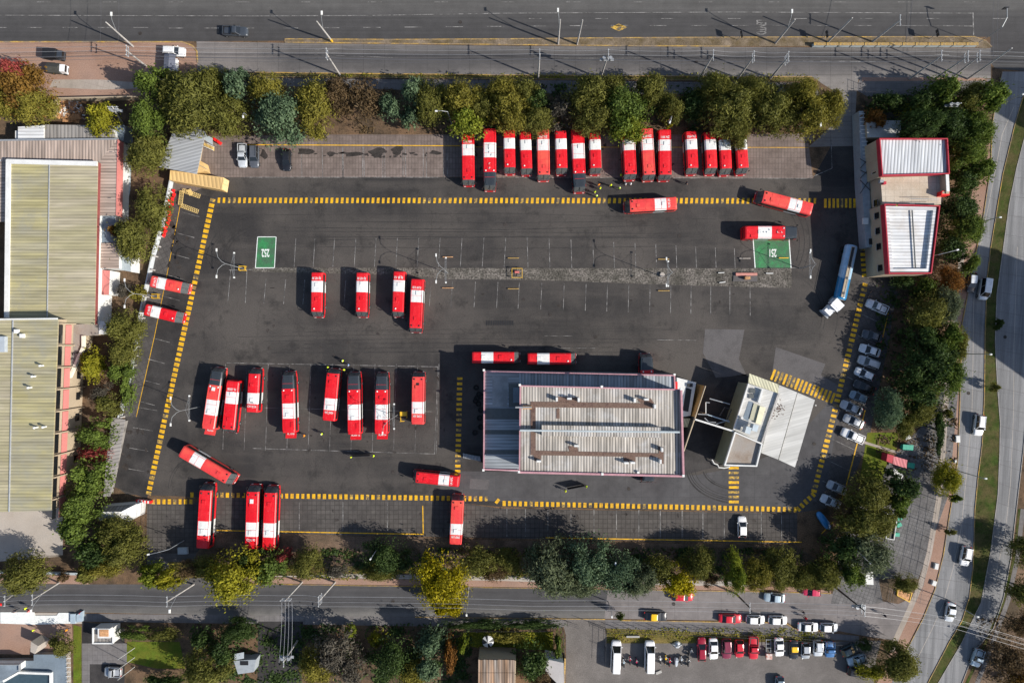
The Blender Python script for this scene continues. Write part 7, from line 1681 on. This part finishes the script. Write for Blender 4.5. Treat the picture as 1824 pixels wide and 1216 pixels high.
TR = [trunk_mesh(i) for i in range(4)]; TRB = [trunk_mesh(20 + i, True) for i in range(3)]
tree_n = [0]
def tree(px, py, rx, ry, h, leaf, label, kind=None, name='tree', rot=None, group=None, ang=0):
    """crown centre seen at px,py; rx, ry crown half sizes in photo pixels; h tree height in metres"""
    i = tree_n[0]; tree_n[0] += 1; hc = h * .62; b = P(px, py, hc); f = (H - hc) / H / S
    if kind is None and leaf in ('olive', 'olivegold', 'greygreen') and max(rx, ry) > 22: kind = 'feather'
    kind = kind or ('big' if max(rx, ry) > 36 else 'mid' if max(rx, ry) > 20 else 'small')
    t = thing(name, label, 'tree' if name == 'tree' else ('hedge' if name == 'hedge' else 'shrub'), (b.x, b.y, 0), 0, group)
    ms = CR[kind]; me = ms[i % len(ms)]; z0 = h * (.18 if kind != 'small' else .05)
    c = link('crown' if name == 'tree' else 'foliage', me, t, (0, 0, z0), 0)
    # rotate the crown first, then stretch it to the traced outline
    a = R(rot if rot is not None else (i * 67) % 360); q = min(rx, ry) / max(rx, ry)
    if q < .8: a = R(((i * 2) % 4) * 90 * (1 if True else 0)); 
    sx, sy = rx * f, ry * f
    if q < .8 and (i * 2) % 4 in (1, 3): sx, sy = sy, sx
    c.rotation_euler = (0, 0, a + R(-ang)); c.scale = (sx * 1.12, sy * 1.12, h - z0)
    for sl in c.material_slots: sl.link = 'OBJECT'; sl.material = M['leaf_' + leaf]
    tm = (TRB if kind == 'bare' else TR); k = link('trunk', tm[i % len(tm)], t, (0, 0, 0), a); k.scale = (max(sx, 1), max(sy, 1), h)
    return t
T = tree
# north belt, west to east
T(272, 148, 33, 30, 8, 'green', 'green leafy tree at the west end of the north belt, overlapping the small stall')
T(262, 215, 30, 38, 9, 'green', 'deep green tree directly west of the grey shed roof')
T(262, 275, 32, 36, 8, 'olive', 'olive tree hugging the west edge of the grey shed')
T(352, 180, 55, 52, 11, 'olive', 'largest olive tree right above the grey shed')
T(405, 205, 35, 40, 9, 'olive', 'olive tree between the grey shed tree and the bluish one')
T(420, 152, 30, 28, 9, 'bluegreen', 'small bluish green tree above the lamp head in the north belt')
T(472, 160, 30, 32, 8, 'olivegold', 'golden olive tree just above the widest bluish tree')
T(497, 208, 52, 44, 9.5, 'bluegreen', 'widest bluish tree above the black car')
T(560, 190, 38, 46, 8, 'olivegold', 'golden brown tree right of the widest bluish tree', 'feather')
T(600, 170, 30, 30, 7, 'brown', 'thin brown tree west of the bare centre of the north belt', 'feather')
T(645, 180, 42, 36, 7, 'brown', 'half bare brown tree over the dry clearing', 'bare')
T(693, 190, 22, 22, 7, 'bluegreen', 'round bluish tree left of the tall bluish one near the clearing')
T(736, 165, 22, 30, 8, 'bluegreen', 'tall bluish tree at the east side of the clearing')
T(730, 205, 20, 20, 6, 'bluegreen', 'low bluish tree at the south foot of the tall bluish one')
T(765, 180, 28, 38, 8, 'olive', 'olive tree just left of the curved lamp above the westernmost buses')
T(822, 175, 32, 34, 9, 'olivegold', 'golden olive tree above the westernmost bus')
T(830, 215, 36, 30, 8, 'bright', 'bright yellowish tree hanging over the westernmost bus tail')
T(893, 165, 34, 26, 8, 'olivegold', 'golden olive tree behind the second and third buses')
T(905, 195, 38, 34, 9, 'olivegold', 'round olive tree whose edge touches the third bus tail')
T(955, 215, 32, 26, 7, 'olive', 'olive tree drooping above the paler bus with a roof number')
T(960, 180, 26, 20, 6, 'dark', 'dark shrubby tree in shade between two olive trees', 'mid')
T(1000, 195, 28, 34, 6, 'greybrown', 'dark bare brown tree in the shade of the big central tree', 'bare')
T(1052, 172, 44, 34, 10, 'olive', 'big olive tree in the centre of the north belt')
T(1058, 210, 38, 28, 9, 'olive', 'olive tree skirt above the short bus by the workers')
T(1112, 195, 46, 44, 10, 'green', 'broad green tree hiding the tail of two buses')
T(1120, 228, 34, 24, 9, 'bright', 'brightest green tree hanging lowest over the bus row')
T(1158, 160, 28, 30, 8, 'olive', 'olive tree behind and right of the broad green tree')
T(1195, 190, 22, 26, 7, 'olive', 'small olive tree beside the short yard lamp')
T(1192, 216, 10, 8, 4, 'yellow', 'little yellow shrub under the short yard lamp', 'small')
T(1275, 160, 34, 28, 9, 'olive', 'olive tree at the north edge above the last four buses')
T(1300, 195, 48, 40, 10, 'olive', 'wide olive tree spread over the last four buses')
T(1310, 228, 30, 24, 8, 'olive', 'low olive tree touching the easternmost bus')
T(1370, 190, 40, 44, 9, 'olive', 'olive tree east of the last bus in the row')
T(1425, 170, 34, 28, 9, 'olivegold', 'golden olive tree second from the depot entry')
T(1440, 205, 38, 36, 9, 'olivegold', 'olive gold tree beneath the white lamp head near the entry')
T(1478, 190, 26, 30, 8, 'olivegold', 'last tree of the north belt right beside the depot entry')
T(860, 190, 26, 30, 7, 'olive', 'olive tree filling the gap above the first two buses')
T(935, 165, 26, 26, 6, 'olive', 'olive tree at the back of the belt above the paler bus')
T(1085, 165, 30, 28, 8, 'olive', 'olive tree at the back of the belt left of the broad green one')
T(1235, 185, 28, 30, 6, 'dark', 'dark tree filling the gap before the last four buses')
T(1338, 165, 28, 28, 8, 'olive', 'olive tree at the back of the belt near the last bus')
T(1400, 215, 28, 24, 7, 'olive', 'olive tree low at the front of the belt east of the last bus')
T(385, 150, 28, 26, 8, 'olive', 'olive tree behind the largest one above the grey shed')
T(310, 165, 28, 34, 8, 'olive', 'olive tree just south of the awning stall')
# north east group
T(1561, 209, 19, 20, 6.5, 'rust', 'rusty orange tree standing over the low grey block')
T(1585, 180, 28, 18, 5, 'dark', 'dark low tree north of the rusty orange tree')
T(1620, 195, 20, 16, 5, 'yellowgreen', 'small yellowish tree between dark ones north of the office block')
T(1640, 180, 26, 24, 7, 'dark', 'dark tree left of the platform pole')
T(1680, 160, 28, 30, 9, 'green', 'green tree above the platform pole')
T(1725, 175, 32, 26, 8, 'olive', 'brownish tree between the two green crowns in the far corner')
T(1760, 172, 28, 32, 10, 'green', 'bright green tree nearest the upper right junction')
T(1640, 222, 34, 26, 12, 'dark', 'dark tree touching the north east corner of the office roof', 'feather')
T(1695, 225, 40, 32, 9, 'dark', 'dark tree north east of the office block under the pole', 'feather')
T(1738, 230, 34, 32, 9, 'green', 'green tree above the east road bend', 'feather')
T(1718, 275, 36, 34, 9, 'green', 'green tree beside the ribbed office roof', 'feather')
T(1742, 300, 28, 30, 8, 'green', 'outermost green tree leaning to the east road')
T(1712, 325, 28, 26, 7, 'dark', 'dark tree level with the roof terrace')
T(1705, 372, 38, 34, 8, 'dark', 'dark tree beside the terrace stairs')
T(1722, 405, 32, 28, 8, 'green', 'green edged tree east of the south wing', 'feather')
T(1692, 440, 30, 26, 6, 'dark', 'shaded tree under the curved arm lamp')
T(1725, 468, 22, 18, 6, 'green', 'small green tree at the edge of the black car lane')
T(1693, 500, 26, 22, 5.5, 'rust', 'orange brown tree south east of the office block', 'feather')
T(1645, 508, 20, 20, 5, 'green', 'small green tree at the foot of the south wing')
T(1610, 500, 22, 14, 4, 'dark', 'dark shrub against the south wall of the office block')
T(1655, 555, 32, 36, 8, 'olive', 'olive tree east of the uppermost car bays')
T(1685, 545, 24, 34, 7, 'greygreen', 'grey green tree close to the shaded carriageway')
T(1640, 600, 30, 26, 8, 'dark', 'dark tree beside the silver car bays')
T(1690, 600, 26, 26, 8, 'green', 'green tree halfway down the eastern grove')
T(1660, 645, 48, 42, 10, 'dark', 'largest dark tree of the eastern grove')
T(1685, 668, 30, 40, 9, 'green', 'green tree on the road side of the largest dark tree', 'feather')
T(1625, 660, 28, 30, 8, 'dark', 'dark tree touching the middle of the car bays')
T(1640, 705, 34, 26, 8, 'dark', 'dark tree south of the largest dark tree')
T(1583, 728, 22, 32, 8, 'bluegreen', 'blue grey conifer like tree by the white pickup bay', 'feather')
T(1640, 730, 26, 24, 7, 'olive', 'olive tree right of the blue grey one')
T(1610, 758, 22, 20, 5, 'olive', 'low olive tree above the small lawn', 'feather')
T(1706, 612, 18, 34, 5, 'olive', 'slim olive tree on the east footpath edge', 'feather')
T(1690, 735, 9, 10, 4, 'olive', 'tiny tree on the east verge', 'small')
T(1673, 765, 10, 40, 3, 'dark', 'dark hedge strip inside the east fence', 'mid', 'hedge')
T(1605, 870, 34, 30, 8, 'dark', 'dark tree south of the pink container', 'mid')
T(1600, 895, 28, 24, 7, 'green', 'green edge tree above the dark skip')
T(1548, 880, 34, 38, 8, 'olive', 'olive tree nearest the two bottom silver cars', 'feather')
T(1545, 930, 48, 34, 9, 'olive', 'broad olive tree west of the dark skip')
T(1510, 910, 20, 24, 6, 'brown', 'brown tree just east of the lower silver saloon', 'bare')
T(1545, 985, 46, 38, 9, 'greygreen', 'grey green tree around the lamp arm in the south east', 'feather')
T(1500, 975, 30, 28, 8, 'dark', 'dark tree just south of the blue tarpaulin')
T(1515, 1020, 30, 26, 7, 'green', 'green tree left of the white canopy')
T(1470, 1025, 30, 26, 7, 'olive', 'olive tree above the crimson car')
T(1430, 1030, 28, 20, 7, 'olive', 'olive tree left of the one above the crimson car')
T(1688, 852, 22, 30, 6, 'yellowgreen', 'yellowish tree arching over the east footpath', 'feather')
T(1702, 886, 9, 9, 4, 'green', 'little round tree at the east kerb', 'small')
T(1612, 1038, 22, 16, 4.5, 'olive', 'small olive tree on the corner plot', 'feather')
T(1696, 948, 9, 6, 3, 'olive', 'tiny dark sapling at the east kerb', 'small')
T(1602, 1181, 35, 31, 8, 'olive', 'lone round gold green tree at the bottom by the car park', rot=10)
T(1552, 1195, 26, 18, 4, 'yellowgreen', 'low yellowish shrub beside the lone round tree', None, 'shrub')
T(1476 + 66, 1150, 14, 10, 4, 'dark', 'dark shrub by the askew parked cars', 'small', 'shrub')
T(1775, 690, 8, 8, 4, 'olive', 'tiny tree in the grass median below the shade', 'small')
T(1780, 577, 6, 10, 4, 'dark', 'tiny dark tree in the shaded median', 'small')
# south belt
T(268, 1024, 24, 22, 7, 'bright', 'bright green tree at the west end of the south belt')
T(300, 1030, 26, 20, 7, 'yellowgreen', 'light green tree second in the south belt')
T(338, 1015, 24, 16, 5, 'brown', 'pinkish brown bare tree beside the bright yellow green one', 'bare')
T(415, 1030, 54, 44, 11, 'yellowgreen', 'big yellow green tree spilling over the bottom street')
T(478, 1012, 32, 30, 7, 'green', 'green tree under the touching bus pair')
T(508, 992, 16, 14, 5, 'red', 'small reddish tree between the bus pair and the lower bays')
T(545, 1003, 30, 24, 6, 'olive', 'dark olive tree right of the small reddish one', 'feather')
T(440, 1000, 30, 22, 6, 'dark', 'dark tree under the tails of the lower buses')
T(690, 990, 40, 30, 7, 'dark', 'dark tree beside the shaded curved lamp')
T(675, 1020, 30, 14, 4, 'olive', 'low olive shrubs on the verge in the middle of the south belt', 'feather', 'shrub')
T(600, 1015, 24, 14, 3.5, 'greybrown', 'grey brown shrub by the planting bed gap', 'bare', 'shrub')
T(785, 1040, 46, 50, 11, 'yellow', 'tall open yellow tree crossing the bottom street')
T(800, 1080, 28, 18, 8, 'yellow', 'lower bough like yellow tree next to the stub pole')
T(850, 1000, 42, 26, 6, 'olive', 'half bare olive brown tree right of the tall yellow one', 'bare')
T(880, 1020, 26, 16, 4, 'brown', 'low brown shrub on the south verge', 'bare', 'shrub')
T(985, 1015, 48, 44, 10, 'greygreen', 'big grey green tree left of centre in the south belt', 'feather')
T(1050, 1000, 48, 44, 10, 'bluegreen', 'big blue green tree left of the lamp head in the south belt')
T(1030, 1040, 44, 22, 7, 'greygreen', 'drooping grey green tree over the kerb', 'feather')
T(1100, 1022, 38, 36, 9, 'bluegreen', 'blue green tree right behind the lamp head in the south belt', 'feather')
T(1140, 1035, 32, 26, 8, 'greygreen', 'grey green tree left of the brightest yellow tree', 'feather')
T(952, 985, 14, 12, 7, 'bluegreen', 'small bluish crown at the west tip of the big grey green tree', 'small')
T(1209, 1034, 34, 28, 7, 'yellow', 'brightest yellow round tree over the red car')
T(1246, 1003, 28, 26, 7, 'olive', 'olive tree behind the brightest yellow tree', 'feather')
T(1309, 1022, 17, 38, 9, 'bright', 'slender bright green tree by the dark pole')
T(1350, 1022, 28, 28, 7, 'olivegold', 'brownish olive tree right of the slender one', 'feather')
T(1392, 1012, 34, 28, 7, 'olive', 'olive tree in front of the lower bays near the blue saloon')
T(1265, 1030, 16, 16, 4, 'brown', 'small bare brown tree between yellow and slender trees', 'bare')
T(370, 1010, 28, 20, 5, 'olive', 'olive tree in front of the lone lower bus')
T(905, 1000, 26, 20, 5, 'olive', 'olive low tree left of the big grey green one')
T(1175, 1015, 26, 24, 6, 'olive', 'olive tree between the grey green and the brightest yellow trees')
# west plots
T(40, 160, 46, 50, 9, 'orange', 'large orange tinted tree at the left edge above the warehouses')
T(62, 190, 30, 34, 8, 'olivegold', 'olive gold tree right of the large orange one')
T(15, 175, 26, 34, 8, 'olivegold', 'gold tree cut by the left edge of the dirt lot')
T(27, 128, 19, 24, 9, 'red', 'dusky red tree rising above the orange one')
T(182, 212, 26, 28, 8, 'yellowgreen', 'yellow green tree over the rubbish yard')
T(272, 368, 28, 38, 8, 'olive', 'olive tree beside the red barrier blocks')
T(238, 426, 38, 32, 8, 'olive', 'olive tree south west of the red barrier blocks')
T(210, 412, 12, 16, 6, 'orange', 'small golden tree on the west side of the olive one', 'small')
T(222, 518, 16, 14, 4.5, 'greybrown', 'small dark bare tree beside the upper of the two wall buses', 'bare')
T(242, 522, 14, 14, 4, 'olivegold', 'little golden shrub near the mast at the wall', 'small', 'shrub')
T(222, 585, 30, 32, 8, 'olive', 'olive tree next to the lower of the two wall buses')
T(222, 628, 28, 24, 7, 'olive', 'olive tree south of the one next to the wall buses')
T(214, 660, 22, 24, 7, 'green', 'green tree halfway down the west wall')
T(228, 690, 12, 40, 4, 'green', 'climbing green strip along the west wall', 'mid', 'hedge')
T(162, 650, 20, 30, 7, 'yellowgreen', 'bright yellow green tree by the diagonal canopy')
T(180, 698, 18, 18, 5, 'greybrown', 'purplish bare tree south of the yellow green one', 'bare')
T(193, 720, 19, 22, 6, 'olive', 'small olive tree just above the tin lean to')
T(170, 772, 34, 26, 7, 'green', 'green tree above the red shrub')
T(166, 808, 28, 14, 5, 'red', 'bright red shrubby tree beside the tin lean to')
T(160, 848, 36, 34, 8, 'green', 'green tree just below the red one')
T(148, 895, 36, 38, 9, 'green', 'deep green tree west of the guard house')
T(140, 945, 32, 36, 9, 'green', 'dark green tree below the deep green one')
T(170, 985, 34, 26, 8, 'dark', 'dark tree at the back of the southwest corner')
T(205, 945, 30, 26, 8, 'olive', 'olive tree partly over the guard house south wall')
T(222, 975, 34, 34, 9, 'olive', 'olive tree between the guard house and the depot exit')
T(185, 1010, 30, 18, 6, 'olivegold', 'golden olive tree at the depot exit verge')
T(150, 1020, 16, 20, 7, 'olive', 'narrow olive tree leaning over the footpath')
T(42, 1022, 38, 34, 9, 'olive', 'round dark tree at the left edge over the bottom street', rot=20)
T(110, 1028, 8, 10, 3, 'brown', 'small brown sapling by the low pale wall', 'small')
# bottom strip
T(240, 1128, 34, 12, 3, 'green', 'green hedge beside the gatehouse', 'mid', 'hedge')
T(290, 1130, 30, 12, 3, 'olive', 'olive hedge continuing east of the gatehouse hedge', 'mid', 'hedge')
T(356, 1136, 20, 18, 5, 'dark', 'dark tree north east of the lawn')
T(290, 1212, 34, 12, 5, 'dark', 'dark tree below the lawn')
T(365, 1190, 42, 32, 8, 'olive', 'olive tree left of the grey kiosk', 'feather')
T(395, 1160, 26, 26, 6, 'dark', 'shaded tree above the grey kiosk')
T(425, 1122, 32, 18, 5, 'dark', 'dark tree behind the bottom footpath', 'feather')
T(108, 1150, 22, 18, 5, 'olive', 'olive tree on the building site')
T(595, 1158, 38, 40, 8, 'greybrown', 'large grey brown half bare tree at the bottom', 'bare')
T(625, 1190, 34, 30, 7, 'greybrown', 'grey brown tree right of the large half bare one', 'bare')
T(565, 1185, 32, 32, 7, 'olivegold', 'gold tipped tree at the bottom beside the dim pole', 'feather')
T(622, 1125, 10, 12, 4, 'bright', 'small bright shrub against the bottom footpath', 'small', 'shrub')
T(672, 1138, 18, 14, 4, 'yellowgreen', 'yellowish shrub between bare and dark trees at the bottom', 'small', 'shrub')
T(700, 1175, 40, 36, 7, 'dark', 'dark tree in the middle of the bottom strip')
T(735, 1195, 28, 26, 6, 'olivegold', 'gold flecked tree left of the bluish one at the bottom', 'feather')
T(768, 1145, 24, 30, 8, 'bluegreen', 'bluish tree at the bottom left of the orange one')
T(760, 1185, 26, 28, 7, 'bluegreen', 'lower bluish tree at the bottom edge')
T(801, 1165, 11, 32, 7, 'rust', 'slim orange tree at the bottom')
T(825, 1150, 9, 16, 6, 'bright', 'thin light green tree by the rusty house', 'small')
T(850, 1112, 60, 9, 2.5, 'dark', 'dark clipped hedge along the garden north side', 'mid', 'hedge')
T(950, 1112, 50, 9, 2.5, 'dark', 'dark hedge between the parasol garden and the footpath', 'mid', 'hedge')
T(900, 1135, 34, 14, 3, 'olivegold', 'golden shrub mass beside the parasol', 'mid', 'shrub')
T(945, 1180, 34, 34, 6, 'dark', 'dark tree between the rusty house and the grey roof')
T(965, 1205, 26, 22, 5, 'brown', 'brown tree at the bottom below the grey roof', 'feather')
T(995, 1150, 10, 26, 4, 'green', 'green climber along the side road fence', 'small', 'hedge')
T(1798, 1172, 30, 32, 6, 'brown', 'rust brown tree mass at the lower right edge', 'bare')
T(1816, 1112, 20, 24, 6, 'brown', 'brown bare tree above the mass at the lower right edge', 'bare')
T(1820, 1210, 30, 26, 6, 'orange', 'orange brown tree in the extreme lower right', 'bare')
T(1840, 985, 28, 34, 8, 'olive', 'tree cut by the right edge, its shade on the outer carriageway')
T(1838, 1055, 26, 28, 8, 'olive', 'lower tree cut by the right edge, its shade on the outer carriageway')
T(1100 + 70, 1103, 0.1, .1, .2, 'dark', 'x') if False else None
T(1105, 1098, 8, 5, 4, 'green', 'small palm like shrub at the kerb of the side road mouth', 'small', 'shrub')
mh = MB()
for x, y in [(432, 880), (1450, 790), (1060, 600), (620, 610), (900, 400), (1210, 420), (480, 620), (700, 840), (1120, 870), (980, 560), (250, 60), (820, 40), (1240, 110), (700, 1070), (1200, 1075), (1725, 700), (1790, 600)]:
    p = P(x, y); mh.cyl((p.x, p.y, .05), .34, .02, 'Z', 14)
struct('manhole_covers', mh, 'oil', 'dark round manhole covers')
# dry leaves and tufts scattered under the belts: nobody could count them
def scatter(name, label, leaf, zones, n, size, seed):
    r = np.random.RandomState(seed); Q = []
    for (x0, y0, x1, y1), k in zones:
        m_ = int(n * k); x = r.uniform(x0, x1, m_); y = r.uniform(y0, y1, m_); cl = r.rand(m_) < .75
        cx = r.uniform(x0, x1, 40); cy = r.uniform(y0, y1, 40); j = r.randint(0, 40, m_)
        x = np.where(cl, cx[j] + r.normal(0, 7, m_), x); y = np.where(cl, cy[j] + r.normal(0, 4, m_), y); ok = (x > x0) & (x < x1) & (y > y0) & (y < y1); x, y = x[ok], y[ok]
        p = np.stack([(x - 912) / S, -(y - 608) / S, r.uniform(.03, .25, len(x))], 1); Q.append(p)
    pos = np.concatenate(Q); n = len(pos); nr = r.normal(size=(n, 3)) * .6 + np.array([0, 0, 1]); nr /= np.linalg.norm(nr, axis=1)[:, None]
    u = np.cross(nr, r.normal(size=(n, 3))); u /= np.linalg.norm(u, axis=1)[:, None]; v = np.cross(nr, u); s = size * r.uniform(.5, 1.5, n)[:, None]
    q = np.stack([pos - u * s - v * s * .5, pos + u * s - v * s * .5, pos + u * s + v * s * .5, pos - u * s + v * s * .6], 1).reshape(-1, 3)
    me = bpy.data.meshes.new(name); me.from_pydata(q.tolist(), [], [(4 * i, 4 * i + 1, 4 * i + 2, 4 * i + 3) for i in range(n)]); me.materials.append(M['leaf_' + leaf])
    at = me.attributes.new('tone', 'FLOAT', 'FACE'); at.data.foreach_set('value', r.uniform(0, 1, n).astype(np.float32)); tag(link(name, me), label, None, None, 'stuff')
scatter('leaf_litter', 'dry brown leaves and tufts under the tree belts', 'brown', [((380, 150, 1450, 238), .3), ((380, 975, 1480, 1030), .3), ((1560, 490, 1705, 860), .2), ((1740, 1100, 1824, 1216), .1)], 9000, .16, 1)
scatter('ground_cover', 'low dark green undergrowth in the planted belts', 'dark', [((760, 150, 1450, 236), .25), ((560, 975, 1480, 1030), .3), ((1560, 500, 1700, 760), .2), ((340, 1110, 840, 1216), .45), ((1540, 170, 1740, 300), .2)], 16000, .22, 2)
scatter('verge_grass', 'yellowing grass tufts on the verges', 'yellowgreen', [((455, 131, 1440, 140), .15), ((360, 1012, 1000, 1032), .35), ((1080, 1117, 1470, 1142), .25), ((830, 1124, 985, 1152), .25)], 6000, .12, 3)
